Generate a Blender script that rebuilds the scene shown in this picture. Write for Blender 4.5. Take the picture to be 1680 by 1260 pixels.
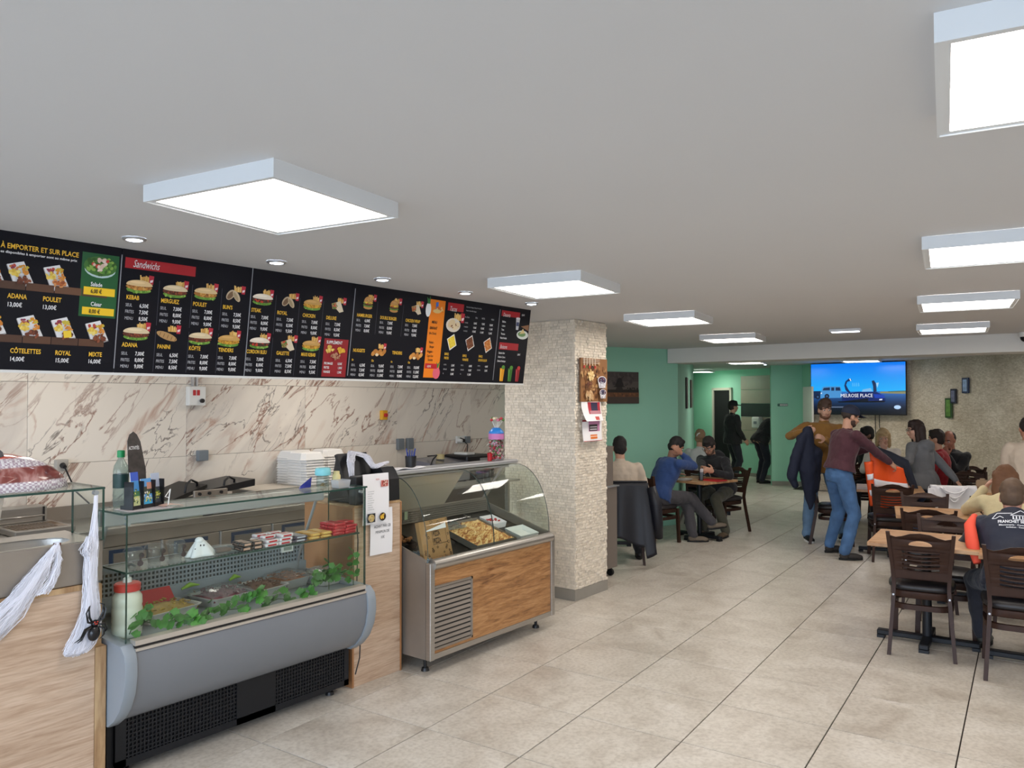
import bpy, bmesh, math, random
import numpy as np
from mathutils import Matrix, Vector, Euler, noise as mnoise
random.seed(7)
SC = bpy.context.scene
for o in list(bpy.data.objects): bpy.data.objects.remove(o)
COL = SC.collection
rad = math.radians

def lin(c):
    return tuple(((x/255)/12.92 if x/255 <= .04045 else ((x/255+.055)/1.055)**2.4) for x in c)

# ---------------------------------------------------------------- camera
CAMZ = 1.7594
cd = bpy.data.cameras.new('camera'); cam = bpy.data.objects.new('camera', cd); COL.objects.link(cam)
cd.sensor_width = 36; cd.lens = 36*1275.4/1680; cd.clip_start = .02; cd.clip_end = 100
yaw, pitch, roll = rad(38.1), rad(1.213), rad(-.0725)
fw = Vector((math.cos(yaw)*math.cos(pitch), math.sin(yaw)*math.cos(pitch), math.sin(pitch)))
rt = fw.cross(Vector((0, 0, 1))).normalized(); up = rt.cross(fw)
r2 = rt*math.cos(roll)+up*math.sin(roll); u2 = up*math.cos(roll)-rt*math.sin(roll)
cam.matrix_world = Matrix(((r2.x, u2.x, -fw.x, 0), (r2.y, u2.y, -fw.y, 0), (r2.z, u2.z, -fw.z, CAMZ), (0, 0, 0, 1)))
SC.camera = cam

# ---------------------------------------------------------------- world (overcast daylight outside the shopfront) and exposure
SC.view_settings.view_transform = 'Standard'; SC.view_settings.look = 'None'
SC.view_settings.gamma = 1; SC.view_settings.use_curve_mapping = False
SC.view_settings.exposure = 1.12
WORLD_STRENGTH = 3.5
PANEL_STRENGTH = 6.8
w = bpy.data.worlds.new('overcast_daylight'); SC.world = w; w.use_nodes = True
bg = w.node_tree.nodes['Background']; bg.inputs[0].default_value = lin((218, 229, 255))+(1,); bg.inputs[1].default_value = WORLD_STRENGTH
# portals that guide the daylight through the shopfront panes
def portal(loc, rot, sx, sy):
    l = bpy.data.lights.new('shopfront_daylight', 'AREA'); l.shape = 'RECTANGLE'; l.size = sx; l.size_y = sy
    l.cycles.is_portal = True
    o = bpy.data.objects.new('shopfront_daylight', l); COL.objects.link(o); o.location = loc; o.rotation_euler = rot
portal((-1.99, 1.1, 1.3), (0, rad(-90), 0), 2.2, 9.8)

# ---------------------------------------------------------------- materials
def nodes(m):
    m.use_nodes = True
    nt = m.node_tree; b = nt.nodes['Principled BSDF']
    return nt, b
def N(nt, t, **k):
    n = nt.nodes.new(t)
    for a, v in k.items():
        if a.startswith('i_'): n.inputs[a[2:].replace('_', ' ')].default_value = v
        else: setattr(n, a, v)
    return n
def ramp(nt, stops):
    r = nt.nodes.new('ShaderNodeValToRGB'); e = r.color_ramp.elements
    while len(e) < len(stops): e.new(.5)
    for el, (p, c) in zip(e, stops):
        el.position = p; el.color = (lin(c)+(1,)) if len(c) == 3 else c
    return r
MATS = {}
def mat(name, c=(200, 200, 200), rough=.5, metal=0, var=0, scale=8, bump=0, bscale=40, spec=.5, stretch=None, rnd=0, coat=0, alpha=1, sheen=0):
    if name in MATS: return MATS[name]
    m = bpy.data.materials.new(name); MATS[name] = m
    nt, b = nodes(m); L = nt.links
    b.inputs['Roughness'].default_value = rough; b.inputs['Metallic'].default_value = metal
    b.inputs['Specular IOR Level'].default_value = spec
    if coat: b.inputs['Coat Weight'].default_value = coat
    if sheen: b.inputs['Sheen Weight'].default_value = sheen
    base = lin(c)+(1,); b.inputs['Base Color'].default_value = base
    tc = N(nt, 'ShaderNodeTexCoord'); co = tc.outputs['Object']
    if stretch:
        mp = N(nt, 'ShaderNodeMapping'); mp.inputs['Scale'].default_value = stretch; L.new(co, mp.inputs[0]); co = mp.outputs[0]
    if var or rnd:
        hs = N(nt, 'ShaderNodeHueSaturation'); hs.inputs['Color'].default_value = base
        nz = N(nt, 'ShaderNodeTexNoise', i_Scale=scale, i_Detail=4.0); L.new(co, nz.inputs['Vector'])
        mr = N(nt, 'ShaderNodeMapRange'); mr.inputs['From Min'].default_value = .3; mr.inputs['From Max'].default_value = .7
        mr.inputs['To Min'].default_value = 1-var; mr.inputs['To Max'].default_value = 1+var; L.new(nz.outputs[0], mr.inputs[0])
        v = mr.outputs[0]
        if rnd:
            oi = N(nt, 'ShaderNodeObjectInfo'); gm = N(nt, 'ShaderNodeNewGeometry')
            ad = N(nt, 'ShaderNodeMath', operation='ADD'); L.new(oi.outputs['Random'], ad.inputs[0]); L.new(gm.outputs['Random Per Island'], ad.inputs[1])
            fr = N(nt, 'ShaderNodeMath', operation='FRACT'); L.new(ad.outputs[0], fr.inputs[0])
            m2 = N(nt, 'ShaderNodeMapRange'); m2.inputs['To Min'].default_value = 1-rnd; m2.inputs['To Max'].default_value = 1+rnd; L.new(fr.outputs[0], m2.inputs[0])
            mu = N(nt, 'ShaderNodeMath', operation='MULTIPLY'); L.new(v, mu.inputs[0]); L.new(m2.outputs[0], mu.inputs[1]); v = mu.outputs[0]
        L.new(v, hs.inputs['Value']); L.new(hs.outputs[0], b.inputs['Base Color'])
    if bump:
        n2 = N(nt, 'ShaderNodeTexNoise', i_Scale=bscale, i_Detail=5.0); L.new(co, n2.inputs['Vector'])
        bp = N(nt, 'ShaderNodeBump', i_Strength=bump, i_Distance=.01); L.new(n2.outputs[0], bp.inputs['Height']); L.new(bp.outputs[0], b.inputs['Normal'])
    return m
def emat(name, c, s):
    if name in MATS: return MATS[name]
    m = bpy.data.materials.new(name); MATS[name] = m
    nt, b = nodes(m); b.inputs['Base Color'].default_value = (.8, .8, .8, 1)
    b.inputs['Emission Color'].default_value = lin(c)+(1,); b.inputs['Emission Strength'].default_value = s
    return m
def gmat(name, tint=(250, 254, 252), rough=0.0, fres=1.35, op=0.0, opc=(230, 235, 235)):
    """thin clear pane or film: transparent with a Fresnel reflection, optionally a little milky"""
    if name in MATS: return MATS[name]
    m = bpy.data.materials.new(name); MATS[name] = m
    m.use_nodes = True; nt = m.node_tree; nt.nodes.clear(); L = nt.links
    out = N(nt, 'ShaderNodeOutputMaterial'); tr = N(nt, 'ShaderNodeBsdfTransparent'); tr.inputs[0].default_value = lin(tint)+(1,)
    gl = N(nt, 'ShaderNodeBsdfGlossy'); gl.inputs['Roughness'].default_value = rough
    lw = N(nt, 'ShaderNodeLayerWeight'); pw = N(nt, 'ShaderNodeMath', operation='POWER'); pw.inputs[1].default_value = 4.0; L.new(lw.outputs['Facing'], pw.inputs[0])
    fr = N(nt, 'ShaderNodeMath', operation='MULTIPLY_ADD'); fr.inputs[1].default_value = .55; fr.inputs[2].default_value = (fres-1)*.08; L.new(pw.outputs[0], fr.inputs[0])
    mx = N(nt, 'ShaderNodeMixShader'); L.new(fr.outputs[0], mx.inputs[0])
    if op:
        df = N(nt, 'ShaderNodeBsdfDiffuse'); df.inputs[0].default_value = lin(opc)+(1,)
        m2 = N(nt, 'ShaderNodeMixShader'); m2.inputs[0].default_value = op; L.new(tr.outputs[0], m2.inputs[1]); L.new(df.outputs[0], m2.inputs[2])
        L.new(m2.outputs[0], mx.inputs[1])
    else: L.new(tr.outputs[0], mx.inputs[1])
    L.new(gl.outputs[0], mx.inputs[2]); L.new(mx.outputs[0], out.inputs[0])
    return m
def printmat(name, rough=.45, emit=0):
    if name in MATS: return MATS[name]
    m = bpy.data.materials.new(name); MATS[name] = m
    nt, b = nodes(m); a = N(nt, 'ShaderNodeVertexColor', layer_name='Col')
    b.inputs['Roughness'].default_value = rough
    nt.links.new(a.outputs[0], b.inputs['Base Color'])
    if emit:
        nt.links.new(a.outputs[0], b.inputs['Emission Color']); b.inputs['Emission Strength'].default_value = emit
        b.inputs['Base Color'].default_value = (0, 0, 0, 1); nt.links.remove(b.inputs['Base Color'].links[0])
        b.inputs['Base Color'].default_value = (.01, .01, .01, 1)
    return m
def woodmat(name, c1, c2, c3, scale=1.0, rough=.45, axis=(1, 1, 7), planks=0, rot=(0, 0, 0)):
    if name in MATS: return MATS[name]
    m = bpy.data.materials.new(name); MATS[name] = m
    nt, b = nodes(m); L = nt.links
    tc = N(nt, 'ShaderNodeTexCoord'); mp = N(nt, 'ShaderNodeMapping'); mp.inputs['Scale'].default_value = axis; mp.inputs['Rotation'].default_value = rot
    L.new(tc.outputs['Object'], mp.inputs[0])
    n1 = N(nt, 'ShaderNodeTexNoise', i_Scale=1.6*scale, i_Detail=8.0, i_Roughness=.62, i_Distortion=1.2); L.new(mp.outputs[0], n1.inputs['Vector'])
    cr = ramp(nt, [(.30, c3), (.46, c2), (.58, c1), (.75, tuple(min(255, x+12) for x in c1))]); L.new(n1.outputs[0], cr.inputs[0])
    n2 = N(nt, 'ShaderNodeTexNoise', i_Scale=9*scale, i_Detail=6.0); L.new(mp.outputs[0], n2.inputs['Vector'])
    mx = N(nt, 'ShaderNodeMix', data_type='RGBA', blend_type='MULTIPLY'); mx.inputs[0].default_value = .55
    c2r = ramp(nt, [(.3, (205, 195, 185)), (.6, (255, 255, 255))]); L.new(n2.outputs[0], c2r.inputs[0])
    L.new(cr.outputs[0], mx.inputs[6]); L.new(c2r.outputs[0], mx.inputs[7])
    # knots
    vo = N(nt, 'ShaderNodeTexVoronoi', i_Scale=1.25*scale); m3 = N(nt, 'ShaderNodeMapping'); m3.inputs['Scale'].default_value = (axis[0], axis[1], axis[2]*.35); L.new(tc.outputs['Object'], m3.inputs[0]); L.new(m3.outputs[0], vo.inputs['Vector'])
    kr = ramp(nt, [(.0, (120, 84, 60)), (.05, (190, 165, 145)), (.11, (255, 255, 255))]); L.new(vo.outputs[0], kr.inputs[0])
    m4 = N(nt, 'ShaderNodeMix', data_type='RGBA', blend_type='MULTIPLY'); m4.inputs[0].default_value = .8
    L.new(mx.outputs[2], m4.inputs[6]); L.new(kr.outputs[0], m4.inputs[7])
    L.new(m4.outputs[2], b.inputs['Base Color']); b.inputs['Roughness'].default_value = rough
    return m

M_ceil = mat('ceiling_paint', (209, 209, 210), .85, var=.012, scale=.8)
M_white = mat('white_paint', (228, 228, 226), .6)
M_mint = mat('mint_paint', (158, 216, 190), .75, var=.02, scale=1.5)
M_steel = mat('brushed_steel', (176, 172, 166), .32, .85, var=.06, scale=3, stretch=(1, 1, 30))
M_steel_d = mat('dull_steel', (150, 141, 131), .42, .5, var=.08, scale=5)
M_alu = mat('aluminium', (196, 198, 202), .35, .7)
M_black = mat('black_plastic', (24, 24, 27), .4)
M_blackm = mat('black_metal', (20, 23, 29), .45, .2)
M_rubber = mat('black_rubber', (14, 14, 15), .7)
M_grey = mat('case_grey', (118, 121, 126), .42, var=.02, scale=2)
M_greyl = mat('case_light_grey', (138, 146, 153), .4)
M_red = mat('red_plastic', (190, 40, 45), .4)
M_whitep = mat('white_plastic', (232, 232, 228), .45)
M_paper = mat('white_paper', (238, 236, 238), .8)
M_glass = gmat('clear_glass')
M_gedge = mat('green_glass_edge', (24, 62, 52), .2, coat=.5)
M_film = gmat('clear_plastic_film', (236, 240, 242), .12, 1.45, .10)
M_lam = woodmat('light_oak_laminate', (206, 180, 156), (196, 168, 143), (178, 149, 123), 1.4, .5, (.7, .7, 9))
M_lamb = woodmat('light_oak_edge', (190, 158, 118), (172, 138, 100), (150, 116, 82), 1.0, .5, (6, 6, 1))
M_amber = woodmat('rustic_oak_panel', (186, 138, 90), (168, 120, 74), (116, 78, 48), 1.8, .45, (.9, .9, 8))
M_table = woodmat('oak_table_top', (200, 160, 118), (184, 140, 98), (160, 116, 78), 1.5, .45, (5, 1.4, 1))
M_walnut = mat('walnut_stain', (54, 33, 24), .48, var=.15, scale=4, stretch=(8, 8, 1), spec=.3)
M_seat = mat('black_leatherette', (34, 31, 33), .42, bump=.1, bscale=120)
M_print = printmat('print'); M_screen = printmat('screen_picture', .2, .5)
M_lamp = emat('led_diffuser', (255, 246, 236), PANEL_STRENGTH)
# ---------------------------------------------------------------- mesh helpers
class MB:
    def __init__(s): s.v = []; s.f = []; s.m = []; s.c = []; s.T = Matrix.Identity(4); s.mi = 0; s.col = (1, 1, 1)
    def add(s, vs, fs, mi=None, col=None):
        o = len(s.v); T = s.T
        s.v += [tuple(T @ Vector(p)) for p in vs]
        for f in fs: s.f.append([i+o for i in f]); s.m.append(s.mi if mi is None else mi); s.c.append(col or s.col)
        return s
    def box(s, x0, x1, y0, y1, z0, z1, mi=None):
        vs = [(x, y, z) for z in (z0, z1) for y in (y0, y1) for x in (x0, x1)]
        return s.add(vs, [(0, 2, 3, 1), (4, 5, 7, 6), (0, 1, 5, 4), (2, 6, 7, 3), (0, 4, 6, 2), (1, 3, 7, 5)], mi)
    def rbox(s, x0, x1, y0, y1, z0, z1, b=.01, seg=2, mi=None):
        bm = bmesh.new(); bmesh.ops.create_cube(bm, size=1)
        for v in bm.verts: v.co = Vector(((x0+x1)/2+v.co.x*(x1-x0), (y0+y1)/2+v.co.y*(y1-y0), (z0+z1)/2+v.co.z*(z1-z0)))
        b = min(b, .49*min(x1-x0, y1-y0, z1-z0))
        bmesh.ops.bevel(bm, geom=bm.edges[:], offset=b, segments=seg, affect='EDGES', profile=.5)
        bm.verts.index_update(); s.add([v.co[:] for v in bm.verts], [[v.index for v in f.verts] for f in bm.faces], mi); bm.free(); return s
    def loft(s, rings, caps=True, closed=True, mi=None):
        n = len(rings[0]); vs = [p for r in rings for p in r]; fs = []
        for i in range(len(rings)-1):
            for j in range(n if closed else n-1):
                k = (j+1) % n; fs.append((i*n+j, i*n+k, (i+1)*n+k, (i+1)*n+j))
        if caps and closed: fs.append(tuple(range(n-1, -1, -1))); fs.append(tuple((len(rings)-1)*n+j for j in range(n)))
        return s.add(vs, fs, mi)
    def tube(s, pts, r, n=8, caps=True, mi=None, flat=1.0, upv=None):
        pts = [Vector(p) for p in pts]; rs = r if isinstance(r, (list, tuple)) else [r]*len(pts)
        rings = []; a = None
        for i, p in enumerate(pts):
            t = ((pts[min(i+1, len(pts)-1)]-pts[max(i-1, 0)])).normalized()
            if a is None:
                a = Vector(upv) if upv else (Vector((0, 0, 1)) if abs(t.z) < .9 else Vector((1, 0, 0)))
            a = (a-t*a.dot(t)).normalized(); b = t.cross(a)
            rings.append([tuple(p+a*(math.cos(q)*rs[i]*flat)+b*(math.sin(q)*rs[i])) for q in [2*math.pi*k/n for k in range(n)]])
        return s.loft(rings, caps, True, mi)
    def cyl(s, p0, p1, r0, r1=None, n=16, mi=None): return s.tube([p0, p1], [r0, r0 if r1 is None else r1], n, True, mi)
    def lathe(s, prof, c=(0, 0, 0), n=20, mi=None, caps=True, sx=1, sy=1):
        rings = [[(c[0]+r*sx*math.cos(2*math.pi*k/n), c[1]+r*sy*math.sin(2*math.pi*k/n), c[2]+z) for k in range(n)] for r, z in prof]
        return s.loft(rings, caps, True, mi)
    def ell(s, c, r, n=14, m=9, R=None, mi=None):
        if not isinstance(r, (tuple, list, Vector)): r = (r, r, r)
        c = Vector(c); rings = []
        for i in range(1, m):
            a = math.pi*i/m; ring = []
            for k in range(n):
                p = Vector((r[0]*math.sin(a)*math.cos(2*math.pi*k/n), r[1]*math.sin(a)*math.sin(2*math.pi*k/n), -r[2]*math.cos(a)))
                ring.append(tuple(c+(R @ p if R else p)))
            rings.append(ring)
        return s.loft(rings, True, True, mi)
    def caps(s, p0, r0, p1, r1, n=12, mi=None):
        """tapered capsule"""
        p0 = Vector(p0); p1 = Vector(p1); d = (p1-p0); L = d.length or 1e-6; d = d/L
        pts = []; rs = []
        for i in range(4): a = math.pi/2*(i/4); pts.append(p0-d*r0*math.cos(a)); rs.append(max(.0005, r0*math.sin(a)))
        pts.append(p0); rs.append(r0); pts.append(p1); rs.append(r1)
        for i in range(1, 5): a = math.pi/2*(i/4); pts.append(p1+d*r1*math.sin(a)); rs.append(max(.0005, r1*math.cos(a)))
        return s.tube(pts, rs, n, True, mi)
    def prism(s, poly, z0, z1, mi=None):
        n = len(poly); vs = [(x, y, z0) for x, y in poly]+[(x, y, z1) for x, y in poly]
        fs = [tuple(range(n-1, -1, -1)), tuple(range(n, 2*n))]+[(i, (i+1) % n, n+(i+1) % n, n+i) for i in range(n)]
        return s.add(vs, fs, mi)
    def quad(s, a, b, c, d, mi=None, col=None): return s.add([a, b, c, d], [(0, 1, 2, 3)], mi, col)
    def grid(s, fn, nu, nv, thick=0, mi=None):
        """a cloth-like sheet fn(u,v)->point, given a thickness along its normal"""
        P = [[Vector(fn(i/nu, j/nv)) for i in range(nu+1)] for j in range(nv+1)]
        if not thick:
            vs = [tuple(p) for r in P for p in r]; W = nu+1
            return s.add(vs, [(j*W+i, j*W+i+1, (j+1)*W+i+1, (j+1)*W+i) for j in range(nv) for i in range(nu)], mi)
        Q = []
        for j in range(nv+1):
            for i in range(nu+1):
                a = P[j][min(i+1, nu)]-P[j][max(i-1, 0)]; b = P[min(j+1, nv)][i]-P[max(j-1, 0)][i]
                nn = a.cross(b); nn = nn.normalized() if nn.length > 1e-9 else Vector((0, 0, 1)); Q.append(nn)
        W = nu+1; K = W*(nv+1); flat = [p for r in P for p in r]
        vs = [tuple(p+n*thick/2) for p, n in zip(flat, Q)]+[tuple(p-n*thick/2) for p, n in zip(flat, Q)]; fs = []
        for j in range(nv):
            for i in range(nu):
                q = (j*W+i, j*W+i+1, (j+1)*W+i+1, (j+1)*W+i); fs.append(q); fs.append(tuple(K+k for k in reversed(q)))
        for i in range(nu): fs.append((i+1, i, K+i, K+i+1)); a = nv*W+i; fs.append((a, a+1, K+a+1, K+a))
        for j in range(nv): a = j*W; fs.append((a, a+W, K+a+W, K+a)); a = j*W+nu; fs.append((a+W, a, K+a, K+a+W))
        return s.add(vs, fs, mi)

def wm(o):
    return (wm(o.parent) @ o.matrix_basis) if o.parent else o.matrix_basis.copy()
def setkind(o, kind=None, label=None, cat=None, group=None):
    if kind: o['kind'] = kind
    if label: o['label'] = label
    if cat: o['category'] = cat
    if group: o['group'] = group
    return o
def build(name, mb, mats, parent=None, local=False, smooth=None, **k):
    """link the collected shape as ONE mesh object; coordinates are world ones unless local"""
    me = bpy.data.meshes.new(name); me.from_pydata(mb.v, [], mb.f)
    if not isinstance(mats, (list, tuple)): mats = [mats]
    for m in mats: me.materials.append(m)
    me.polygons.foreach_set('material_index', mb.m)
    if M_print in mats or M_screen in mats or any(m.name.startswith('print') for m in mats):
        ca = me.color_attributes.new('Col', 'FLOAT_COLOR', 'CORNER'); buf = []
        for p, c in zip(me.polygons, mb.c): buf += list((c+(1,))*p.loop_total)
        ca.data.foreach_set('color', buf)
    o = bpy.data.objects.new(name, me); COL.objects.link(o)
    if parent:
        o.parent = parent
        if not local: me.transform(wm(parent).inverted())
    elif not local:
        xs = np.array(mb.v); c = Vector(((xs[:, 0].min()+xs[:, 0].max())/2, (xs[:, 1].min()+xs[:, 1].max())/2, xs[:, 2].min()))
        me.transform(Matrix.Translation(-c)); o.location = c
    if smooth:
        me.polygons.foreach_set('use_smooth', [True]*len(me.polygons))
        if smooth < 180: me.set_sharp_from_angle(angle=rad(smooth))
    me.validate()
    return setkind(o, **k)
def thing(name, label, cat, loc=(0, 0, 0), rz=0, group=None):
    o = bpy.data.objects.new(name, None); COL.objects.link(o); o.location = loc; o.rotation_euler = (0, 0, rz); o.empty_display_size = .1
    return setkind(o, None, label, cat, group)
def dup(root, loc, rz, label, group=None):
    r = root.copy(); COL.objects.link(r); r.location = loc; r.rotation_euler = (0, 0, rz); r['label'] = label
    if group: r['group'] = group
    for ch in list(root.children):
        c = ch.copy(); COL.objects.link(c); c.parent = r
        for g in list(ch.children):
            d = g.copy(); COL.objects.link(d); d.parent = c
    return r
def struct(name, mb, m, parent=None, **k): return build(name, mb, m, parent, kind='structure' if not parent else None, **k)

# flat shapes with holes, cut from a 2D curve
def plate(outline, holes=(), thick=.01):
    cu = bpy.data.curves.new('plate', 'CURVE'); cu.dimensions = '2D'; cu.fill_mode = 'BOTH'; cu.extrude = thick/2
    for pts in [outline]+list(holes):
        sp = cu.splines.new('POLY'); sp.points.add(len(pts)-1); sp.use_cyclic_u = True
        for p, q in zip(sp.points, pts): p.co = (q[0], q[1], 0, 1)
    ob = bpy.data.objects.new('plate', cu); me = ob.to_mesh()
    vs = [v.co[:] for v in me.vertices]; fs = [list(p.vertices) for p in me.polygons]
    ob.to_mesh_clear(); bpy.data.objects.remove(ob); bpy.data.curves.remove(cu)
    return vs, fs
# lettering
GL = {}
def glyphs(txt, bold=.0, shear=0):
    key = (txt, bold, shear)
    if key in GL: return GL[key]
    cu = bpy.data.curves.new('lettering', 'FONT'); cu.body = txt; cu.size = 1; cu.offset = bold; cu.shear = shear; cu.resolution_u = 2; cu.fill_mode = 'FRONT'
    ob = bpy.data.objects.new('lettering', cu); me = ob.to_mesh()
    vs = [v.co[:] for v in me.vertices]; fs = [list(p.vertices) for p in me.polygons]
    ob.to_mesh_clear(); bpy.data.objects.remove(ob); bpy.data.curves.remove(cu)
    GL[key] = (vs, fs); return GL[key]
def text(mb, txt, M, size, col=(1, 1, 1), sx=.85, bold=.012, shear=0, align='L', mi=None, fit=None):
    """flat print: M maps (x right, y up, z out) to the surface"""
    vs, fs = glyphs(txt, bold, shear)
    if not vs: return
    w = max(v[0] for v in vs)-min(v[0] for v in vs); s = size/.72
    if fit: sx = fit/(w*s)
    dx = {'L': 0, 'C': -w*s*sx/2, 'R': -w*s*sx}[align]
    mb.add([tuple(M @ Vector((v[0]*s*sx+dx, v[1]*s, v[2]))) for v in vs], fs, mi, col)
def frame(o, x, y):
    """matrix with origin o, x axis, y axis (z out)"""
    x = Vector(x).normalized(); y = Vector(y).normalized(); z = x.cross(y)
    return Matrix(((x.x, y.x, z.x, o[0]), (x.y, y.y, z.y, o[1]), (x.z, y.z, z.z, o[2]), (0, 0, 0, 1)))
def fix_normals(mb): return mb
def remesh(mb, voxel, smooth=2, it=None):
    """merge overlapping closed shapes into one continuous surface"""
    me = bpy.data.meshes.new('t'); me.from_pydata(mb.v, [], mb.f)
    bm = bmesh.new(); bm.from_mesh(me); bmesh.ops.recalc_face_normals(bm, faces=bm.faces); bm.to_mesh(me); bm.free()
    ob = bpy.data.objects.new('t', me); COL.objects.link(ob)
    md = ob.modifiers.new('r', 'REMESH'); md.mode = 'VOXEL'; md.voxel_size = voxel
    if smooth: sm = ob.modifiers.new('s', 'SMOOTH'); sm.factor = .5; sm.iterations = smooth
    dg = bpy.context.evaluated_depsgraph_get(); ev = ob.evaluated_get(dg); m2 = ev.to_mesh()
    nv = len(m2.vertices); co = np.empty(nv*3); m2.vertices.foreach_get('co', co)
    no = np.empty(nv*3); m2.vertices.foreach_get('normal', no)
    fs = [list(p.vertices) for p in m2.polygons]
    ev.to_mesh_clear(); bpy.data.objects.remove(ob); bpy.data.meshes.remove(me)
    return co.reshape(-1, 3), no.reshape(-1, 3), fs
def blob(name, mb, mats, parent, voxel=.012, smooth=2, wrinkle=0, wscale=9, seed=0, local=True, **k):
    co, no, fs = remesh(mb, voxel, smooth)
    if wrinkle:
        for i in range(len(co)):
            p = Vector(co[i]*wscale)+Vector((seed*3.1, 0, 0)); p.z *= .8
            co[i] += no[i]*wrinkle*(mnoise.noise(p)+.5*mnoise.noise(p*2.3))
    o = MB(); o.v = [tuple(c) for c in co]; o.f = fs; o.m = [0]*len(fs); o.c = [(1, 1, 1)]*len(fs)
    return build(name, o, mats, parent, local, smooth=180, **k)
def ik(a, c, l1, l2, pole):
    a = Vector(a); c = Vector(c); d = c-a; L = min(d.length, (l1+l2)*.999); n = d.normalized(); c = a+n*L
    x = (l1*l1-l2*l2+L*L)/(2*L); h = math.sqrt(max(l1*l1-x*x, 0)); p = Vector(pole); p = p-n*p.dot(n); p = p.normalized() if p.length > 1e-6 else Vector((0, 0, -1))
    return a+n*x+p*h, c
# ---------------------------------------------------------------- room shell
CH = 2.48
def wall(name, p0, p1, m, z0=0, z1=CH, t=.12, parent=None, **k):
    p0 = Vector(p0); p1 = Vector(p1); d = (p1-p0).normalized(); n = Vector((-d.y, d.x)); q0 = p0+n*t; q1 = p1+n*t
    mb = MB(); mb.prism([tuple(p0), tuple(p1), tuple(q1), tuple(q0)], z0, z1); return struct(name, mb, m, parent, **k)
def skirt(name, p0, p1, m, h=.08, t=.012):
    p0 = Vector(p0); p1 = Vector(p1); d = (p1-p0).normalized(); n = Vector((d.y, -d.x)); q0 = p0+n*t; q1 = p1+n*t
    mb = MB(); mb.prism([tuple(q0), tuple(q1), tuple(p1), tuple(p0)], 0, h); return struct(name, mb, m)
POLY = [(-2, 6.15), (7.85, 6.15), (7.85, 5.91), (10.145, 4.96), (14.99, 6.974), (14.9, 7.3), (18.71, 8.874), (17.729, 7.046), (16.82, 5.27), (16.38, 5.24), (15.979, 5.712), (16.275, 5.173), (15.674, 4.805), (15.56, 3.0), (9.54, -4.1), (-2, -4.1)]
def inside(x, y, P=POLY):
    c = False
    for i in range(len(P)):
        (x1, y1), (x2, y2) = P[i], P[i-1]
        if (y1 > y) != (y2 > y) and x < (x2-x1)*(y-y1)/(y2-y1)+x1: c = not c
    return c
# floor: a dark bed of grout with separate 60 cm tiles laid a little askew to the counter
def tile_material():
    m = bpy.data.materials.new('porcelain_tile'); nt, b = nodes(m); L = nt.links
    gm = N(nt, 'ShaderNodeNewGeometry'); oi = N(nt, 'ShaderNodeObjectInfo')
    ad = N(nt, 'ShaderNodeVectorMath', operation='ADD'); L.new(gm.outputs['Position'], ad.inputs[0])
    cm = N(nt, 'ShaderNodeCombineXYZ'); mu = N(nt, 'ShaderNodeMath', operation='MULTIPLY'); mu.inputs[1].default_value = 30; L.new(oi.outputs['Random'], mu.inputs[0]); L.new(mu.outputs[0], cm.inputs[2]); L.new(cm.outputs[0], ad.inputs[1])
    n1 = N(nt, 'ShaderNodeTexNoise', i_Scale=3.2, i_Detail=7.0, i_Roughness=.6, i_Distortion=.6); L.new(ad.outputs[0], n1.inputs['Vector'])
    r = ramp(nt, [(.28, (186, 176, 163)), (.45, (205, 197, 185)), (.6, (216, 209, 198)), (.75, (222, 216, 207))]); L.new(n1.outputs[0], r.inputs[0])
    n2 = N(nt, 'ShaderNodeTexNoise', i_Scale=45.0, i_Detail=3.0); L.new(ad.outputs[0], n2.inputs['Vector'])
    r2 = ramp(nt, [(.3, (232, 230, 228)), (.6, (255, 255, 255))]); L.new(n2.outputs[0], r2.inputs[0])
    mx = N(nt, 'ShaderNodeMix', data_type='RGBA', blend_type='MULTIPLY'); mx.inputs[0].default_value = 1
    L.new(r.outputs[0], mx.inputs[6]); L.new(r2.outputs[0], mx.inputs[7]); L.new(mx.outputs[2], b.inputs['Base Color'])
    mr = N(nt, 'ShaderNodeMapRange'); mr.inputs['To Min'].default_value = .28; mr.inputs['To Max'].default_value = .42; L.new(n1.outputs[0], mr.inputs[0]); L.new(mr.outputs[0], b.inputs['Roughness'])
    b.inputs['Specular IOR Level'].default_value = .5
    return m
M_tile = tile_material(); M_grout = mat('grout', (48, 42, 38), .9)
mb = MB(); mb.box(-2.1, 20, -4.2, 10, -.15, -.008); floor = struct('floor', mb, M_grout)
TA = rad(4.45); TO = Vector((3.624, 3.008)); ta = Vector((math.cos(TA), math.sin(TA))); tb = Vector((-math.sin(TA), math.cos(TA)))
cand = []
for i in range(-12, 30):
    for j in range(-14, 14):
        c = TO+ta*(.6*(i+.5))+tb*(.6*(j+.5))
        if not inside(c.x, c.y): continue
        cand.append(((c.length if (c.x*fw.x+c.y*fw.y) > .85*c.length*.82 else c.length+30), c))
cand.sort(key=lambda t: t[0])
tm = MB(); tm.box(-.2985, .2985, -.2972, .2972, -.012, -.0015)
a, b_ = .2974, .2964
tm = MB(); tm.loft([[(-a, -b_, -.012), (a, -b_, -.012), (a, b_, -.012), (-a, b_, -.012)], [(-a, -b_, -.0007), (a, -b_, -.0007), (a, b_, -.0007), (-a, b_, -.0007)], [(-a+.0007, -b_+.0007, 0), (a-.0007, -b_+.0007, 0), (a-.0007, b_-.0007, 0), (-a+.0007, b_-.0007, 0)]])
t0 = build('tile', tm, M_tile, floor, local=True); fl_off = floor.location.copy(); rest = MB()
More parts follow.
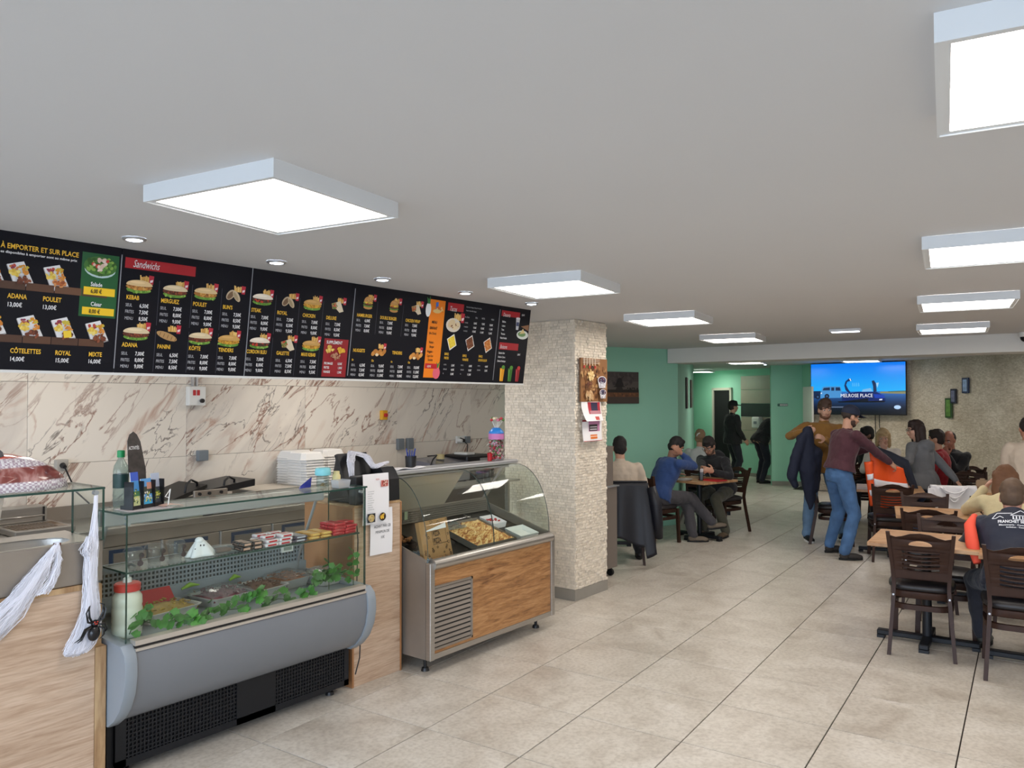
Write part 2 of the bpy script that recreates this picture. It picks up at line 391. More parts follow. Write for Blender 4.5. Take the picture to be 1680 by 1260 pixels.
for k, (d, c) in enumerate(cand):
    if k < 300:
        o = t0 if k == 0 else t0.copy()
        if k: COL.objects.link(o); o.parent = floor
        o.location = Vector((c.x, c.y, random.uniform(-.0008, 0)))-fl_off; o.rotation_euler = (0, 0, TA)
    else:
        rest.T = Matrix.Translation((c.x, c.y, 0)) @ Matrix.Rotation(TA, 4, 'Z'); rest.add(tm.v, tm.f)
build('tile', rest, M_tile, floor, kind='stuff')

mb = MB(); mb.box(-2.1, 20, -4.2, 10, CH, CH+.15); struct('ceiling', mb, M_ceil)
# marble-look tile wall behind the counter
def marble_material():
    m = bpy.data.materials.new('veined_marble_tile'); nt, b = nodes(m); L = nt.links
    gm = N(nt, 'ShaderNodeNewGeometry')
    mq = N(nt, 'ShaderNodeMapping'); mq.inputs['Rotation'].default_value = (0, rad(50), 0); L.new(gm.outputs['Position'], mq.inputs[0])
    mp = N(nt, 'ShaderNodeMapping'); mp.inputs['Scale'].default_value = (.5, 1, 1.7)
    oi = N(nt, 'ShaderNodeObjectInfo'); cm = N(nt, 'ShaderNodeCombineXYZ'); mu = N(nt, 'ShaderNodeMath', operation='MULTIPLY'); mu.inputs[1].default_value = 40; L.new(oi.outputs['Random'], mu.inputs[0]); L.new(mu.outputs[0], cm.inputs[1])
    ad = N(nt, 'ShaderNodeVectorMath', operation='ADD'); L.new(mq.outputs[0], mp.inputs[0]); L.new(mp.outputs[0], ad.inputs[0]); L.new(cm.outputs[0], ad.inputs[1])
    col = None
    def vein(scale, width, color, det, dist, maskscale, lo, base, amt):
        n = N(nt, 'ShaderNodeTexNoise', i_Scale=scale, i_Detail=det, i_Roughness=.55, i_Distortion=dist); L.new(ad.outputs[0], n.inputs['Vector'])
        s = N(nt, 'ShaderNodeMath', operation='SUBTRACT'); s.inputs[1].default_value = .5; L.new(n.outputs[0], s.inputs[0])
        a = N(nt, 'ShaderNodeMath', operation='ABSOLUTE'); L.new(s.outputs[0], a.inputs[0])
        mr = N(nt, 'ShaderNodeMapRange'); mr.inputs['From Max'].default_value = width; mr.inputs['To Min'].default_value = 1; mr.inputs['To Max'].default_value = 0; L.new(a.outputs[0], mr.inputs[0])
        k = N(nt, 'ShaderNodeTexNoise', i_Scale=maskscale, i_Detail=2.0); L.new(ad.outputs[0], k.inputs['Vector'])
        kr = N(nt, 'ShaderNodeMapRange'); kr.inputs['From Min'].default_value = lo; kr.inputs['From Max'].default_value = lo+.14; L.new(k.outputs[0], kr.inputs[0])
        p = N(nt, 'ShaderNodeMath', operation='MULTIPLY'); L.new(mr.outputs[0], p.inputs[0]); L.new(kr.outputs[0], p.inputs[1])
        p2 = N(nt, 'ShaderNodeMath', operation='MULTIPLY'); p2.inputs[1].default_value = amt; L.new(p.outputs[0], p2.inputs[0])
        mx = N(nt, 'ShaderNodeMix', data_type='RGBA'); L.new(p2.outputs[0], mx.inputs[0])
        if base is None: mx.inputs[6].default_value = lin((240, 231, 218))+(1,)
        else: L.new(base, mx.inputs[6])
        mx.inputs[7].default_value = lin(color)+(1,); return mx.outputs[2]
    col = vein(1.2, .10, (208, 198, 188), 4, .5, .9, .45, None, .6)
    col = vein(2.6, .022, (140, 88, 66), 6, .7, 1.3, .47, col, .9)
    col = vein(3.7, .016, (96, 80, 72), 5, .6, 1.6, .50, col, .85)
    col = vein(2.0, .045, (186, 138, 112), 8, 1.0, 1.9, .54, col, .7)
    L.new(col, b.inputs['Base Color']); b.inputs['Roughness'].default_value = .22
    return m
M_marble = marble_material()
wl = wall('wall_left', (-2, 6.165), (7.85, 6.165), mat('tile_adhesive', (120, 112, 104), .9))
xs = [-1.4+.0]+[2.236+1.2*i for i in range(-3, 5)]; zs = [0, .098, .698, 1.298, 1.899, 2.478]
for i, x in enumerate([2.236+1.2*k for k in range(-3, 5)]):
    for z0, z1 in zip(zs, zs[1:]):
        x1 = min(x+1.2, 7.848)
        p = MB(); p.rbox(x+.0012, x1-.0012, 6.15, 6.163, z0+.0012, z1-.0012, .001, 1); build('marble_tile', p, M_marble, wl)
# mint walls, the beam and the far passage
M_taupe = mat('beige_tile', (168, 158, 142), .4, var=.03); M_skirt = mat('stone_skirting', (150, 145, 136), .5, var=.05)
wall('wall_left_rear', (7.85, 5.91), (10.145, 4.96), M_mint); wall('wall_left_return', (7.85, 6.15), (7.85, 5.91), M_mint)
wall('wall_passage', (10.145, 4.96), (14.99, 6.974), M_mint); skirt('baseboard_passage', (10.145, 4.96), (14.99, 6.974), M_skirt)
wall('wall_recess', (14.99, 6.974), (18.71, 8.874), M_mint)
wall('wall_rear', (18.71, 8.874), (17.729, 7.046), M_mint, t=.1)
wall('wall_alcove', (17.729, 7.046), (16.82, 5.27), M_mint); skirt('baseboard_alcove', (17.729, 7.046), (16.82, 5.27), M_skirt, .08)
wall('wall_alcove_side', (16.82, 5.27), (16.40, 5.24), M_mint)
wall('wall_block', (15.979, 5.712), (16.275, 5.173), M_mint); skirt('baseboard_block', (15.979, 5.712), (16.275, 5.173), M_skirt, .09)
wall('wall_block_side', (16.275, 5.173), (15.674, 4.805), M_mint)
# beige tiles and the dark band in the alcove behind the bent man: large tiles above and below
d_al = (Vector((17.278, 6.163))-Vector((17.729, 7.046))).normalized(); n_al = Vector((d_al.y, -d_al.x)); az_al = math.atan2(d_al.y, d_al.x)
al = thing('alcove_tiling', 'beige wall tiles with a dark band in the far alcove', 'tiling', (17.729+n_al.x*.004, 7.046+n_al.y*.004, 0), az_al)
for z0, z1, mm in ((.76, 1.06, M_taupe), (1.06, 1.376, M_taupe), (1.376, 1.683, mat('dark_glass_band', (52, 52, 54), .25)), (1.683, 2.0, M_taupe), (2.0, 2.324, M_taupe)):
    for k in range(1):
        p = MB(); p.rbox(.003, 1.6, -.012, .0, z0+.003, z1-.003, .002, 1); build('wall_tile', p, mm, al, True)
mb = MB(); d = thing('towel_dispenser', 'white square towel dispenser on the beige alcove tiles', 'dispenser', (17.45+n_al.x*.02, 6.50+n_al.y*.02, 1.12), az_al)
mb.rbox(-.13, .13, -.12, 0, 0, .26, .03, 3); build('case', mb, M_whitep, d, True, smooth=40)
mb = MB(); mb.rbox(-.05, .05, -.128, -.118, .10, .16, .004, 1); build('window', mb, M_greyl, d, True)
# the doorway in the far mint wall, its unlit depth painted on a dark sheet
d_r = (Vector((17.729, 7.046))-Vector((18.71, 8.874))).normalized(); n_r = Vector((d_r.y, -d_r.x))
fr = MB(); fr.T = Matrix.Translation((18.04, 7.63, 0)) @ Matrix.Rotation(math.atan2(d_r.y, d_r.x), 4, 'Z')
fr.box(-.36, -.30, -.05, .0, 0, 2.06); fr.box(.30, .36, -.05, 0, 0, 2.06); fr.box(-.36, .36, -.05, 0, 2.0, 2.06)
dr = struct('door_1', fr, mat('door_frame', (205, 200, 186), .5))
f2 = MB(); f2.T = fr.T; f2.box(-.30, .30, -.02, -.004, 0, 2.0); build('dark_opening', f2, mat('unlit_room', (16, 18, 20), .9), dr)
# white door leaf standing ajar by the screen wall
dl = MB(); p0 = Vector((15.845, 5.073)); p1 = Vector((15.38, 4.76)); dd = (p1-p0).normalized()
dl.T = Matrix.Translation((p0.x-.1, p0.y-.12, 0)) @ Matrix.Rotation(math.atan2(dd.y, dd.x), 4, 'Z'); dl.rbox(0, .56, -.04, 0, .012, 2.02, .004, 1)
d2 = struct('door_2', dl, mat('door_white', (214, 216, 206), .5))
h = MB(); h.T = dl.T; h.cyl((.48, -.04, 1.02), (.48, -.085, 1.02), .011, n=8); h.cyl((.48, -.085, 1.02), (.37, -.085, 1.02), .009, n=8); build('door_handle', h, M_alu, d2)
# rough stone cladding on the screen wall and the right wall
def stonewall():
    m = bpy.data.materials.new('split_stone_cladding'); nt, b = nodes(m); L = nt.links
    tc = N(nt, 'ShaderNodeTexCoord'); gm = N(nt, 'ShaderNodeNewGeometry')
    v1 = N(nt, 'ShaderNodeTexVoronoi', i_Scale=30.0); mp = N(nt, 'ShaderNodeMapping'); mp.inputs['Scale'].default_value = (1, 1, 1.9); L.new(tc.outputs['Object'], mp.inputs[0]); L.new(mp.outputs[0], v1.inputs['Vector'])
    bw = N(nt, 'ShaderNodeRGBToBW'); L.new(v1.outputs['Color'], bw.inputs[0])
    r = ramp(nt, [(.1, (198, 187, 166)), (.5, (214, 204, 184)), (.9, (230, 221, 204))]); L.new(bw.outputs[0], r.inputs[0])
    n2 = N(nt, 'ShaderNodeTexNoise', i_Scale=2.0, i_Detail=5.0); L.new(tc.outputs['Object'], n2.inputs['Vector'])
    r2 = ramp(nt, [(.3, (222, 218, 212)), (.65, (255, 255, 255))]); L.new(n2.outputs[0], r2.inputs[0])
    mx = N(nt, 'ShaderNodeMix', data_type='RGBA', blend_type='MULTIPLY'); mx.inputs[0].default_value = 1; L.new(r.outputs[0], mx.inputs[6]); L.new(r2.outputs[0], mx.inputs[7]); L.new(mx.outputs[2], b.inputs['Base Color'])
    n3 = N(nt, 'ShaderNodeTexNoise', i_Scale=30.0, i_Detail=4.0); L.new(tc.outputs['Object'], n3.inputs['Vector'])
    ad = N(nt, 'ShaderNodeMath', operation='ADD'); L.new(n3.outputs[0], ad.inputs[0]); L.new(bw.outputs[0], ad.inputs[1])
    bp = N(nt, 'ShaderNodeBump', i_Strength=.55, i_Distance=.02); L.new(ad.outputs[0], bp.inputs['Height']); L.new(bp.outputs[0], b.inputs['Normal'])
    b.inputs['Roughness'].default_value = .75; return m
M_stonew = stonewall()
wall('wall_screen', (15.674, 4.805), (15.56, 3.0), M_stonew)
wall('wall_right', (15.56, 3.0), (9.54, -4.1), M_stonew)
wall('wall_side', (9.54, -4.1), (-2, -4.1), M_white)
# shopfront behind the camera: sill, lintel, piers and three panes
sf = MB()
sf.box(-2.12, -2, -4.1, 6.15, 0, .12); sf.box(-2.12, -2, -4.1, 6.15, 2.42, CH); sf.box(-2.12, -2, -4.1, -3.8, .12, 2.42); sf.box(-2.12, -2, 6.0, 6.15, .12, 2.42)
struct('wall_front', sf, M_white)
for k, (y0, y1) in enumerate(((-3.8, -1.68), (-1.68, .46), (.46, 2.6), (2.6, 4.3), (4.3, 6.0))):
    f = MB(); f.box(-2.09, -2.02, y0, y0+.06, .12, 2.42); f.box(-2.09, -2.02, y1-.06, y1, .12, 2.42); f.box(-2.09, -2.02, y0+.06, y1-.06, .12, .2); f.box(-2.09, -2.02, y0+.06, y1-.06, 2.34, 2.42)
    wf = struct('window_%d' % (k+1), f, mat('window_frame', (90, 92, 96), .4))
    g = MB(); g.box(-2.06, -2.052, y0+.06, y1-.06, .2, 2.34); build('pane', g, M_glass, wf)
# unseen pavement outside the shopfront, added to cut light rising to the ceiling
pv = MB(); pv.box(-14, -2.13, -9, 12, -.12, -.02); struct('ground_outside', pv, mat('pavement', (120, 118, 114), .9))
# dropped beam
bm_ = MB(); bm_.prism([(9.95, 5.02), (9.99, -3.6), (10.5, -3.0), (10.46, 4.98)], 2.28, CH+.002); struct('trim_1', bm_, mat('beam_paint', (226, 224, 218), .8))
# soffit that carries the menu board
so = MB(); so.box(-1.9, 4.93, 3.86, 4.0, 1.93, CH); struct('trim_2', so, M_white)

# ---------------------------------------------------------------- stone pillar
M_chip = mat('travertine_chip', (230, 219, 202), .7, var=.06, scale=25, rnd=.08, bump=.5, bscale=60)
px0, px1, py0, py1 = 5.735, 6.265, 3.80, 4.58
mb = MB(); mb.box(px0, px1, py0, py1, 0, CH); pil = struct('wall_pillar', mb, mat('pillar_mortar', (206, 196, 180), .9))
mb = MB(); mb.box(px0-.014, px1+.004, py0-.014, py1, 0, .095); struct('baseboard_pillar', mb, M_skirt)
chips = []; RH = .0245
for r in range(int((CH-.10)/RH)):
    z = .097+r*RH
    for face, (lo, hi) in (('l', (py0, py1)), ('f', (px0, px1))):
        t = lo-(random.random()*.04)
        while t < hi:
            wd = random.choice((.035, .048, .048, .06)); a0 = max(t, lo-.004); a1 = min(t+wd, hi)-.0004
            if a1-a0 > .01: chips.append((face, a0, a1, z, z+RH-.0004, random.uniform(.005, .009) if face == 'l' else random.uniform(.006, .022)))
            t += wd
def chip_mesh(seed):
    rr = random.Random(seed); m = MB(); j = lambda: rr.uniform(.75, 1.0)
    b = .035
    m.add([(-.5, .0, -.5), (.5, .0, -.5), (.5, 0, .5), (-.5, 0, .5), (-.5+b, -j(), -.5+b), (.5-b, -j(), -.5+b), (.5-b, -j(), .5-b), (-.5+b, -j(), .5-b), (rr.uniform(-.2, .2), -1-.15*rr.random(), rr.uniform(-.2, .2))],
          [(0, 1, 5, 4), (1, 2, 6, 5), (2, 3, 7, 6), (3, 0, 4, 7), (4, 5, 8), (5, 6, 8), (6, 7, 8), (7, 4, 8)]); return m
protos = [chip_mesh(i) for i in range(6)]
def chip_M(c):
    face, a0, a1, z0, z1, dep = c; u = (a0+a1)/2; zc = (z0+z1)/2
    S = Matrix.Diagonal((a1-a0, dep, z1-z0, 1))
    if face == 'f': return Matrix.Translation((u, py0+.001, zc)) @ S
    return Matrix.Translation((px0+.001, u, zc)) @ Matrix.Rotation(rad(-90), 4, 'Z') @ S
chips.sort(key=lambda c: -((c[2]-c[1])/(((px0, (c[1]+c[2])/2) if c[0] == 'l' else ((c[1]+c[2])/2, py0))[0]**2+((c[1]+c[2])/2 if c[0] == 'l' else py0)**2+((c[3]-CAMZ)*2)**2)))
rest = MB(); objs = []
for i, c in enumerate(chips):
    pr = protos[i % 6]
    if i < 300:
        if i < 6: o = build('stone', pr, M_chip, pil, True); objs.append(o)
        else: o = objs[i % 6].copy(); COL.objects.link(o); o.parent = pil
        o.matrix_basis = wm(pil).inverted() @ chip_M(c)
    else: rest.T = chip_M(c); rest.add(pr.v, pr.f)
build('stone', rest, M_chip, pil, kind='stuff')
# ---------------------------------------------------------------- ceiling lights
M_frame = mat('white_lamp_frame', (225, 228, 230), .4)
def panel(cx, cy, az, label, first=[None]):
    if first[0] is None:
        t = thing('ceiling_panel_light', label, 'ceiling light', (cx, cy, CH), rad(az), 'square LED panels on the ceiling')
        m = MB(); h = .3
        for (x0, x1, y0, y1) in ((-h, h, -h, -h+.006), (-h, h, h-.006, h), (-h, -h+.006, -h+.006, h-.006), (h-.006, h, -h+.006, h-.006)): m.box(x0, x1, y0, y1, -.058, -.001)
        for (x0, x1, y0, y1) in ((-h+.006, h-.006, -h+.006, -h+.028), (-h+.006, h-.006, h-.028, h-.006), (-h+.006, -h+.028, -h+.028, h-.028), (h-.028, h-.006, -h+.028, h-.028)): m.box(x0, x1, y0, y1, -.054, -.048)
        build('frame', m, M_frame, t, True)
        m = MB(); q = h-.027; m.quad((-q, -q, -.0495), (-q, q, -.0495), (q, q, -.0495), (q, -q, -.0495)); m.f = [f[::1] for f in m.f]; build('diffuser', m, M_lamp, t, True)
        first[0] = t; return t
    return dup(first[0], (cx, cy, CH), rad(az), label)
def pc(A, az): a = rad(az); return (A[0]+.3*math.cos(a)+.3*math.sin(a), A[1]+.3*math.sin(a)-.3*math.cos(a))
for A, az, lb in (((1.27, 2.557), 9, 'large square white LED ceiling light nearest the menu board, at left'), ((3.507, 2.933), 9, 'square LED ceiling light between the menu board end and the stone pillar'), ((5.69, 3.274), 9.5, 'square LED ceiling light just right of the stone pillar top'), ((8.011, 3.655), 9.5, 'square LED ceiling light on the left just before the dropped beam'),
                  ((1.61, .265), 9, 'large square LED ceiling light in the top right corner of the photo'), ((3.805, .685), 9, 'square LED ceiling light at the right edge, second of the right row'), ((5.965, 1.107), 9, 'square LED ceiling light at right, third of the right row'), ((8.209, 1.534), 8, 'square LED ceiling light at right just before the dropped beam')):
    panel(*pc(A, az), az, lb)
for k_, A_ in enumerate(((1.97, -2.03), (4.15, -1.6), (6.3, -1.19), (8.55, -.76))): panel(*pc(A_, 9), 9, 'square LED ceiling light outside the right edge of the photo, %s of that row' % ('first', 'second', 'third', 'fourth')[k_])  # row added out of view to brighten the rear seating area
panel(12.6, 1.15, 8, 'LED ceiling light behind the beam above the stone wall, out of sight')  # added out of view to light the rear stone wall
panel(13.7, 5.35, 10, 'thin lit LED ceiling light beyond the beam, above the far doorway')
panel(14.35, 3.55, 8, 'thin lit LED ceiling light beyond the beam, just above the television')
panel(17.3, 7.9, 10, 'farthest small LED ceiling light by the far mint wall')
panel(2.2, 5.1, 0, 'LED ceiling light over the work bench, hidden behind the menu board, left one'); panel(4.6, 5.1, 0, 'LED ceiling light over the work bench, hidden behind the menu board, right one')  # both added out of view to brighten the marble behind the counter
# recessed spots above the menu board
M_spot = emat('spot_led', (225, 238, 255), 14)
def spot(x, y, label, first=[None]):
    if first[0]: return dup(first[0], (x, y, CH), 0, label)
    t = thing('recessed_spot', label, 'spotlight', (x, y, CH), 0, 'recessed spots over the menu board'); first[0] = t
    m = MB(); m.lathe([(.05, -.0005), (.05, -.006), (.044, -.011), (.036, -.011), (.034, -.008)], n=24, caps=False); build('trim_ring', m, M_alu, t, True, smooth=40)
    m = MB(); m.lathe([(.0005, -.013), (.022, -.0125), (.033, -.0095)], n=20, caps=False); build('lens', m, M_spot, t, True)
for i, x in enumerate((1.666, 2.402, 3.134, 3.872, 4.611)): spot(x, 3.43, ('recessed chrome ceiling spot, leftmost of five above the menu board', 'recessed ceiling spot, second from left above the menu board', 'recessed ceiling spot, middle one of five above the menu board', 'recessed ceiling spot, fourth from left above the menu board', 'recessed ceiling spot at the right end of the menu board')[i])
spot(15.4, 5.62, 'small round lit ceiling spot far back above the alcove')
el = thing('emergency_light', 'small rectangular white emergency light on the ceiling near the beam', 'emergency light', (8.257, 2.189, CH), rad(10))
m = MB(); m.rbox(-.06, .06, -.15, .15, -.03, -.001, .008, 2); build('housing', m, M_frame, el, True)
m = MB(); m.rbox(-.045, .045, -.13, .13, -.036, -.0305, .003, 1); build('lens', m, emat('weak_led', (235, 240, 255), 1.6), el, True)
dm = thing('dome_camera', 'black dome security camera under the beam at the right edge', 'camera', (9.88, .80, CH))
m = MB(); m.lathe([(.06, -.001), (.06, -.03), (.05, -.05)], n=20); build('base', m, M_whitep, dm, True, smooth=40)
m = MB(); m.ell((0, 0, -.055), (.048, .048, .05)); build('dome', m, mat('smoked_dome', (16, 18, 26), .1), dm, True, smooth=180)

# ---------------------------------------------------------------- menu board
BO = Vector((0, 3.78, 1.895)); BU = Vector((0, -.08, .585)).normalized(); BW = .5905
BM = frame(BO, (1, 0, 0), BU)                      # (u, v, out)
def bp_(u, v, o=0): return BM @ Vector((u, v, o))
M_board = mat('menu_board_navy', (9, 10, 22), .5, spec=.25)
menu = thing('menu_board', 'long black illuminated-style menu board with food pictures and prices above the counter', 'menu board', (2.5, 3.78, 1.895))
DIV = (0.2, 1.742, 2.442, 3.163, 4.58, 4.968)
panels = []
for a, b in zip(DIV, DIV[1:]):
    m = MB(); m.T = BM; m.rbox(a+.002, b-.002, 0, BW, -.012, 0, .001, 1); panels.append(build('panel', m, M_board, menu))
m = MB(); m.T = BM; m.box(.2, 4.97, -.012, .0, -.03, .004); build('bottom_rail', m, M_white, menu)
for d in DIV[1:-1]:
    m = MB(); m.T = BM; m.box(d-.002, d+.002, .02 if d != 2.442 else 0, BW-(.03 if d != 2.442 else 0), -.01, .0015); build('divider', m, mat('divider_grey', (150, 152, 158), .5), menu)
YEL = lin((246, 196, 60)); WHT = lin((238, 238, 240)); LIL = lin((200, 202, 208)); BLK = lin((26, 20, 20)); REDC = lin((176, 28, 40))
letter = []; pics = [[] for _ in panels]
def pi(u): return max(0, sum(1 for d in DIV[1:-1] if u >= d))
def T(txt, u, v, size, col, o=.0022, **k):
    if not k.pop('more', False): letter.append((pi(u+.005), MB()))
    text(letter[-1][1], txt, BM @ Matrix.Translation((u, v, o)), size, col, **k)
R3 = ('SEUL', 'FRITES', 'MENU'); A = lambda a, b, c: (a, b, c)
P6 = ('6,50€', '7,50€', '8,50€'); P7 = ('7,00€', '8,00€', '9,00€'); P75 = ('7,50€', '8,50€', '9,50€')
ROW1 = [('KEBAB', 1.775, P6), ('MERGUEZ', 1.945, P7), ('POULET', 2.113, P7), ("BUN'S", 2.281, P75), ('STEAK', 2.452, P7), ('ROYAL', 2.617, P75), ('CHICKEN', 2.789, P7), ('DELUXE', 2.959, P75)]
ROW2 = [('ADANA', 1.771, P7), ('PANINI', 1.944, P6), ('KÖFTE', 2.110, P7), ('TENDERS', 2.276, P7), ('CORDON BLEU', 2.444, P7), ('GALETTE', 2.634, P6), ('MAXI KEBAB', 2.803, P75)]
ROW3 = [('HAMBURGER', 3.192, ('6,00€', '7,00€', '8,00€')), ('DOUBLE BURGER', 3.384, P7), ('CHICKEN WRAP', 3.608, P7)]
ROW4 = [('6x', 3.184, P6), ('12x', 3.343, ('9,00€', '10,00€', '11,00€')), ('6x', 3.512, P7), ('12x', 3.665, ('10,00€', '11,00€', '12,00€'))]
for rows, tv, vs in ((ROW1, .355, (.3205, .289, .257)), (ROW2, .127, (.0875, .0563, .0255)), (ROW3, .391, (.362, .329, .299)), (ROW4, .115, (.081, .05, .02))):
    for t, u, pr in rows:
        n = len(t); T(t, u, tv, .021 if n > 3 else .014, YEL, sx=.72 if n < 10 else .62, bold=.02)
        for k in range(3):
            T(R3[k], u-.001, vs[k], .0155, LIL, sx=.68, bold=0, more=True); T(pr[k], u+.066 if len(pr[k]) < 6 else u+.058, vs[k]-.0006, .0185, WHT, sx=.74, bold=.02, more=True)
SZ = {'H': (.022, YEL, .68, .02), 'y': (.021, YEL, .72, .02), 'w': (.019, WHT, .78, .02), 'w2': (.0145, WHT, .70, .02), 'k': (.019, BLK, .72, .02), 'k2': (.0165, BLK, .68, .015), 't': (.0095, LIL, .68, 0), 'l': (.0125, LIL, .68, 0), 'y2': (.0175, YEL, .66, .02), 's': (.036, WHT, .62, .0), 's2': (.030, WHT, .58, .0)}
TEXTS = [('À EMPORTER ET SUR PLACE',1.238, 0.519, 'H'),('es disponibles à emporter sont au même prix',1.238, 0.498, 'w2'),('ADANA',1.275, 0.309, 'y'),('13,00€',1.274, 0.273, 'w'),('POULET',1.413, 0.309, 'y'),('13,00€',1.412, 0.274, 'w'),('CÔTELETTES',1.298, 0.074, 'y'),('14,00€',1.297, 0.039, 'w'),('ROYAL',1.478, 0.073, 'y'),('15,00€',1.479, 0.04, 'w'),('MIXTE',1.622, 0.073, 'y'),('16,00€',1.62, 0.041, 'w'),('Salade',1.609, 0.398, 'w'),('6,00 €',1.611, 0.366, 'k'),('César',1.615, 0.307, 'w'),('8,00 €',1.609, 0.273, 'k'),('Sandwichs',1.795, 0.51, 's'),('NUGGETS',3.187, 0.171, 'y'),('TENDERS',3.516, 0.171, 'y'),('SUPPLÉMENT',2.978, 0.21, 'w'),('FROMAGE',2.973, 0.084, 'w2'),('0,50€',3.076, 0.084, 'w2'),('FRITES',2.973, 0.059, 'w2'),('1,00€',3.079, 0.059, 'w2'),('VIANDE',2.972, 0.033, 'w2'),('1,50€',3.076, 0.032, 'w2'),('MENU',3.856, 0.4, 'k'),('ENFANT',3.843, 0.359, 'k'),('(Au Choix)',3.84, 0.324, 'k2'),('Kebab -',3.849, 0.262, 'k2'),('Burger',3.857, 0.231, 'k2'),('Nuggets -',3.837, 0.198, 'k2'),('Capri-Sun',3.838, 0.168, 'k2'),('Sucette',3.852, 0.141, 'k2'),('6,50 €',3.851, 0.096, 'w2'),('Tacos',4.019, 0.5, 's'),('Kebab, Steak, Merguez, Chicken, Poulet, Köfte,',4.192, 0.54, 't'),('Tenders, Cordon Bleu, Nuggets',4.192, 0.514, 't'),('Au Choix',4.19, 0.466, 'l'),('SEUL',4.303, 0.468, 'l'),('FRITES',4.375, 0.469, 'l'),('MENU',4.484, 0.47, 'l'),('1 VIANDE',4.188, 0.426, 't'),('2 VIANDES',4.187, 0.396, 't'),('3 VIANDES',4.185, 0.366, 't'),('8,00€',4.291, 0.426, 'w2'),('9,00€',4.381, 0.428, 'w2'),('10,00€',4.469, 0.427, 'w2'),('9,00€',4.29, 0.394, 'w2'),('10,00€',4.372, 0.395, 'w2'),('11,00€',4.47, 0.396, 'w2'),('10,00€',4.281, 0.366, 'w2'),('11,00€',4.369, 0.365, 'w2'),('12,00€',4.467, 0.365, 'w2'),('BARQ',4.013, 0.188, 'y2'),('FRITES',4.013, 0.159, 'y2'),('BARQ',4.205, 0.184, 'y2'),('VIANDES',4.206, 0.155, 'y2'),('BARQ',4.384, 0.187, 'y2'),('DE BOULGUR',4.383, 0.158, 'y2'),('PETITE',4.016, 0.115, 't'),('GRANDE',4.015, 0.083, 't'),('XL',4.014, 0.053, 't'),('3,50€',4.094, 0.11, 'w2'),('4,50€',4.095, 0.079, 'w2'),('5,50€',4.094, 0.048, 'w2'),('PETITE',4.196, 0.116, 't'),('GRANDE',4.197, 0.084, 't'),('XL',4.197, 0.054, 't'),('6,50€',4.284, 0.112, 'w2'),('9,50€',4.283, 0.08, 'w2'),('11,50€',4.275, 0.049, 'w2'),('PETITE',4.383, 0.118, 't'),('GRANDE',4.381, 0.087, 't'),('4,00€',4.467, 0.114, 'w2'),('5,00€',4.466, 0.083, 'w2'),('Desserts',4.62, 0.512, 's2'),('3,50 €',4.849, 0.535, 'w2'),('Baklava',4.617, 0.466, 'w2'),('Lokum',4.618, 0.434, 'w2'),('Tarte',4.616, 0.404, 'w2'),('Tiramisu',4.615, 0.372, 'w2'),('Panini Nutella',4.611, 0.341, 'w2'),('Boissons',4.621, 0.267, 's2'),('Diabolo Kiwi',4.611, 0.225, 'w2'),('1,80 €',4.845, 0.222, 'w2'),('Diabolo Citron',4.609, 0.194, 'w2'),('Diabolo Pastèque',4.605, 0.163, 'w2')]
for t, u, v, k in TEXTS:
    s, c, sx, bo = SZ[k]
    fit = {'À EMPORTER ET SUR PLACE': .312, 'es disponibles à emporter sont au même prix': .306}.get(t)
    T(t, u, v, s if not fit or k == 'H' else .011, c, .0032, sx=sx, bold=bo, shear=.35 if k in ('s', 's2') else 0, fit=fit)
# flat prints: colour boxes and food pictures
class PR(MB):
    def __init__(s): super().__init__(); s.T = BM.copy(); s.o = .0004
    def poly(s, pts, col):
        s.o += .00012; n = len(pts); s.add([(x, y, s.o) for x, y in pts], [tuple(range(n))], 0, lin(col)); return s
    def oval(s, cx, cy, rx, ry, col, a0=0, a1=360, n=18, rot=0):
        r = rad(rot); pts = []
        for i in range(n):
            a = rad(a0+(a1-a0)*i/(n if a1-a0 >= 360 else n-1)); x, y = rx*math.cos(a), ry*math.sin(a)
            pts.append((cx+x*math.cos(r)-y*math.sin(r), cy+x*math.sin(r)+y*math.cos(r)))
        return s.poly(pts, col)
    def rect(s, x0, y0, x1, y1, col): return s.poly([(x0, y0), (x1, y0), (x1, y1), (x0, y1)], col)
    def specks(s, cx, cy, rx, ry, cols, n, r, rr):
        for i in range(n):
            a = rr.random()*6.283; q = math.sqrt(rr.random()); s.oval(cx+rx*q*math.cos(a), cy+ry*q*math.sin(a), r*rr.uniform(.6, 1.3), r*rr.uniform(.5, 1), rr.choice(cols), n=6, rot=rr.random()*180)
        return s
rr = random.Random(3)
def put(p, name, pr): build(name, pr, M_print, panels[p])
for u0, v0, u1, v1, c in ((1.566, .256, 1.731, .549, (26, 92, 48)), (1.759, .502, 2.115, .552, REDC), (1.581, .357, 1.721, .393, (250, 205, 40)), (1.580, .266, 1.723, .300, (250, 205, 40)), (2.963, .01, 3.146, .241, (150, 22, 34)), (3.825, .024, 3.975, .563, (240, 132, 24)), (3.832, .087, 3.951, .122, (190, 30, 40)), (4.003, .502, 4.169, .558, (176, 28, 40)), (4.603, .514, 4.83, .558, (176, 28, 40)), (4.613, .259, 4.851, .313, (176, 28, 40))):
    q = PR()
    if c in ((250, 205, 40), ) or (u0 == 3.832): q.o = .0012
    q.rect(u0, v0, u1, v1, (176, 28, 40) if c is REDC else c); put(pi(u0+.01), 'colour_box', q)
for v in (.365, .136):
    q = PR(); 
    for k in range(6): q.rect(1.0+k*.115, v-.017, 1.0+(k+1)*.115-.003, v+.016, rr.choice(((94, 62, 44), (110, 74, 52), (82, 54, 40))))
    put(0, 'wood_strip', q)
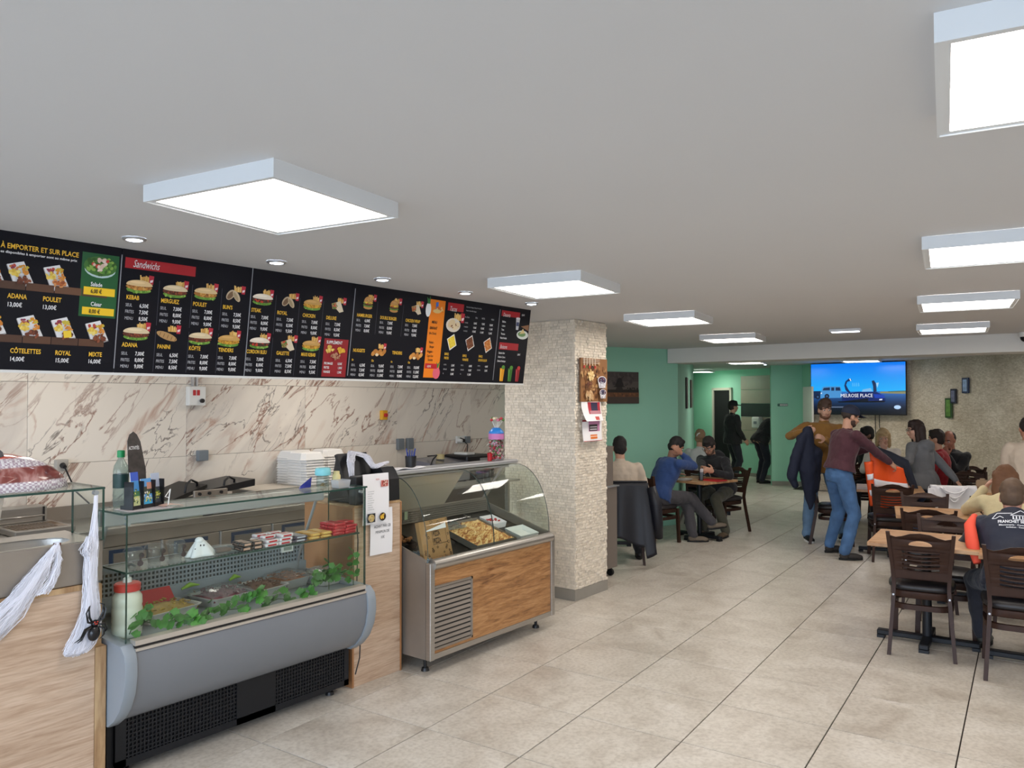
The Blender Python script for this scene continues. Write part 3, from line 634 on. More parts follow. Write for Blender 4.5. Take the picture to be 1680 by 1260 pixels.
for d in (1.932, 2.105, 2.27, 2.604, 2.763, 2.932, 3.354, 3.58):
    for v0, v1 in (((.24, .46), (.01, .22)) if d < 3 else ((.29, .5), )):
        q = PR(); q.rect(d-.001, v0, d+.001, v1, (70, 72, 86)); put(pi(d), 'column_line', q)
def fries_cup(q, u, v, s=1):
    for k in range(9): x = u+(k-4)*.0045*s; h = rr.uniform(.022, .034)*s; q.poly([(x-.003*s, v), (x+.003*s, v), (x+.004*s+(k-4)*.001, v+h), (x-.002*s+(k-4)*.001, v+h)], rr.choice(((224, 178, 96), (238, 200, 120), (206, 156, 78))))
    q.poly([(u+.022*s, v-.008*s), (u+.042*s, v-.008*s), (u+.045*s, v+.034*s), (u+.02*s, v+.036*s)], (190, 40, 60)); q.poly([(u+.026*s, v+.0*s), (u+.039*s, v+.004*s), (u+.041*s, v+.016*s), (u+.026*s, v+.012*s)], (240, 220, 224))
def sandwich(u, v, kind):
    q = PR(); fries_cup(q, u+.022, v+.018)
    if kind in ('pita',):
        q.oval(u-.02, v, .032, .02, (196, 176, 146), rot=50); q.oval(u-.02, v-.002, .026, .013, (120, 92, 66), rot=50); q.oval(u+.015, v-.004, .034, .016, (204, 184, 152), rot=-55); q.oval(u+.012, v-.006, .026, .009, (170, 150, 116), rot=-55)
    elif kind == 'panini':
        q.oval(u-.005, v-.005, .056, .018, (186, 146, 94), rot=-18); 
        for k in range(5): q.oval(u-.04+k*.02, v+.004-k*.006, .002, .013, (130, 94, 54), n=8, rot=-18)
    elif kind == 'wrap':
        q.poly([(u-.045, v+.01), (u+.02, v+.03), (u+.05, v-.03), (u+.02, v-.04)], (226, 212, 184)); q.poly([(u-.045, v+.01), (u-.01, v+.02), (u-.005, v-.02), (u-.035, v-.022)], (178, 142, 96)); q.specks(u-.02, v-.002, .018, .016, ((90, 130, 50), (170, 90, 50), (210, 60, 40)), 14, .006, rr)
    elif kind == 'burger':
        q.oval(u, v-.032, .036, .012, (196, 142, 78)); q.oval(u, v-.02, .04, .01, (90, 140, 50)); q.oval(u, v-.012, .037, .010, (96, 54, 34)); q.oval(u, v-.003, .038, .007, (240, 200, 70)); q.specks(u, v-.006, .037, .004, ((200, 60, 40), (110, 160, 60)), 8, .005, rr); q.oval(u, v+.002, .036, .034, (206, 152, 86), 0, 180); q.specks(u, v+.02, .022, .01, ((240, 220, 170), ), 8, .002, rr)
    elif kind == 'nuggets':
        for k in range(6): q.oval(u-.04+.018*k, v-.015+.014*(k % 2), .02, .014, rr.choice(((206, 142, 66), (190, 124, 54), (222, 160, 82))), rot=rr.random()*60)
        q.oval(u-.01, v-.022, .014, .009, (236, 216, 180))
    else:
        fill, sp = {'kebab': ((176, 116, 54), ((206, 140, 60), (150, 90, 40), (222, 170, 90))), 'dark': ((104, 50, 34), ((130, 62, 40), (84, 40, 28), (160, 80, 50))), 'steak': ((92, 56, 40), ((70, 40, 30), (200, 60, 40))), 'gold': ((206, 150, 50), ((232, 180, 60), (180, 120, 40)))}[kind]
        bun = {'steak': (238, 226, 206), 'kebab': (228, 196, 144), 'dark': (226, 206, 168), 'gold': (210, 164, 92)}[kind]
        q.oval(u-.004, v-.022, .060, .015, (108, 156, 58)); q.specks(u-.004, v-.024, .058, .010, ((90, 140, 46), (150, 190, 84)), 14, .007, rr); q.oval(u-.004, v-.008, .064, .016, fill); q.specks(u-.004, v-.010, .058, .010, sp, 26, .007, rr)
        q.oval(u-.004, v+.002, .064, .024, bun, 0, 180); q.oval(u-.004, v+.002, .064, .006, bun, 180, 360); q.oval(u-.014, v+.014, .036, .006, tuple(min(255, c+14) for c in bun))
    put(pi(u), 'sandwich_picture', q)
SAND = [(1.836, 0.425), (2.017, 0.421), (2.181, 0.427), (2.341, 0.432), (1.838, 0.197), (1.994, 0.195), (2.17, 0.194), (2.335, 0.192), (2.519, 0.432), (2.689, 0.432), (2.855, 0.434), (3.035, 0.441), (2.523, 0.191), (2.704, 0.191), (2.871, 0.195), (3.274, 0.486), (3.495, 0.485), (3.696, 0.485), (3.395, 0.183), (3.73, 0.175)]
KIND = ['kebab', 'dark', 'kebab', 'pita', 'dark', 'panini', 'dark', 'gold', 'steak', 'pita', 'gold', 'wrap', 'steak', 'wrap', 'gold', 'burger', 'burger', 'wrap', 'nuggets', 'nuggets']
for (u, v), k in zip(SAND, KIND): sandwich(u, v, k)
def plate_pic(u, v, k):
    q = PR(); c = [(-.052, .038), (.012, .058), (.054, -.030), (-.014, -.058)]
    q.poly([(u+x*1.04, v+y*1.04-.004) for x, y in c], (176, 176, 180)); q.poly([(u+x, v+y) for x, y in c], (236, 236, 238))
    q.specks(u-.022, v+.028, .016, .012, ((140, 50, 80), (190, 70, 60), (210, 130, 60)), 14, .007, rr); q.specks(u+.012, v+.03, .016, .012, ((222, 150, 40), (210, 190, 70)), 14, .007, rr)
    q.specks(u-.022, v+.006, .018, .016, ((240, 208, 90), (228, 190, 70), (246, 224, 130)), 18, .008, rr)
    q.specks(u+.022, v+.006, .014, .012, ((214, 130, 40), (226, 150, 60)), 14, .006, rr)
    q.specks(u+.012, v-.024, .026, .016, ((112, 56, 36), (140, 74, 46), (92, 46, 30)) if k != 1 else ((190, 104, 50), (160, 80, 40), (220, 150, 90)), 22, .008, rr)
    if k == 3: q.poly([(u-.004, v-.004), (u+.03, v-.002), (u+.034, v-.032), (u+.002, v-.036)], (244, 208, 60))
    put(pi(u), 'plate_picture', q)
for (u, v), k in zip(((1.318, .413), (1.461, .417), (1.369, .186), (1.506, .188), (1.652, .184), (1.205, .41), (1.225, .19)), range(7)): plate_pic(u, v, k)
q = PR(); q.o = .001; q.oval(1.648, .478, .07, .04, (190, 214, 214)); q.oval(1.648, .492, .074, .045, (70, 120, 50)); q.specks(1.648, .492, .068, .04, ((96, 150, 60), (140, 180, 80), (60, 100, 40)), 50, .010, rr); q.specks(1.648, .50, .046, .026, ((226, 196, 176), (236, 214, 200), (200, 60, 50)), 18, .010, rr); put(0, 'salad_picture', q)
q = PR(); q.o = .001; q.specks(3.005, .178, .03, .018, ((240, 208, 110), (222, 180, 80)), 20, .010, rr); q.specks(3.094, .173, .03, .018, ((240, 190, 60), (226, 170, 50)), 22, .009, rr); q.specks(3.05, .135, .034, .018, ((190, 140, 110), (160, 110, 84)), 24, .008, rr); put(2, 'extras_picture', q)
for (u, v), cc in zip(((4.076, .282), (4.271, .286), (4.474, .282)), (((240, 210, 60), (250, 226, 90)), ((120, 70, 44), (150, 92, 60)), ((206, 120, 50), (226, 160, 90)))):
    q = PR(); q.poly([(u-.05, v+.02), (u+.02, v+.06), (u+.055, v-.02), (u-.012, v-.06)], (236, 234, 232)); q.poly([(u-.042, v+.018), (u+.018, v+.05), (u+.046, v-.018), (u-.010, v-.05)], cc[0]); q.specks(u, v, .034, .036, cc, 30, .008, rr); put(3, 'tray_picture', q)
q = PR(); u, v = 4.085, .418; fries_cup(q, u+.03, v+.02, 1.6); q.oval(u-.01, v-.015, .075, .05, (224, 214, 200)); q.oval(u-.03, v-.005, .04, .026, (222, 200, 160), rot=30); q.oval(u+.02, v-.02, .042, .024, (230, 210, 172), rot=30); q.specks(u, v-.02, .04, .02, ((150, 90, 50), (100, 60, 40)), 8, .006, rr); put(3, 'tacos_picture', q)
q = PR(); u, v = 4.857, .421; q.poly([(u-.07, v+.09), (u-.02, v+.09), (u-.03, v), (u-.06, v)], (206, 208, 216)); q.oval(u-.045, v+.09, .026, .008, (240, 240, 244)); q.rect(u-.062, v+.03, u-.027, v+.06, (70, 80, 120)); q.oval(u+.03, v-.035, .075, .035, (232, 238, 230)); q.oval(u+.02, v-.03, .05, .02, (120, 160, 100)); q.poly([(u-.01, v-.03), (u+.06, v-.02), (u+.03, v+.015)], (236, 214, 150)); q.poly([(u+.0, v+.03), (u+.1, v+.05), (u+.1, v+.0)], (150, 104, 70)); put(4, 'dessert_picture', q)
q = PR()
for u, c in ((4.68, (236, 160, 30)), (4.78, (60, 120, 40)), (4.875, (150, 24, 36))): q.poly([(u-.028, .115), (u+.028, .115), (u+.02, .014), (u-.02, .014)], c); q.poly([(u-.02, .105), (u-.01, .105), (u-.01, .02), (u-.015, .02)], tuple(min(255, x+60) for x in c)); q.oval(u+.01, .122, .02, .016, (90, 150, 60) if c[1] > 100 else (200, 60, 60))
put(4, 'drinks_picture', q)
q = PR(); q.o = .001; q.poly([(3.88, .545), (3.905, .55), (3.91, .50), (3.885, .495)], (60, 110, 200)); q.specks(3.925, .50, .035, .02, ((236, 180, 90), (240, 200, 130), (200, 110, 50)), 18, .010, rr); q.oval(3.895, .485, .04, .014, (226, 190, 120)); put(3, 'snack_picture', q)
q = PR(); q.o = .001; q.oval(3.812, .49, .026, .05, (236, 240, 240)); q.poly([(3.80, .53), (3.79, .575), (3.81, .56), (3.82, .585), (3.826, .53)], (50, 120, 60)); put(3, 'radish_picture', q)
q = PR(); q.o = .001; q.oval(3.95, .058, .036, .042, (226, 100, 120)); q.poly([(3.945, .095), (3.94, .135), (3.955, .12), (3.975, .14), (3.965, .094)], (60, 130, 60)); put(3, 'onion_picture', q)
for i, l in letter: build('lettering', l, M_print, panels[i], kind='stuff')
# ---------------------------------------------------------------- counters
# oak-fronted serving counter at the left edge with a steel top and glass guard
lc = thing('serving_counter', 'light oak fronted serving counter with steel top and glass guard at left edge', 'counter', (.9, 3.62, 0))
m = MB(); m.box(.1, 1.598, 3.62, 3.66, 0, .925); build('wood_front', m, M_lam, lc)
m = MB(); m.box(.1, 1.598, 3.615, 3.66, .926, .95); build('wood_batten', m, M_lamb, lc)
m = MB(); m.box(1.6, 1.645, 3.612, 4.1, 0, .66); m.box(1.6, 1.645, 3.66, 4.1, .66, .93); build('end_panel', m, M_lamb, lc)
m = MB(); m.rbox(.1, 1.63, 3.618, 3.64, .952, 1.135, .004, 1); build('steel_front', m, M_steel_d, lc)
# worktop with two sunk basins
def ov(cx, cy, rx, ry, n=24, p=2.8): return [(cx+rx*math.copysign(abs(math.cos(a))**(2/p), math.cos(a)), cy+ry*math.copysign(abs(math.sin(a))**(2/p), math.sin(a))) for a in [2*math.pi*k/n for k in range(n)]]
m = MB(); m.T = Matrix.Translation((0, 0, 1.133)); b1 = ov(1.30, 3.77, .24, .11); b2 = ov(.76, 3.77, .24, .11)
vs, fs = plate([(.1, 3.64), (1.63, 3.64), (1.63, 4.02), (.1, 4.02)], [b1, b2], .006); m.add(vs, fs); build('worktop', m, M_steel, lc)
for b, c in ((b1, (1.30, 3.77)), (b2, (.76, 3.77))):
    m = MB(); m.loft([[(c[0]+(x-c[0])*s, c[1]+(y-c[1])*s, z) for x, y in b] for s, z in ((1, 1.13), (.96, 1.09), (.86, 1.04), (.5, 1.03), (.02, 1.03))], caps=False); build('basin', m, M_steel, lc, smooth=60)
m = MB(); m.rbox(.1, 1.63, 3.99, 4.03, .7, 1.13, .003, 1); build('back_panel', m, M_steel_d, lc)
def glasspane(name, mb_box, parent, **k):
    """box given as x0,x1,y0,y1,z0,z1: clear faces with green cut edges"""
    x0, x1, y0, y1, z0, z1 = mb_box; m = MB(); d = (x1-x0, y1-y0, z1-z0); ax = d.index(min(d))
    vs = [(x, y, z) for z in (z0, z1) for y in (y0, y1) for x in (x0, x1)]
    F = {2: [(0, 2, 3, 1), (4, 5, 7, 6)], 1: [(0, 1, 5, 4), (2, 6, 7, 3)], 0: [(0, 4, 6, 2), (1, 3, 7, 5)]}
    for a, ff in F.items():
        for f in ff: m.add([], [], 0); 
    m.v = vs; m.f = []; m.m = []; m.c = []
    for a, ff in F.items():
        for f in ff: m.f.append(list(f)); m.m.append(0 if a == ax else 1); m.c.append((1, 1, 1))
    return build(name, m, [M_glass, M_gedge], parent, **k)
glasspane('top_pane', (.1, 1.628, 3.60, 3.93, 1.364, 1.374), lc); glasspane('end_pane', (1.618, 1.628, 3.605, 3.92, 1.137, 1.363), lc)
def clampset(parent, pts, r=.011):
    for p in pts:
        m = MB(); m.cyl(Vector(p)-Vector((0, .012, 0)), Vector(p)+Vector((0, .012, 0)), r, n=12); build('glass_clamp', m, M_alu, parent, smooth=40)
clampset(lc, [(1.612, 3.66, 1.345), (1.612, 3.86, 1.345), (1.612, 3.66, 1.16)])

# refrigerated display case --------------------------------------------------
CX0, CX1 = 1.675, 3.075
rc = thing('display_case', 'long grey refrigerated glass display case full of salads and chocolate bars', 'display case', (2.37, 3.75, 0))
prof = [(3.50, .655), (3.468, .64), (3.458, .60), (3.456, .54), (3.472, .46), (3.51, .385), (3.56, .33), (3.62, .30), (3.70, .30), (3.70, .655)]
m = MB(); m.loft([[(x, y, z) for y, z in prof] for x in (CX0+.03, CX1-.03)]); build('front_panel', m, M_grey, rc, smooth=35)
m = MB(); m.box(CX0+.03, CX1-.03, 3.468, 3.52, .668, .69); build('upper_rail', m, mat('champagne_aluminium', (196, 188, 178), .35, .5), rc)
m = MB(); m.box(CX0+.03, CX1-.03, 3.474, 3.52, .656, .667); build('rail_gap', m, M_black, rc)
m = MB(); m.box(CX0+.03, CX1-.03, 3.462, 3.50, .644, .656); build('lower_rail', m, mat('champagne_aluminium'), rc)
for x0, x1, lb in ((CX0-.024, CX0+.03, None), (CX1-.03, CX1+.03, None)):
    P = [(y-.014 if z < .65 else y-.008, z+(.02 if z > .65 else 0)-(.01 if z < .31 else 0)) for y, z in prof[:-2]]+[(4.12, .28), (4.12, .70), (3.75, .69)]
    q = MB(); cy = sum(p[0] for p in P)/len(P); cz = sum(p[1] for p in P)/len(P); s = .985
    q.loft([[(x0, cy+(y-cy)*s, cz+(z-cz)*s) for y, z in P], [(x0+.008, y, z) for y, z in P], [(x1-.008, y, z) for y, z in P], [(x1, cy+(y-cy)*s, cz+(z-cz)*s) for y, z in P]]); build('end_cap', q, M_greyl, rc, smooth=35)
m = MB(); m.box(CX0+.03, CX1-.03, 3.53, 4.06, .60, .665); build('deck', m, mat('deck_steel', (150, 160, 164), .35, .4), rc)
m = MB(); m.box(CX0+.03, CX1-.03, 4.06, 4.12, .30, .78); build('back_body', m, M_greyl, rc)
# machine bay: black frame with two square-hole grilles and a plain middle
m = MB(); m.box(1.74, 3.11, 3.72, 4.10, .05, .30); build('machine_bay', m, mat('dark_interior', (30, 30, 32), .8), rc)
m = MB(); bx0, bx1, bz0, bz1 = 1.73, 3.115, .045, .30
for (a, b, c, d) in ((bx0, bx1, bz0, bz0+.035), (bx0, bx1, bz1-.02, bz1), (bx0, bx0+.05, bz0, bz1), (bx1-.035, bx1, bz0, bz1), (2.36, 2.60, bz0, bz1)): m.box(a, b, 3.70, 3.712, c, d)
build('grille_frame', m, M_blackm, rc)
for gx0, gx1 in ((bx0+.05, 2.36), (2.60, bx1-.035)):
    m = MB(); n = int((gx1-gx0)/.019)
    for k in range(n): x = gx0+.0095+k*.019; m.box(x, x+.0075, 3.702, 3.708, bz0+.035, bz1-.02)
    for k in range(10): z = bz0+.04+k*.02; m.box(gx0, gx1, 3.7025, 3.7085, z, z+.0075)
    build('grille', m, M_blackm, rc, kind='stuff')
m = MB(); m.box(1.70, 1.73, 3.72, 4.10, .03, .32); build('side_plate', m, M_blackm, rc)
for x in (1.80, 3.02):
    for y in (3.76, 4.03):
        m = MB(); m.cyl((x, y, .0), (x, y, .018), .026, .022, 12); m.cyl((x, y, .018), (x, y, .05), .010, n=8); build('foot', m, M_black, rc, smooth=40)
# louvred back wall behind the salads
def perf(x0, x1, y, z0, z1, nx, nz, name, mm, parent, t=.006):
    m = MB(); sx = (x1-x0)/nx; sz = (z1-z0)/nz
    for k in range(nx+1): m.box(x0+k*sx-.2*sx, x0+k*sx+.2*sx, y, y+t, z0, z1)
    for k in range(nz+1): m.box(x0, x1, y+.0006, y+t-.0006, z0+k*sz-.2*sz, z0+k*sz+.2*sz)
    return build(name, m, mm, parent, kind='stuff')
m = MB(); m.box(CX0+.05, CX1-.05, 4.02, 4.03, .70, .935); build('back_plate', m, mat('slot_shadow_grey', (62, 70, 72), .6), rc)
perf(CX0+.07, CX1-.07, 4.004, .775, .895, 58, 5, 'perforated_plate', M_greyl, rc)
m = MB(); m.box(CX0+.05, CX1-.05, 3.998, 4.012, .895, .94); m.box(CX0+.05, CX1-.05, 3.998, 4.012, .70, .772); build('plate_rim', m, M_greyl, rc)
m = MB(); m.box(2.84, 2.92, 3.985, 4.0, .845, .885); build('thermometer', m, M_whitep, rc); m = MB(); m.box(2.852, 2.908, 3.983, 3.9849, .856, .876); build('thermometer_display', m, mat('lcd_grey', (150, 160, 150), .3), rc)
# glass box
glasspane('front_pane', (CX0+.006, CX1, 3.505, 3.513, .672, 1.247), rc)
glasspane('left_pane', (CX0+.006, CX0+.014, 3.514, 3.80, .672, 1.247), rc); glasspane('right_pane', (CX1-.008, CX1, 3.514, 3.84, .672, 1.247), rc)
glasspane('top_pane', (CX0-.012, CX1+.006, 3.497, 3.80, 1.248, 1.257), rc); glasspane('shelf_pane', (CX0+.02, CX1-.02, 3.535, 3.77, .978, .986), rc)
m = MB(); m.rbox(CX0+.02, CX1-.10, 3.76, 3.84, 1.165, 1.245, .006, 2); build('light_rail', m, M_alu, rc)
for x in (CX0+.05, CX1-.13):
    m = MB(); m.tube([(x, 3.80, 1.165), (x, 3.82, 1.12), (x+.01, 3.90, .98), (x+.02, 4.0, .80), (x+.02, 4.01, .70)], .009, 8); build('bracket', m, M_alu, rc, smooth=60)
clampset(rc, [(CX0+.02, 3.53, 1.232), (CX0+.02, 3.53, 1.205), (CX1-.015, 3.53, 1.225)], .009)

# oak till counter between the two cases --------------------------------------
tc_ = thing('till_counter', 'narrow light oak till counter between the grey case and pizza case', 'counter', (3.37, 3.95, 0))
m = MB(); m.box(3.178, 3.568, 3.732, 4.20, 0, 1.095); build('body', m, M_lam, tc_)
m = MB(); m.box(3.165, 3.178, 3.726, 4.20, 0, 1.1); build('edge_strip', m, mat('copper_oak_edge', (164, 116, 76), .5, var=.1), tc_); m = MB(); m.box(3.568, 3.578, 3.726, 4.20, 0, 1.1); build('edge_strip', m, mat('copper_oak_edge'), tc_)
m = MB(); m.box(3.178, 3.568, 3.726, 4.20, 1.095, 1.11); build('top', m, M_lamb, tc_)

# pizza display with curved glass ----------------------------------------------
PX0, PX1 = 3.60, 4.985
pz = thing('pizza_case', 'steel and rustic oak pizza display case with curved glass by the pillar', 'display case', (4.29, 3.85, 0))
m = MB(); m.box(PX0+.03, PX1-.03, 3.50, 3.52, .13, .672); build('wood_panel', m, M_amber, pz)
m = MB(); m.box(PX0+.03, PX1-.03, 3.492, 3.53, .098, .132); build('bottom_rail', m, M_steel, pz)
m = MB(); m.tube([(PX0+.035, 3.505, .702), (PX1-.035, 3.505, .702)], .036, 16); build('front_roll', m, M_steel, pz, smooth=50)
for x0, x1 in ((PX0, PX0+.045), (PX1-.045, PX1)):
    m = MB(); m.rbox(x0, x1, 3.487, 3.53, .095, .715, .004, 1); build('corner_post', m, M_steel, pz)
for x0, x1 in ((PX0, PX0+.012), (PX1-.012, PX1)):
    P = [(3.53, .098), (4.22, .098), (4.22, .93), (3.53, .735)]; m = MB(); m.loft([[(x, y, z) for y, z in P] for x in (x0, x1)]); build('side_panel', m, M_steel_d, pz)
m = MB(); m.box(PX0+.012, PX1-.012, 3.53, 4.20, .098, .12); build('bottom', m, M_steel_d, pz)
m = MB(); m.loft([[(x, 3.53, .655), (x, 4.18, .84), (x, 4.18, .85), (x, 3.53, .665)] for x in (PX0+.012, PX1-.012)]); build('deck', m, mat('dark_deck', (58, 54, 50), .35, .5), pz)
m = MB(); m.loft([[(PX0+.012, 4.19, .098), (PX0+.012, 4.22, .098), (PX0+.012, 4.22, .95), (PX0+.012, 4.19, .95)], [(PX1-.012, 4.19, .098), (PX1-.012, 4.22, .098), (PX1-.012, 4.22, .95), (PX1-.012, 4.19, .95)]]); build('back_panel', m, M_steel_d, pz)
# ventilation louvre
m = MB(); lx0, lx1, lz0, lz1 = 3.628, 4.015, .155, .565
for (a, b, c, d) in ((lx0, lx1, lz0, lz0+.014), (lx0, lx1, lz1-.014, lz1), (lx0, lx0+.014, lz0, lz1), (lx1-.014, lx1, lz0, lz1)): m.box(a, b, 3.488, 3.502, c, d)
build('louvre_frame', m, M_steel_d, pz); m = MB(); m.box(lx0+.014, lx1-.014, 3.4992, 3.4998, lz0+.014, lz1-.014); build('louvre_back', m, M_black, pz)
for k in range(12):
    z = lz0+.022+k*.0318; m = MB(); m.loft([[(x, 3.4915, z), (x, 3.4985, z+.018), (x, 3.4995, z+.016), (x, 3.4925, z-.002)] for x in (lx0+.014, lx1-.014)]); build('slat', m, M_steel_d, pz)
for x in (PX0+.07, PX1-.1):
    for y in (3.60, 4.12):
        m = MB(); m.cyl((x, y, 0), (x, y, .02), .028, .022, 14); m.cyl((x, y, .02), (x, y, .098), .012, n=10); build('foot', m, M_black, pz, smooth=40)
# curved front glass in two panes, glass ends, top shelf
arc = []
for k in range(13):
    a = rad(90*k/12); arc.append((3.86-.335*math.cos(a)**.9, .742+.512*math.sin(a)))
def curved(x0, x1, name):
    m = MB(); rings = []
    for x in (x0, x1): rings.append([(x, y, z) for y, z in arc]+[(x, y+.006, z-.003) for y, z in reversed(arc)])
    n = len(rings[0]); vs = [p for r in rings for p in r]; fs = []; mi = []
    for j in range(n):
        k = (j+1) % n; fs.append([j, k, n+k, n+j]); mi.append(1 if j in (12, n-1) else 0)
    for j in range(12):
        fs.append([j, j+1, n-2-j, n-1-j]); mi.append(1); fs.append([n+j, n+n-1-j, n+n-2-j, n+j+1]); mi.append(1)
    m.v = vs; m.f = fs; m.m = mi; m.c = [(1, 1, 1)]*len(fs); build(name, m, [M_glass, mat('glass_cut_edge', (70, 84, 80), .2)], pz, smooth=40)
curved(PX0+.02, 4.288, 'curved_pane'); curved(4.292, PX1-.02, 'curved_pane')
for x in (PX0+.022, PX1-.030):
    m = MB(); P = [(y+.008, z-.004) for y, z in arc]+[(3.95, 1.25), (4.17, .95), (4.17, .925), (3.54, .742)]; m.loft([[(xx, y, z) for y, z in P] for xx in (x, x+.006)]); build('end_pane', m, M_glass, pz)
m = MB(); m.rbox(PX0, PX1, 3.845, 4.0, 1.255, 1.285, .008, 2); build('top_shelf', m, M_alu, pz)
m = MB(); m.box(PX0+.012, PX1-.012, 3.93, 3.97, 1.22, 1.256); build('top_rail', m, M_steel, pz)
# back: a closed steel door left, an open gap right
m = MB(); P = [(3.965, 1.22), (3.975, 1.222), (4.185, .952), (4.175, .95)]; m.loft([[(x, y, z) for y, z in P] for x in (PX0+.03, 4.46)]); build('sliding_door', m, mat('polished_steel', (226, 214, 194), .3, .25), pz)  # warm reflection of the room put into the door's base colour
m = MB(); m.loft([[(x, y, z) for y, z in [(3.96, 1.222), (3.98, 1.222), (4.19, .952), (4.17, .95)]] for x in (PX1-.05, PX1-.02)]); build('door_jamb', m, M_steel, pz)
m = MB(); m.box(PX0+.02, PX1-.02, 4.16, 4.19, .85, .955); build('air_duct', m, M_steel_d, pz)
perf(PX0+.04, PX1-.04, 4.152, .86, .94, 90, 5, 'perforated_plate', M_steel_d, pz, .005)
m = MB(); m.loft([[(x, 3.56, .674), (x, 4.15, .842), (x, 4.15, .85), (x, 3.56, .682)] for x in (4.66, 4.672)]); build('divider_bar', m, M_steel, pz)

# refrigerated work bench along the marble wall ---------------------------------
wb = thing('refrigerated_bench', 'long steel refrigerated work bench with drawers along the marble wall', 'bench', (3.2, 5.8, 0))
m = MB(); m.box(.2, 7.2, 5.52, 6.12, .12, .80); build('body', m, M_steel_d, wb)
m = MB(); m.rbox(.2, 7.2, 5.48, 6.135, .835, .885, .006, 2); build('top', m, M_steel, wb)
m = MB(); m.box(.2, 7.2, 5.495, 5.52, .755, .835); build('apron', m, M_steel_d, wb)
m = MB(); m.box(.2, 3.2, 6.12, 6.138, .885, .985); build('upstand', m, M_steel_d, wb)
for i in range(9):
    x = .56+.466*i
    f = MB(); f.rbox(x+.008, x+.458, 5.495, 5.519, .46, .748, .004, 1); dr_ = build('drawer', f, M_steel_d, wb)
    g = MB(); g.box(x+.09, x+.36, 5.4925, 5.4948, .63, .73); build('recess', g, mat('handle_blue', (36, 54, 80), .4), dr_)
    g = MB(); g.loft([[(x+.115, 5.478, .640), (x+.34, 5.478, .640), (x+.35, 5.478, .70), (x+.115, 5.478, .705)], [(x+.115, 5.4924, .640), (x+.34, 5.4924, .640), (x+.35, 5.4924, .70), (x+.115, 5.4924, .705)]]); build('handle', g, M_steel, dr_)
    f = MB(); f.rbox(x+.008, x+.458, 5.495, 5.519, .15, .452, .004, 1); build('drawer', f, M_steel_d, wb)
    f = MB(); f.box(x-.006, x+.006, 5.488, 5.519, .13, .752); build('stile', f, M_alu, wb)
for x in (.4, 2.5, 4.8, 7.0):
    for y in (5.58, 6.06): m = MB(); m.cyl((x, y, 0), (x, y, .12), .02, n=10); build('leg', m, M_steel, wb)
# ---------------------------------------------------------------- things on and around the counters
def web(name, label, path, radii, strands, seed, parent=None, cat='decoration', sheet=None):
    """stretched white cobweb fibres around a path (uncountable threads)"""
    rr = random.Random(seed); m = MB(); P = [Vector(p) for p in path]
    for k in range(strands):
        ph = rr.random()*6.28; rq = rr.uniform(.2, 1); pts = []; f = rr.uniform(-1.2, 1.2); t0 = rr.choice((0, 0, 0, rr.random()*.4)); t1 = rr.choice((1, 1, 1-rr.random()*.4))
        for i in range(13):
            t = t0+(t1-t0)*i/12; x = t*(len(P)-1); a = min(int(x), len(P)-2); p = P[a].lerp(P[a+1], x-a); r = (radii[a]+(radii[a+1]-radii[a])*(x-a))*rq
            an = ph+f*t*3; pts.append(p+Vector((math.cos(an)*r+rr.uniform(-.006, .006), math.sin(an)*min(r, .018)*.6, math.sin(an)*r*.25+rr.uniform(-.006, .006))))
        m.tube(pts, rr.choice((.0005, .0007, .001, .0018)), 4, False)
    o = build(name, m, [mat('cobweb_fibre', (232, 232, 240), .9)], parent)
    return o
def webfilm(parent, path, radii, name='veil'):
    m = MB(); rings = []
    for p, r in zip(path, radii): rings.append([(p[0]+math.cos(a)*r, p[1]+math.sin(a)*min(r*.5, .016), p[2]+math.sin(a)*r*.25) for a in [6.283*k/14 for k in range(14)]])
    m.loft(rings); return build(name, m, gmat('cobweb_veil', (255, 255, 255), .6, 1.0, .26, (240, 240, 248)), parent, smooth=180)
# hanging cobweb with the plastic spider
W1 = [(1.585, 3.592, 1.335), (1.580, 3.592, 1.20), (1.568, 3.59, 1.10), (1.560, 3.585, .98), (1.565, 3.585, .86), (1.548, 3.58, .76), (1.515, 3.575, .70), (1.495, 3.575, .672)]
R1 = [.004, .010, .032, .028, .036, .062, .068, .05]
wb1 = thing('hanging_cobweb', 'white stretched cobweb hanging from the glass guard beside the grey case', 'decoration', (1.55, 3.59, .67))
setkind(web('fibres', '', W1, R1, 260, 4, wb1), 'stuff'); webfilm(wb1, W1, [r*.92 for r in R1])
setkind(web('tangle', '', [(1.552, 3.585, 1.16), (1.546, 3.583, 1.11), (1.552, 3.583, 1.06)], [.012, .034, .012], 70, 31, wb1), 'stuff')
sp = thing('toy_spider', 'big black plastic toy spider on the hanging white cobweb', 'toy spider', (1.562, 3.552, .74))
M_sp = mat('glossy_black_toy', (14, 14, 17), .25)
m = MB(); m.ell((1.562, 3.548, .745), (.026, .020, .034), R=Matrix.Rotation(.2, 3, 'Y')); build('abdomen', m, M_sp, sp, smooth=180)
m = MB(); m.ell((1.568, 3.552, .786), (.017, .014, .016)); build('head', m, M_sp, sp, smooth=180)
m = MB(); [m.ell((1.568+dx, 3.540, .79+dz), .0035, 8, 5) for dx, dz in ((-.006, .004), (.006, .004), (-.003, -.004), (.003, -.004))]; build('eyes', m, mat('red_dots', (200, 50, 30), .3), sp, kind='stuff')
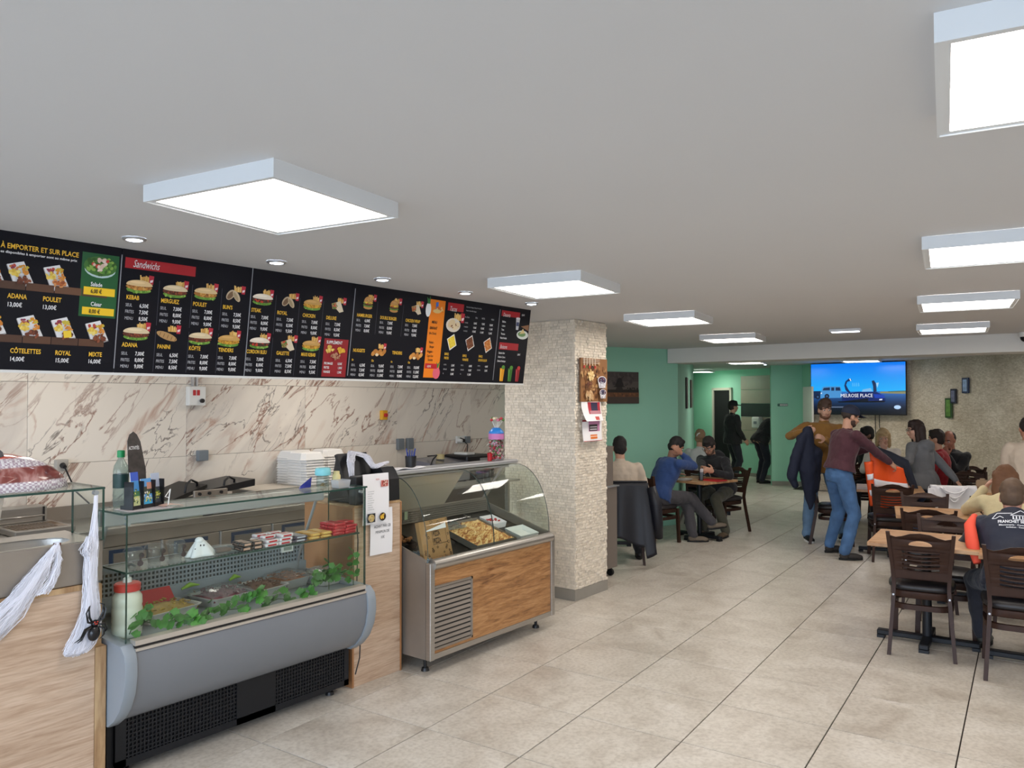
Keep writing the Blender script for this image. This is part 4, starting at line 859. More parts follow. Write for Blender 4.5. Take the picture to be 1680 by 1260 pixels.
for pts in ([(1.556, .79), (1.532, .80), (1.525, .84), (1.542, .865)], [(1.580, .79), (1.600, .81), (1.608, .845), (1.592, .868)], [(1.578, .792), (1.594, .83), (1.598, .866), (1.586, .872)], [(1.556, .79), (1.538, .82), (1.536, .855), (1.546, .868)], [(1.552, .778), (1.520, .772), (1.500, .735), (1.482, .722)], [(1.584, .778), (1.604, .782), (1.612, .755), (1.602, .735)], [(1.582, .77), (1.600, .76), (1.600, .735), (1.588, .715)], [(1.552, .774), (1.524, .764), (1.506, .730), (1.494, .718)]):
    m = MB(); m.tube([(x, 3.548-(.012 if 0 < i < 3 else 0), z) for i, (x, z) in enumerate(pts)], [.0045, .0048, .0036, .0016], 6); build('leg', m, M_sp, sp, smooth=60)
# second cobweb, pulled from a hook on the steel front down to the left
W2 = [(1.43, 3.598, 1.148), (1.40, 3.60, 1.10), (1.345, 3.595, 1.02), (1.29, 3.59, .95), (1.22, 3.585, .88), (1.13, 3.58, .80)]; R2 = [.006, .024, .05, .062, .09, .10]
w2 = thing('draped_cobweb', 'white stretched cobweb draped diagonally over the steel counter front', 'decoration', (1.2, 3.59, .8))
setkind(web('fibres', '', W2, R2, 200, 9, w2), 'stuff'); setkind(web('fibres', '', [(1.43, 3.60, 1.15), (1.436, 3.598, 1.08), (1.41, 3.595, 1.0), (1.37, 3.59, .95)], [.006, .016, .024, .03], 80, 5, w2), 'stuff'); webfilm(w2, W2[1:], [r*.85 for r in R2[1:]])
m = MB(); m.rbox(1.418, 1.446, 3.596, 3.615, 1.138, 1.152, .004, 2); build('clip', m, mat('bronze_clip', (96, 64, 50), .4), w2)

# bag of meat slices on the left glass guard
def bagmesh():
    rr = random.Random(2); m = MB(); rings = []
    for i in range(9):
        t = i/8; z = 1.375+.0+.165*math.sin(t*math.pi*.5); s = math.cos(t*math.pi*.47)
        rings.append([(1.16+(.36*s*math.cos(a) if math.cos(a) > 0 else .5*s*math.cos(a))*(1+.05*rr.uniform(-1, 1)), 3.76+.135*(s**.6)*math.sin(a)*(1+.08*rr.uniform(-1, 1)), z+rr.uniform(-.004, .004)) for a in [6.283*k/28 for k in range(28)]])
    m.loft(rings); return m
def bagmat():
    m = bpy.data.materials.new('checked_meat_bag'); nt, b = nodes(m); L = nt.links
    tc = N(nt, 'ShaderNodeNewGeometry'); sx = N(nt, 'ShaderNodeSeparateXYZ'); L.new(tc.outputs['Position'], sx.inputs[0])
    ck = N(nt, 'ShaderNodeTexChecker', i_Scale=90.0); L.new(tc.outputs['Position'], ck.inputs[0]); ck.inputs[1].default_value = lin((240, 236, 240))+(1,); ck.inputs[2].default_value = lin((186, 168, 182))+(1,)
    n = N(nt, 'ShaderNodeTexNoise', i_Scale=9.0, i_Detail=3.0, i_Distortion=.8); L.new(tc.outputs['Position'], n.inputs['Vector'])
    meat = ramp(nt, [(.35, (96, 34, 34)), (.5, (140, 70, 64)), (.62, (196, 150, 146))]); L.new(n.outputs[0], meat.inputs[0])
    zz = ramp(nt, [(.0, (255, 255, 255)), (.22, (255, 255, 255)), (.26, (0, 0, 0)), (.58, (0, 0, 0)), (.62, (255, 255, 255))]); mr = N(nt, 'ShaderNodeMapRange'); mr.inputs[1].default_value = 1.375; mr.inputs[2].default_value = 1.55; L.new(sx.outputs[2], mr.inputs[0]); L.new(mr.outputs[0], zz.inputs[0])
    mx = N(nt, 'ShaderNodeMix', data_type='RGBA'); L.new(zz.outputs[0], mx.inputs[0]); L.new(meat.outputs[0], mx.inputs[6]); L.new(ck.outputs[0], mx.inputs[7])
    tp = ramp(nt, [(.80, (0, 0, 0)), (.84, (255, 255, 255))]); L.new(mr.outputs[0], tp.inputs[0])
    m2 = N(nt, 'ShaderNodeMix', data_type='RGBA'); L.new(tp.outputs[0], m2.inputs[0]); L.new(mx.outputs[2], m2.inputs[6]); m2.inputs[7].default_value = lin((214, 74, 40))+(1,)
    L.new(m2.outputs[2], b.inputs['Base Color']); b.inputs['Roughness'].default_value = .25; b.inputs['Coat Weight'].default_value = .6
    bp = N(nt, 'ShaderNodeBump', i_Strength=.5, i_Distance=.01); L.new(n.outputs[0], bp.inputs['Height']); L.new(bp.outputs[0], b.inputs['Normal']); return m
bg_ = build('meat_bag', bagmesh(), bagmat(), smooth=180, label='large checked plastic bag of sliced meat lying on the left glass guard', cat='food bag')
m = MB(); m.rbox(.95, 1.26, 3.68, 3.86, 1.50, 1.56, .03, 3); build('folded_top', m, mat('dark_bag_top', (84, 82, 88), .4), bg_, smooth=60)
# in the kitchen behind the left counter: bucket, fryer, cloth, scoop
m = MB(); m.lathe([(.10, 0), (.135, .26), (.142, .262), (.142, .275), (.125, .272)], (1.80, 5.70, .888), 24); bk = build('white_bucket', m, M_whitep, smooth=40, label='white plastic bucket at the left edge beneath the glass guard', cat='bucket')
fy = thing('deep_fryer', 'stainless steel deep fryer with baskets behind the left counter', 'fryer', (2.1, 5.75, .886))
m = MB(); m.rbox(1.955, 2.32, 5.55, 6.08, .887, .925, .006, 2); build('tub_rim', m, M_steel, fy)
m = MB(); m.box(1.98, 2.29, 5.60, 5.86, .9255, .9262); build('oil', m, mat('frying_oil', (92, 66, 30), .1), fy)
m = MB(); m.rbox(1.96, 2.29, 5.93, 6.07, .926, 1.03, .008, 2); build('control_head', m, M_steel, fy)
m = MB(); [m.tube([(1.99+.022*k, 5.62, .9275), (1.99+.022*k, 5.84, .9275)], .0035, 5) for k in range(12)]; build('heating_rods', m, M_steel_d, fy, kind='stuff')
m = MB(); m.tube([(1.98, 5.90, .97), (1.98, 5.85, .975), (2.24, 5.85, .975), (2.24, 5.90, .97)], .006, 6); build('handle', m, M_steel, fy, smooth=60)
for x in (1.985, 2.265): m = MB(); m.box(x-.006, x+.006, 5.925, 5.9295, .93, 1.025); build('strap', m, M_black, fy)
m = MB(); m.grid(lambda u, v: (1.14+.12*u+.01*math.sin(9*v), 3.955+.02*math.sin(7*u+3*v), 1.295-.15*v), 10, 10, .006); build('dark_cloth', m, mat('dark_cloth', (48, 52, 60), .9, bump=.3), smooth=180, label='dark grey cloth hanging beneath the glass guard at left edge', cat='cloth')
m = MB(); m.loft([[(1.46, 5.50, .89), (1.86, 5.50, .89), (1.86, 5.505, .89), (1.46, 5.505, .89)], [(1.46, 5.50, 1.0), (1.74, 5.50, 1.0), (1.74, 5.505, 1.0), (1.46, 5.505, 1.0)]]); sc_ = build('steel_scoop', m, mat('brown_steel', (104, 82, 62), .35, .6), label='brownish steel chip scoop board beside the fryer', cat='scoop')

# wall fittings on the marble
YM = 6.15
def plug_box(name, label, x, z, w, h, dep, mm, cat, extra=None):
    t = thing(name, label, cat, (x, YM-.001, z)); m = MB(); m.rbox(-w/2, w/2, -dep, 0, -h/2, h/2, .006, 2); build('body', m, mm, t, True); return t
M_sock = mat('grey_switch', (120, 128, 134), .45)
t = plug_box('wall_socket', 'grey beige wall socket with a black plug at left above the fryer', 2.455, 1.289, .085, .085, .045, mat('beige_socket', (176, 170, 160), .5), 'socket')
m = MB(); m.cyl((0, -.045, 0), (0, -.085, -.01), .022, .014, 12); m.tube([(0, -.08, -.01), (.02, -.085, -.06), (.09, -.06, -.2), (.20, -.02, -.30)], .006, 6); build('plug', m, M_black, t, True, smooth=60)
t = plug_box('junction_plate', 'white square cover plate with black corner screws at left of the socket', 2.20, 1.29, .13, .13, .02, M_whitep, 'cover plate')
for sx in (-1, 1):
    for sz in (-1, 1): m = MB(); m.cyl((sx*.052, -.02, sz*.052), (sx*.052, -.023, sz*.052), .008, n=8); build('screw', m, M_black, t, True)
t = plug_box('control_box', 'white control box with red buttons under the menu board', 3.50, 1.80, .15, .16, .06, M_whitep, 'control box')
for x in (-.03, .005): m = MB(); m.box(x-.012, x+.012, -.064, -.06, .005, .05); build('button', m, M_red, t, True)
m = MB(); m.cyl((.035, -.06, -.04), (.035, -.08, -.04), .018, n=12); build('knob', m, M_black, t, True)
m = MB(); m.box(-.03, -.015, -.03, -.01, .08, .40); m.box(.005, .02, -.03, -.01, .08, .40); build('conduit', m, M_alu, t, True, kind='stuff')
plug_box('wall_switch', 'single grey wall switch left of the panini grill cable', 3.565, 1.298, .09, .09, .05, M_sock, 'switch')
t = plug_box('emergency_switch', 'yellow and red emergency switch on the marble wall', 5.62, 1.607, .075, .10, .045, mat('signal_yellow', (226, 170, 40), .4), 'switch'); m = MB(); m.cyl((0, -.045, .0), (0, -.07, 0), .02, n=14); build('button', m, M_red, t, True)
plug_box('wall_switch', 'left one of two grey wall switches right of the till', 5.86, 1.29, .085, .12, .045, M_sock, 'switch'); plug_box('wall_switch', 'right one of two grey wall switches right of the till', 6.0, 1.29, .085, .12, .045, M_sock, 'switch')
t = plug_box('double_socket', 'wall sockets with white and black plugs above the coffee machine', 6.85, 1.30, .17, .085, .03, M_whitep, 'socket')
m = MB(); m.cyl((-.03, -.03, 0), (-.03, -.09, -.01), .025, .02, 12); m.tube([(-.03, -.085, -.01), (.03, -.09, -.06), (.04, -.07, -.16)], .006, 6); build('plug', m, M_black, t, True, smooth=60)
m = MB(); m.cyl((-.07, -.03, -.005), (-.07, -.085, -.01), .026, .02, 12); build('plug', m, M_whitep, t, True, smooth=60)
m = MB(); m.rbox(.045, .12, -.06, -.03, -.045, .035, .006, 2); build('timer', m, M_sock, t, True)

# panini grill on the bench: black plates, one lid leaning
gr = thing('panini_grill', 'black panini contact grill with raised lids on the bench', 'grill', (3.35, 5.78, .886))
m = MB(); m.rbox(2.99, 3.62, 5.56, 5.98, .905, .965, .012, 2); build('base', m, M_black, gr)
for x in (3.03, 3.58):
    for y in (5.6, 5.94): m = MB(); m.cyl((x, y, .886), (x, y, .906), .015, n=8); build('foot', m, M_black, gr)
m = MB(); m.box(3.02, 3.60, 5.60, 5.95, .9655, .985); build('lower_plate', m, mat('cast_iron', (34, 32, 30), .5, .3), gr)
m = MB(); m.loft([[(2.98, 5.56, .985), (2.98, 5.98, .985), (2.98, 5.98, 1.02), (2.98, 5.56, 1.02)], [(3.28, 5.56, 1.09), (3.28, 5.98, 1.09), (3.28, 5.98, 1.115), (3.28, 5.56, 1.115)]]); build('lid', m, mat('cast_iron'), gr)
m = MB(); m.loft([[(3.30, 5.56, 1.03), (3.30, 5.98, 1.03), (3.30, 5.98, 1.075), (3.30, 5.56, 1.075)], [(3.70, 5.56, 1.07), (3.70, 5.98, 1.07), (3.70, 5.98, 1.125), (3.70, 5.56, 1.125)]]); build('lid', m, M_black, gr)
m = MB(); m.rbox(3.16, 3.44, 5.535, 5.56, 1.025, 1.075, .004, 1); build('control_strip', m, M_steel_d, gr)
for x in (3.2, 3.28, 3.38): m = MB(); m.cyl((x, 5.535, 1.05), (x, 5.52, 1.05), .012, n=10); build('knob', m, M_black, gr)
for x in (3.12, 3.44): m = MB(); m.tube([(x, 5.60, 1.06), (x+.0, 5.58, 1.13), (x+.05, 5.60, 1.155), (x+.11, 5.62, 1.13), (x+.12, 5.64, 1.08)], .009, 6); build('handle', m, M_black, gr, smooth=60)
m = MB(); m.tube([(2.97, 5.62, .93), (2.95, 5.55, .90), (3.05, 5.50, .895), (3.2, 5.50, .895)], .018, 8); build('cable_bundle', m, mat('pale_cable', (150, 150, 130), .5), gr, smooth=60)
# tray and beige box, foam boxes
tb = thing('food_box', 'beige rectangular lidded food box on the bench beside the foam boxes', 'box', (3.97, 5.78, .886))
m = MB(); m.rbox(3.75, 4.17, 5.62, 5.98, .887, .99, .012, 2); build('body', m, mat('beige_plastic', (206, 198, 184), .5), tb); m = MB(); m.rbox(3.735, 4.185, 5.605, 5.995, .99, 1.02, .008, 2); build('lid', m, mat('beige_plastic'), tb); m = MB(); m.box(3.93, 3.985, 5.604, 5.6048, 1.0, 1.006); build('latch', m, M_red, tb)
def foam_proto(x, y, z, label):
    t = thing('foam_box', label, 'box', (x, y, z), 0, 'white foam takeaway boxes nested in stacks on the bench')
    ch = lambda s, z: [(x_*s, y_*s, z) for x_, y_ in ((-.72, -1), (.72, -1), (1, -.72), (1, .72), (.72, 1), (-.72, 1), (-1, .72), (-1, -.72))]
    m = MB(); m.loft([ch(.132, 0), ch(.134, .003), ch(.128, .008), ch(.106, .058), ch(.096, .064), ch(.094, .064), ch(.12, .004)], caps=False); m.loft([ch(.0955, .0635), ch(.0955, .0642)]); build('shell', m, mat('white_foam', (238, 236, 232), .7), t, True)
    return t
fp = None; NW = 'first second third fourth fifth sixth seventh eighth ninth tenth eleventh twelfth thirteenth fourteenth fifteenth topmost'.split()
for s, (x, y, n, lab) in enumerate(((4.31, 5.70, 16, 'front left stack'), (4.40, 5.985, 16, 'rear stack'), (4.70, 5.90, 16, 'right stack by the till'))):
    for k in range(n):
        L = 'white foam takeaway box, %s from the bench in the %s' % (NW[k], lab); z = .8862+k*.0236
        if fp is None: fp = foam_proto(x, y, z, L)
        else: dup(fp, (x+random.uniform(-.003, .003), y+random.uniform(-.003, .003), z), random.uniform(-.02, .02), L)
# equipment behind the pizza case
bl = thing('vacuum_sealer', 'silver box machine with a rounded lid behind the pizza case', 'machine', (6.1, 5.78, .886))
m = MB(); m.rbox(5.84, 6.36, 5.56, 5.98, .90, 1.06, .015, 2); build('body', m, mat('silver_paint', (186, 186, 190), .35, .4), bl)
m = MB(); m.loft([[(5.84, 5.56, 1.06), (5.84, 5.98, 1.06), (5.84, 5.98, 1.14), (5.84, 5.60, 1.10)], [(6.36, 5.56, 1.06), (6.36, 5.98, 1.06), (6.36, 5.98, 1.14), (6.36, 5.60, 1.10)]]); build('lid', m, mat('smoky_lid', (110, 112, 124), .2), bl)
for x in (5.88, 6.32):
    for y in (5.6, 5.94): m = MB(); m.cyl((x, y, .886), (x, y, .901), .015, n=8); build('foot', m, M_black, bl)
m = MB(); m.tube([(5.82, 5.70, .90), (5.80, 5.64, 1.05), (5.84, 5.62, 1.15), (5.98, 5.70, 1.18), (6.05, 5.9, 1.16)], .008, 6); build('cable', m, M_black, bl, smooth=60)
m = MB(); m.lathe([(.022, 0), (.045, 0), (.045, .05), (.022, .05), (.022, .0)], (6.14, 5.80, 1.13), 20, caps=False); build('tape_roll', m, mat('yellowed_tape', (214, 198, 146), .4), smooth=40, label='yellowish roll of tape on top of the silver machine', cat='tape')
cm_ = thing('coffee_machine', 'black coffee machine with a silver button panel behind the pizza case', 'coffee machine', (6.55, 5.80, .886))
m = MB(); m.rbox(6.38, 6.76, 5.62, 5.98, .886, 1.16, .02, 2); build('body', m, M_black, cm_); m = MB(); m.box(6.59, 6.73, 5.615, 5.6198, 1.0, 1.12); build('button_panel', m, M_alu, cm_); m = MB(); m.cyl((6.66, 5.61, 1.06), (6.66, 5.60, 1.06), .025, n=14); build('dial', m, M_black, cm_)
m = MB(); m.rbox(6.42, 6.55, 5.66, 5.86, 1.1605, 1.185, .005, 1); build('tray', m, M_whitep, cm_)
m = MB(); m.lathe([(.045, 0), (.055, .16), (.05, .17), (.03, .2), (.03, .22)], (6.98, 5.8, .886), 18); kj = build('jar', m, gmat('dark_jar_glass', (60, 60, 66), .05), smooth=50, label='dark glass jar with a wooden stick behind the lollipops', cat='jar'); m = MB(); m.tube([(6.98, 5.8, .90), (6.99, 5.80, 1.3)], .008, 6); build('stick', m, mat('stick_wood', (120, 84, 60), .6), kj)
m = MB(); m.lathe([(.035, 0), (.04, .09), (.036, .09), (.033, .008)], (4.81, 4.05, 1.10+.165), 16, caps=False)
# lollipop jar on the pizza case
lj = thing('lollipop_jar', 'clear tub of wrapped lollipops with blue lid on the pizza case', 'jar', (4.79, 3.915, 1.286))
m = MB(); m.lathe([(.056, 0), (.062, .01), (.062, .2), (.058, .21)], (4.79, 3.915, 1.2865), 24); build('tub', m, gmat('clear_tub', (240, 236, 240), .05), lj, smooth=50)
m = MB(); m.lathe([(.0628, .0), (.0628, .045)], (4.79, 3.915, 1.452), 24, caps=False); build('label', m, mat('lilac_label', (196, 120, 176), .5), lj, smooth=50)
m = MB(); m.lathe([(.060, 0), (.060, .012), (.045, .03), (.03, .045), (.02, .046)], (4.79, 3.915, 1.4975), 24); build('lid', m, mat('blue_lid', (40, 130, 214), .35), lj, smooth=40)
rr = random.Random(11); LC = [mat('wrap_%s' % n, c, .35) for n, c in (('red', (190, 50, 60)), ('cream', (224, 210, 180)), ('green', (90, 130, 70)), ('brown', (110, 60, 50)), ('pink', (214, 130, 150)))]
m = MB()
for k in range(150):
    a = rr.random()*6.283; q = math.sqrt(rr.random())*.05; p = Vector((4.79+q*math.cos(a), 3.915+q*math.sin(a), 1.30+rr.random()*.15)); m.ell(p, .0105, 7, 5, mi=rr.randrange(5))
    if k % 2: d = Vector((rr.uniform(-1, 1), rr.uniform(-1, 1), rr.uniform(-1, 1))).normalized()*.035; m.tube([p, p+d], .0018, 4, mi=5)
build('sweets', m, LC+[M_whitep], lj, kind='stuff')
for k in range(9):
    a = k*.7; q = .018+.012*(k % 3); m = MB(); p0 = Vector((4.79+.012*math.cos(a), 3.915+.012*math.sin(a), 1.54)); p1 = Vector((4.79+(q+.014)*math.cos(a), 3.915+(q+.014)*math.sin(a), 1.605+.012*(k % 2)))
    m.tube([p0, p1], .0018, 5, mi=1); m.ell(p1, .0125, 9, 6, mi=0); build('lollipop', m, [LC[(0, 1, 0, 2, 0, 1, 4, 0, 2)[k]], M_whitep], lj, smooth=60)
m = MB(); m.lathe([(.018, 0), (.02, .06), (.012, .065)], (4.69, 3.90, 1.2865), 12); build('red_candle', m, mat('red_glass', (170, 20, 30), .2), smooth=50, label='small red glass beside the lollipop tub', cat='glass')
pcp = thing('pen_cup', 'black wire cup of blue pens behind the till', 'pen cup', (3.72, 4.09, 1.0))
pcp.location = (3.86, 3.93, 1.2855)
m = MB(); m.lathe([(.036, 0), (.04, .085), (.037, .085), (.033, .004)], (3.86, 3.93, 1.286), 16, caps=False); build('cup', m, M_black, pcp, smooth=40)
for k in range(6): m = MB(); a = k*1.05; m.tube([(3.86+.015*math.cos(a), 3.93+.015*math.sin(a), 1.29), (3.86+.032*math.cos(a), 3.93+.032*math.sin(a), 1.40+.012*(k % 3))], .0045, 6); build('pen', m, mat('pen_blue', (30, 50, 130), .4), pcp)
m = MB(); m.grid(lambda u, v: (3.66+.28*u, 3.86+.09*v, 1.288+.004*math.sin(9*u)+.008*math.sin(3*v+4*u)**2), 14, 5, .003); build('paper_stack', m, M_paper, smooth=180, label='loose white papers lying on the pizza case top left', cat='paper')
mg = thing('mug', 'white mug standing inside behind the pizza case opening', 'mug', (4.70, 4.33, 1.0)); 
shf = thing('wall_shelf', 'steel shelf behind the pizza case holding mugs', 'shelf', (4.6, 4.4, 0)); m = MB(); m.box(4.30, 5.6, 4.30, 4.56, 1.035, 1.05); build('board', m, M_steel, shf)
for x in (4.34, 5.56): m = MB(); m.box(x-.015, x+.015, 4.40, 4.43, 0, 1.035); build('post', m, M_steel, shf)
mg.location = (4.78, 4.40, 1.051); m = MB(); m.lathe([(.032, 0), (.036, .08), (.032, .08), (.029, .006)], n=18, caps=False); build('cup', m, M_whitep, mg, True, smooth=40); m = MB(); m.tube([(.034, 0, .065), (.06, 0, .06), (.06, 0, .025), (.034, 0, .018)], .005, 6); build('handle', m, M_whitep, mg, True, smooth=60)
for k, x in enumerate((5.18, 5.28)): m = MB(); m.lathe([(.03, 0), (.034, .10)], (x, 4.42, 1.051), 16); build('drinking_glass', m, gmat('tumbler_glass', (214, 220, 224), .02, 1.5), smooth=40, label=('left', 'right')[k]+' one of two clear tumblers behind the pizza case', cat='glass', group='clear tumblers behind the pizza case')

# inside the pizza case
def slope(x, y): return .66+(y-3.53)*.2846
pt = thing('pizza_tray', 'large rectangular tray of baked sheet pizza in the display', 'pizza tray', (4.4, 3.8, .75))
m = MB(); n = 16; rr = random.Random(5)
def pzf(u, v): x = 4.19+.42*u; y = 3.60+.36*v; return (x, y, slope(x, y)+.040+.010*mnoise.noise((x*22, y*22, 0))+.004*mnoise.noise((x*70, y*70, 1)))
m.grid(pzf, 24, 20, .02)
def pizzamat():
    mm = bpy.data.materials.new('baked_cheese'); nt, b = nodes(mm); g = N(nt, 'ShaderNodeNewGeometry'); mp = N(nt, 'ShaderNodeMapping'); mp.inputs['Rotation'].default_value = (0, 0, rad(-30)); nt.links.new(g.outputs['Position'], mp.inputs[0]); m2 = N(nt, 'ShaderNodeMapping'); m2.inputs['Scale'].default_value = (16, 55, 20); nt.links.new(mp.outputs[0], m2.inputs[0])
    n1 = N(nt, 'ShaderNodeTexNoise', i_Scale=1.0, i_Detail=5.0, i_Distortion=.8); nt.links.new(m2.outputs[0], n1.inputs['Vector']); r = ramp(nt, [(.32, (132, 70, 30)), (.44, (190, 124, 62)), (.54, (226, 184, 116)), (.7, (240, 216, 164))]); nt.links.new(n1.outputs[0], r.inputs[0]); nt.links.new(r.outputs[0], b.inputs['Base Color']); b.inputs['Roughness'].default_value = .55; return mm
build('pizza', m, pizzamat(), pt, smooth=180)
m = MB(); c = [(4.175, 3.585), (4.625, 3.585), (4.625, 3.975), (4.175, 3.975)]
def ring(s, dz): return [(4.4+(x-4.4)*s, 3.78+(y-3.78)*s, slope(x, y)+dz) for x, y in c]
m.loft([ring(1, .058), ring(.975, .012), ring(.97, .022), ring(.985, .06)], caps=False); m.loft([ring(.975, .012), ring(.97, .018)]); build('tray', m, M_steel_d, pt)
m = MB(); m.grid(lambda u, v: (4.175+.2*u, 3.86+.11*v, slope(4.2, 3.86+.11*v)+.062+.012*math.sin(13*u+4*v)*math.sin(9*v)), 10, 6, .0015); build('foil', m, M_film, pt, smooth=180)
pbx = thing('pizza_box', 'brown printed cardboard pizza box standing in the display', 'pizza box', (3.86, 3.66, .70))
bo = Vector((3.735, 3.60, .688)); bx_ = Vector((.312, .035, .0)); by_ = Vector((-.085, .05, .262)); bz_ = bx_.cross(by_).normalized(); PB = frame(bo, bx_, (by_-bx_.normalized()*by_.dot(bx_.normalized())))
M_card = mat('brown_cardboard', (168, 128, 84), .8, var=.05)
m = MB(); m.T = PB; m.rbox(-.07, .24, 0, .275, -.035, 0, .003, 1); pbb = build('box', m, M_card, pbx)
m = MB(); INK = lin((52, 34, 22))
text(m, 'PIZZA', PB @ Matrix.Translation((.055, .165, .0015)), .034, INK, sx=.6, bold=.02); text(m, 'PIZZA', PB @ Matrix.Translation((.055, .118, .0015)), .034, INK, sx=.6, bold=.02); build('lettering', m, M_print, pbb)
m = MB(); m.T = PB
for (a, b, c_, d) in ((.045, .20, .109, .112), (.045, .20, .205, .208), (.045, .048, .109, .208), (.197, .20, .109, .208)): m.add([(a, c_, .001), (b, c_, .001), (b, d, .001), (a, d, .001)], [(0, 1, 2, 3)], 0, INK)
build('printed_frame', m, M_print, pbb, kind='stuff')
rr = random.Random(21); m = MB(); m.T = PB
for k in range(34):
    x, y = rr.uniform(-.06, .23), rr.uniform(.008, .265)
    if .03 < x < .21 and .10 < y < .215: continue
    r = rr.uniform(.005, .013); n = rr.choice((3, 5, 8)); a = rr.random()*6; pts = [(x+r*math.cos(a+6.283*i/n), y+r*rr.uniform(.6, 1)*math.sin(a+6.283*i/n), .001) for i in range(n)]
    for i in range(n):
        p, q = Vector(pts[i]), Vector(pts[(i+1) % n]); nn = (q-p).cross(Vector((0, 0, 1))).normalized()*.0018; m.add([tuple(p-nn), tuple(q-nn), tuple(q+nn), tuple(p+nn)], [(0, 1, 2, 3)], 0, INK)
build('printed_doodles', m, M_print, pbb, kind='stuff')
m = MB(); m.T = PB; m.add([(-.035, .175, .002), (.0, .21, .03), (.21, .215, .03), (.235, .235, .002)], [(0, 1, 2, 3)]); 
m = MB(); m.grid(lambda u, v: tuple(PB @ Vector((-.01+.22*u, .205+.028*v*(u+.25), .004+.003*math.sin(5*u)))), 8, 3, .0015); build('white_paper_strip', m, M_paper, pbx)
def bin_(name, label, x0, x1, y0, y1, h, mm, cat='tray', rot=0):
    m = MB(); t = .004
    def rg(s, dz): return [((x0+x1)/2+(x-(x0+x1)/2)*s, (y0+y1)/2+(y-(y0+y1)/2)*s, slope(x, y)+dz) for x, y in ((x0, y0), (x1, y0), (x1, y1), (x0, y1))]
    m.loft([rg(.9, .008), rg(1, h), rg(.97, h), rg(.87, .012)], caps=False); m.loft([rg(.9, .008), rg(.87, .0125)]); return build(name, m, mm, label=label, cat=cat)
bin_('white_bin', 'empty white plastic tray at the right front of the pizza display', 4.70, 4.93, 3.60, 3.76, .05, M_whitep); bin_('box_with_ties', 'white cardboard tray with red sweets in the pizza display', 4.68, 4.84, 3.85, 4.0, .05, M_paper)
m = MB(); rr = random.Random(3)
for k in range(14): m.ell((rr.uniform(4.72, 4.80), rr.uniform(3.88, 3.97), slope(0, 3.93)+.035+rr.random()*.014), (.014, .008, .007), 7, 5)
build('red_sweets', m, M_red, kind='stuff', label='heap of red wrapped sweets in the white cardboard tray', cat='sweets')
cr_ = bin_('crumb_tray', 'dark tray of brown baked crumbs at the left of the pizza display', 3.625, 3.80, 3.80, 4.02, .05, M_black)
m = MB(); rr = random.Random(4)
for k in range(60): m.ell((rr.uniform(3.645, 3.78), rr.uniform(3.83, 4.0), slope(0, 3.9)+.035+rr.random()*.02), rr.uniform(.007, .014), 6, 4)
build('baked_bits', m, mat('baked_brown', (150, 98, 58), .7, rnd=.2), kind='stuff', label='brown baked pieces heaped in the dark tray', cat='food')
m = MB(); m.grid(lambda u, v: (3.635+.09*u, 3.57+.16*v, slope(0, 3.57+.16*v)+.035+.016*math.sin(15*u+5*v)*math.sin(11*v+2)), 10, 12, .002); build('plastic_bags', m, gmat('blue_plastic_bag', (206, 224, 236), .2, 1.5, .3, (190, 210, 226)), smooth=180, label='crumpled clear blue plastic bags at the left of the pizza box', cat='plastic bag')
for i, (x, c_) in enumerate(((3.86, (190, 40, 54)), (4.02, (170, 180, 150)))): m = MB(); m.T = Matrix.Translation((x, 4.145, .915)); m.rbox(-.016, .016, -.004, .002, -.03, .03, .001, 1); build('price_tag', m, mat('tag_%d' % i, c_, .4), label=('red', 'pale green')[i]+' price clip on the rear edge of the pizza display', cat='price clip')

# till: screen, printer box and notices on the till counter
tl = thing('till_terminal', 'black point of sale screen tilted back on the till counter', 'till', (3.32, 3.95, 1.111))
m = MB(); m.loft([[(3.20, 3.80, 1.15), (3.47, 3.80, 1.15), (3.47, 3.82, 1.15), (3.20, 3.82, 1.15)], [(3.215, 3.94, 1.42), (3.46, 3.94, 1.42), (3.46, 3.965, 1.41), (3.215, 3.965, 1.41)]]); build('screen', m, M_black, tl); m = MB(); m.rbox(3.24, 3.44, 3.83, 4.06, 1.1105, 1.16, .01, 2); build('base', m, M_black, tl)
m = MB(); m.loft([[(3.215, 3.86, 1.16), (3.205, 3.80, 1.155), (3.20, 4.02, 1.113)], [(3.225, 3.96, 1.40), (3.215, 3.94, 1.41), (3.21, 4.02, 1.113)]]); build('side_cheek', m, M_black, tl)
pr_ = thing('receipt_printer', 'black receipt printer box at the corner of the till counter', 'printer', (3.50, 3.85, 1.111))
m = MB(); m.loft([[(3.45, 3.74, 1.111), (3.572, 3.74, 1.111), (3.572, 4.0, 1.111), (3.45, 4.0, 1.111)], [(3.45, 3.745, 1.25), (3.572, 3.745, 1.25), (3.572, 4.0, 1.25), (3.45, 4.0, 1.25)], [(3.455, 3.775, 1.30), (3.57, 3.775, 1.30), (3.57, 4.0, 1.315), (3.455, 4.0, 1.315)], [(3.455, 3.80, 1.325), (3.57, 3.80, 1.325), (3.57, 3.98, 1.335), (3.455, 3.98, 1.335)]]); build('body', m, M_black, pr_, smooth=25)
m = MB(); m.quad((3.475, 3.7572, 1.265), (3.55, 3.7572, 1.265), (3.55, 3.7722, 1.292), (3.475, 3.7722, 1.292)); build('window', m, mat('grey_window', (120, 128, 116), .2), pr_)
m = MB(); m.rbox(3.195, 3.44, 3.735, 3.80, 1.111, 1.29, .008, 2); build('keyboard_box', m, M_black, pr_)
cw = thing('till_cobweb', 'tuft of white cobweb fibre draped over the till screen', 'decoration', (3.35, 3.87, 1.36))
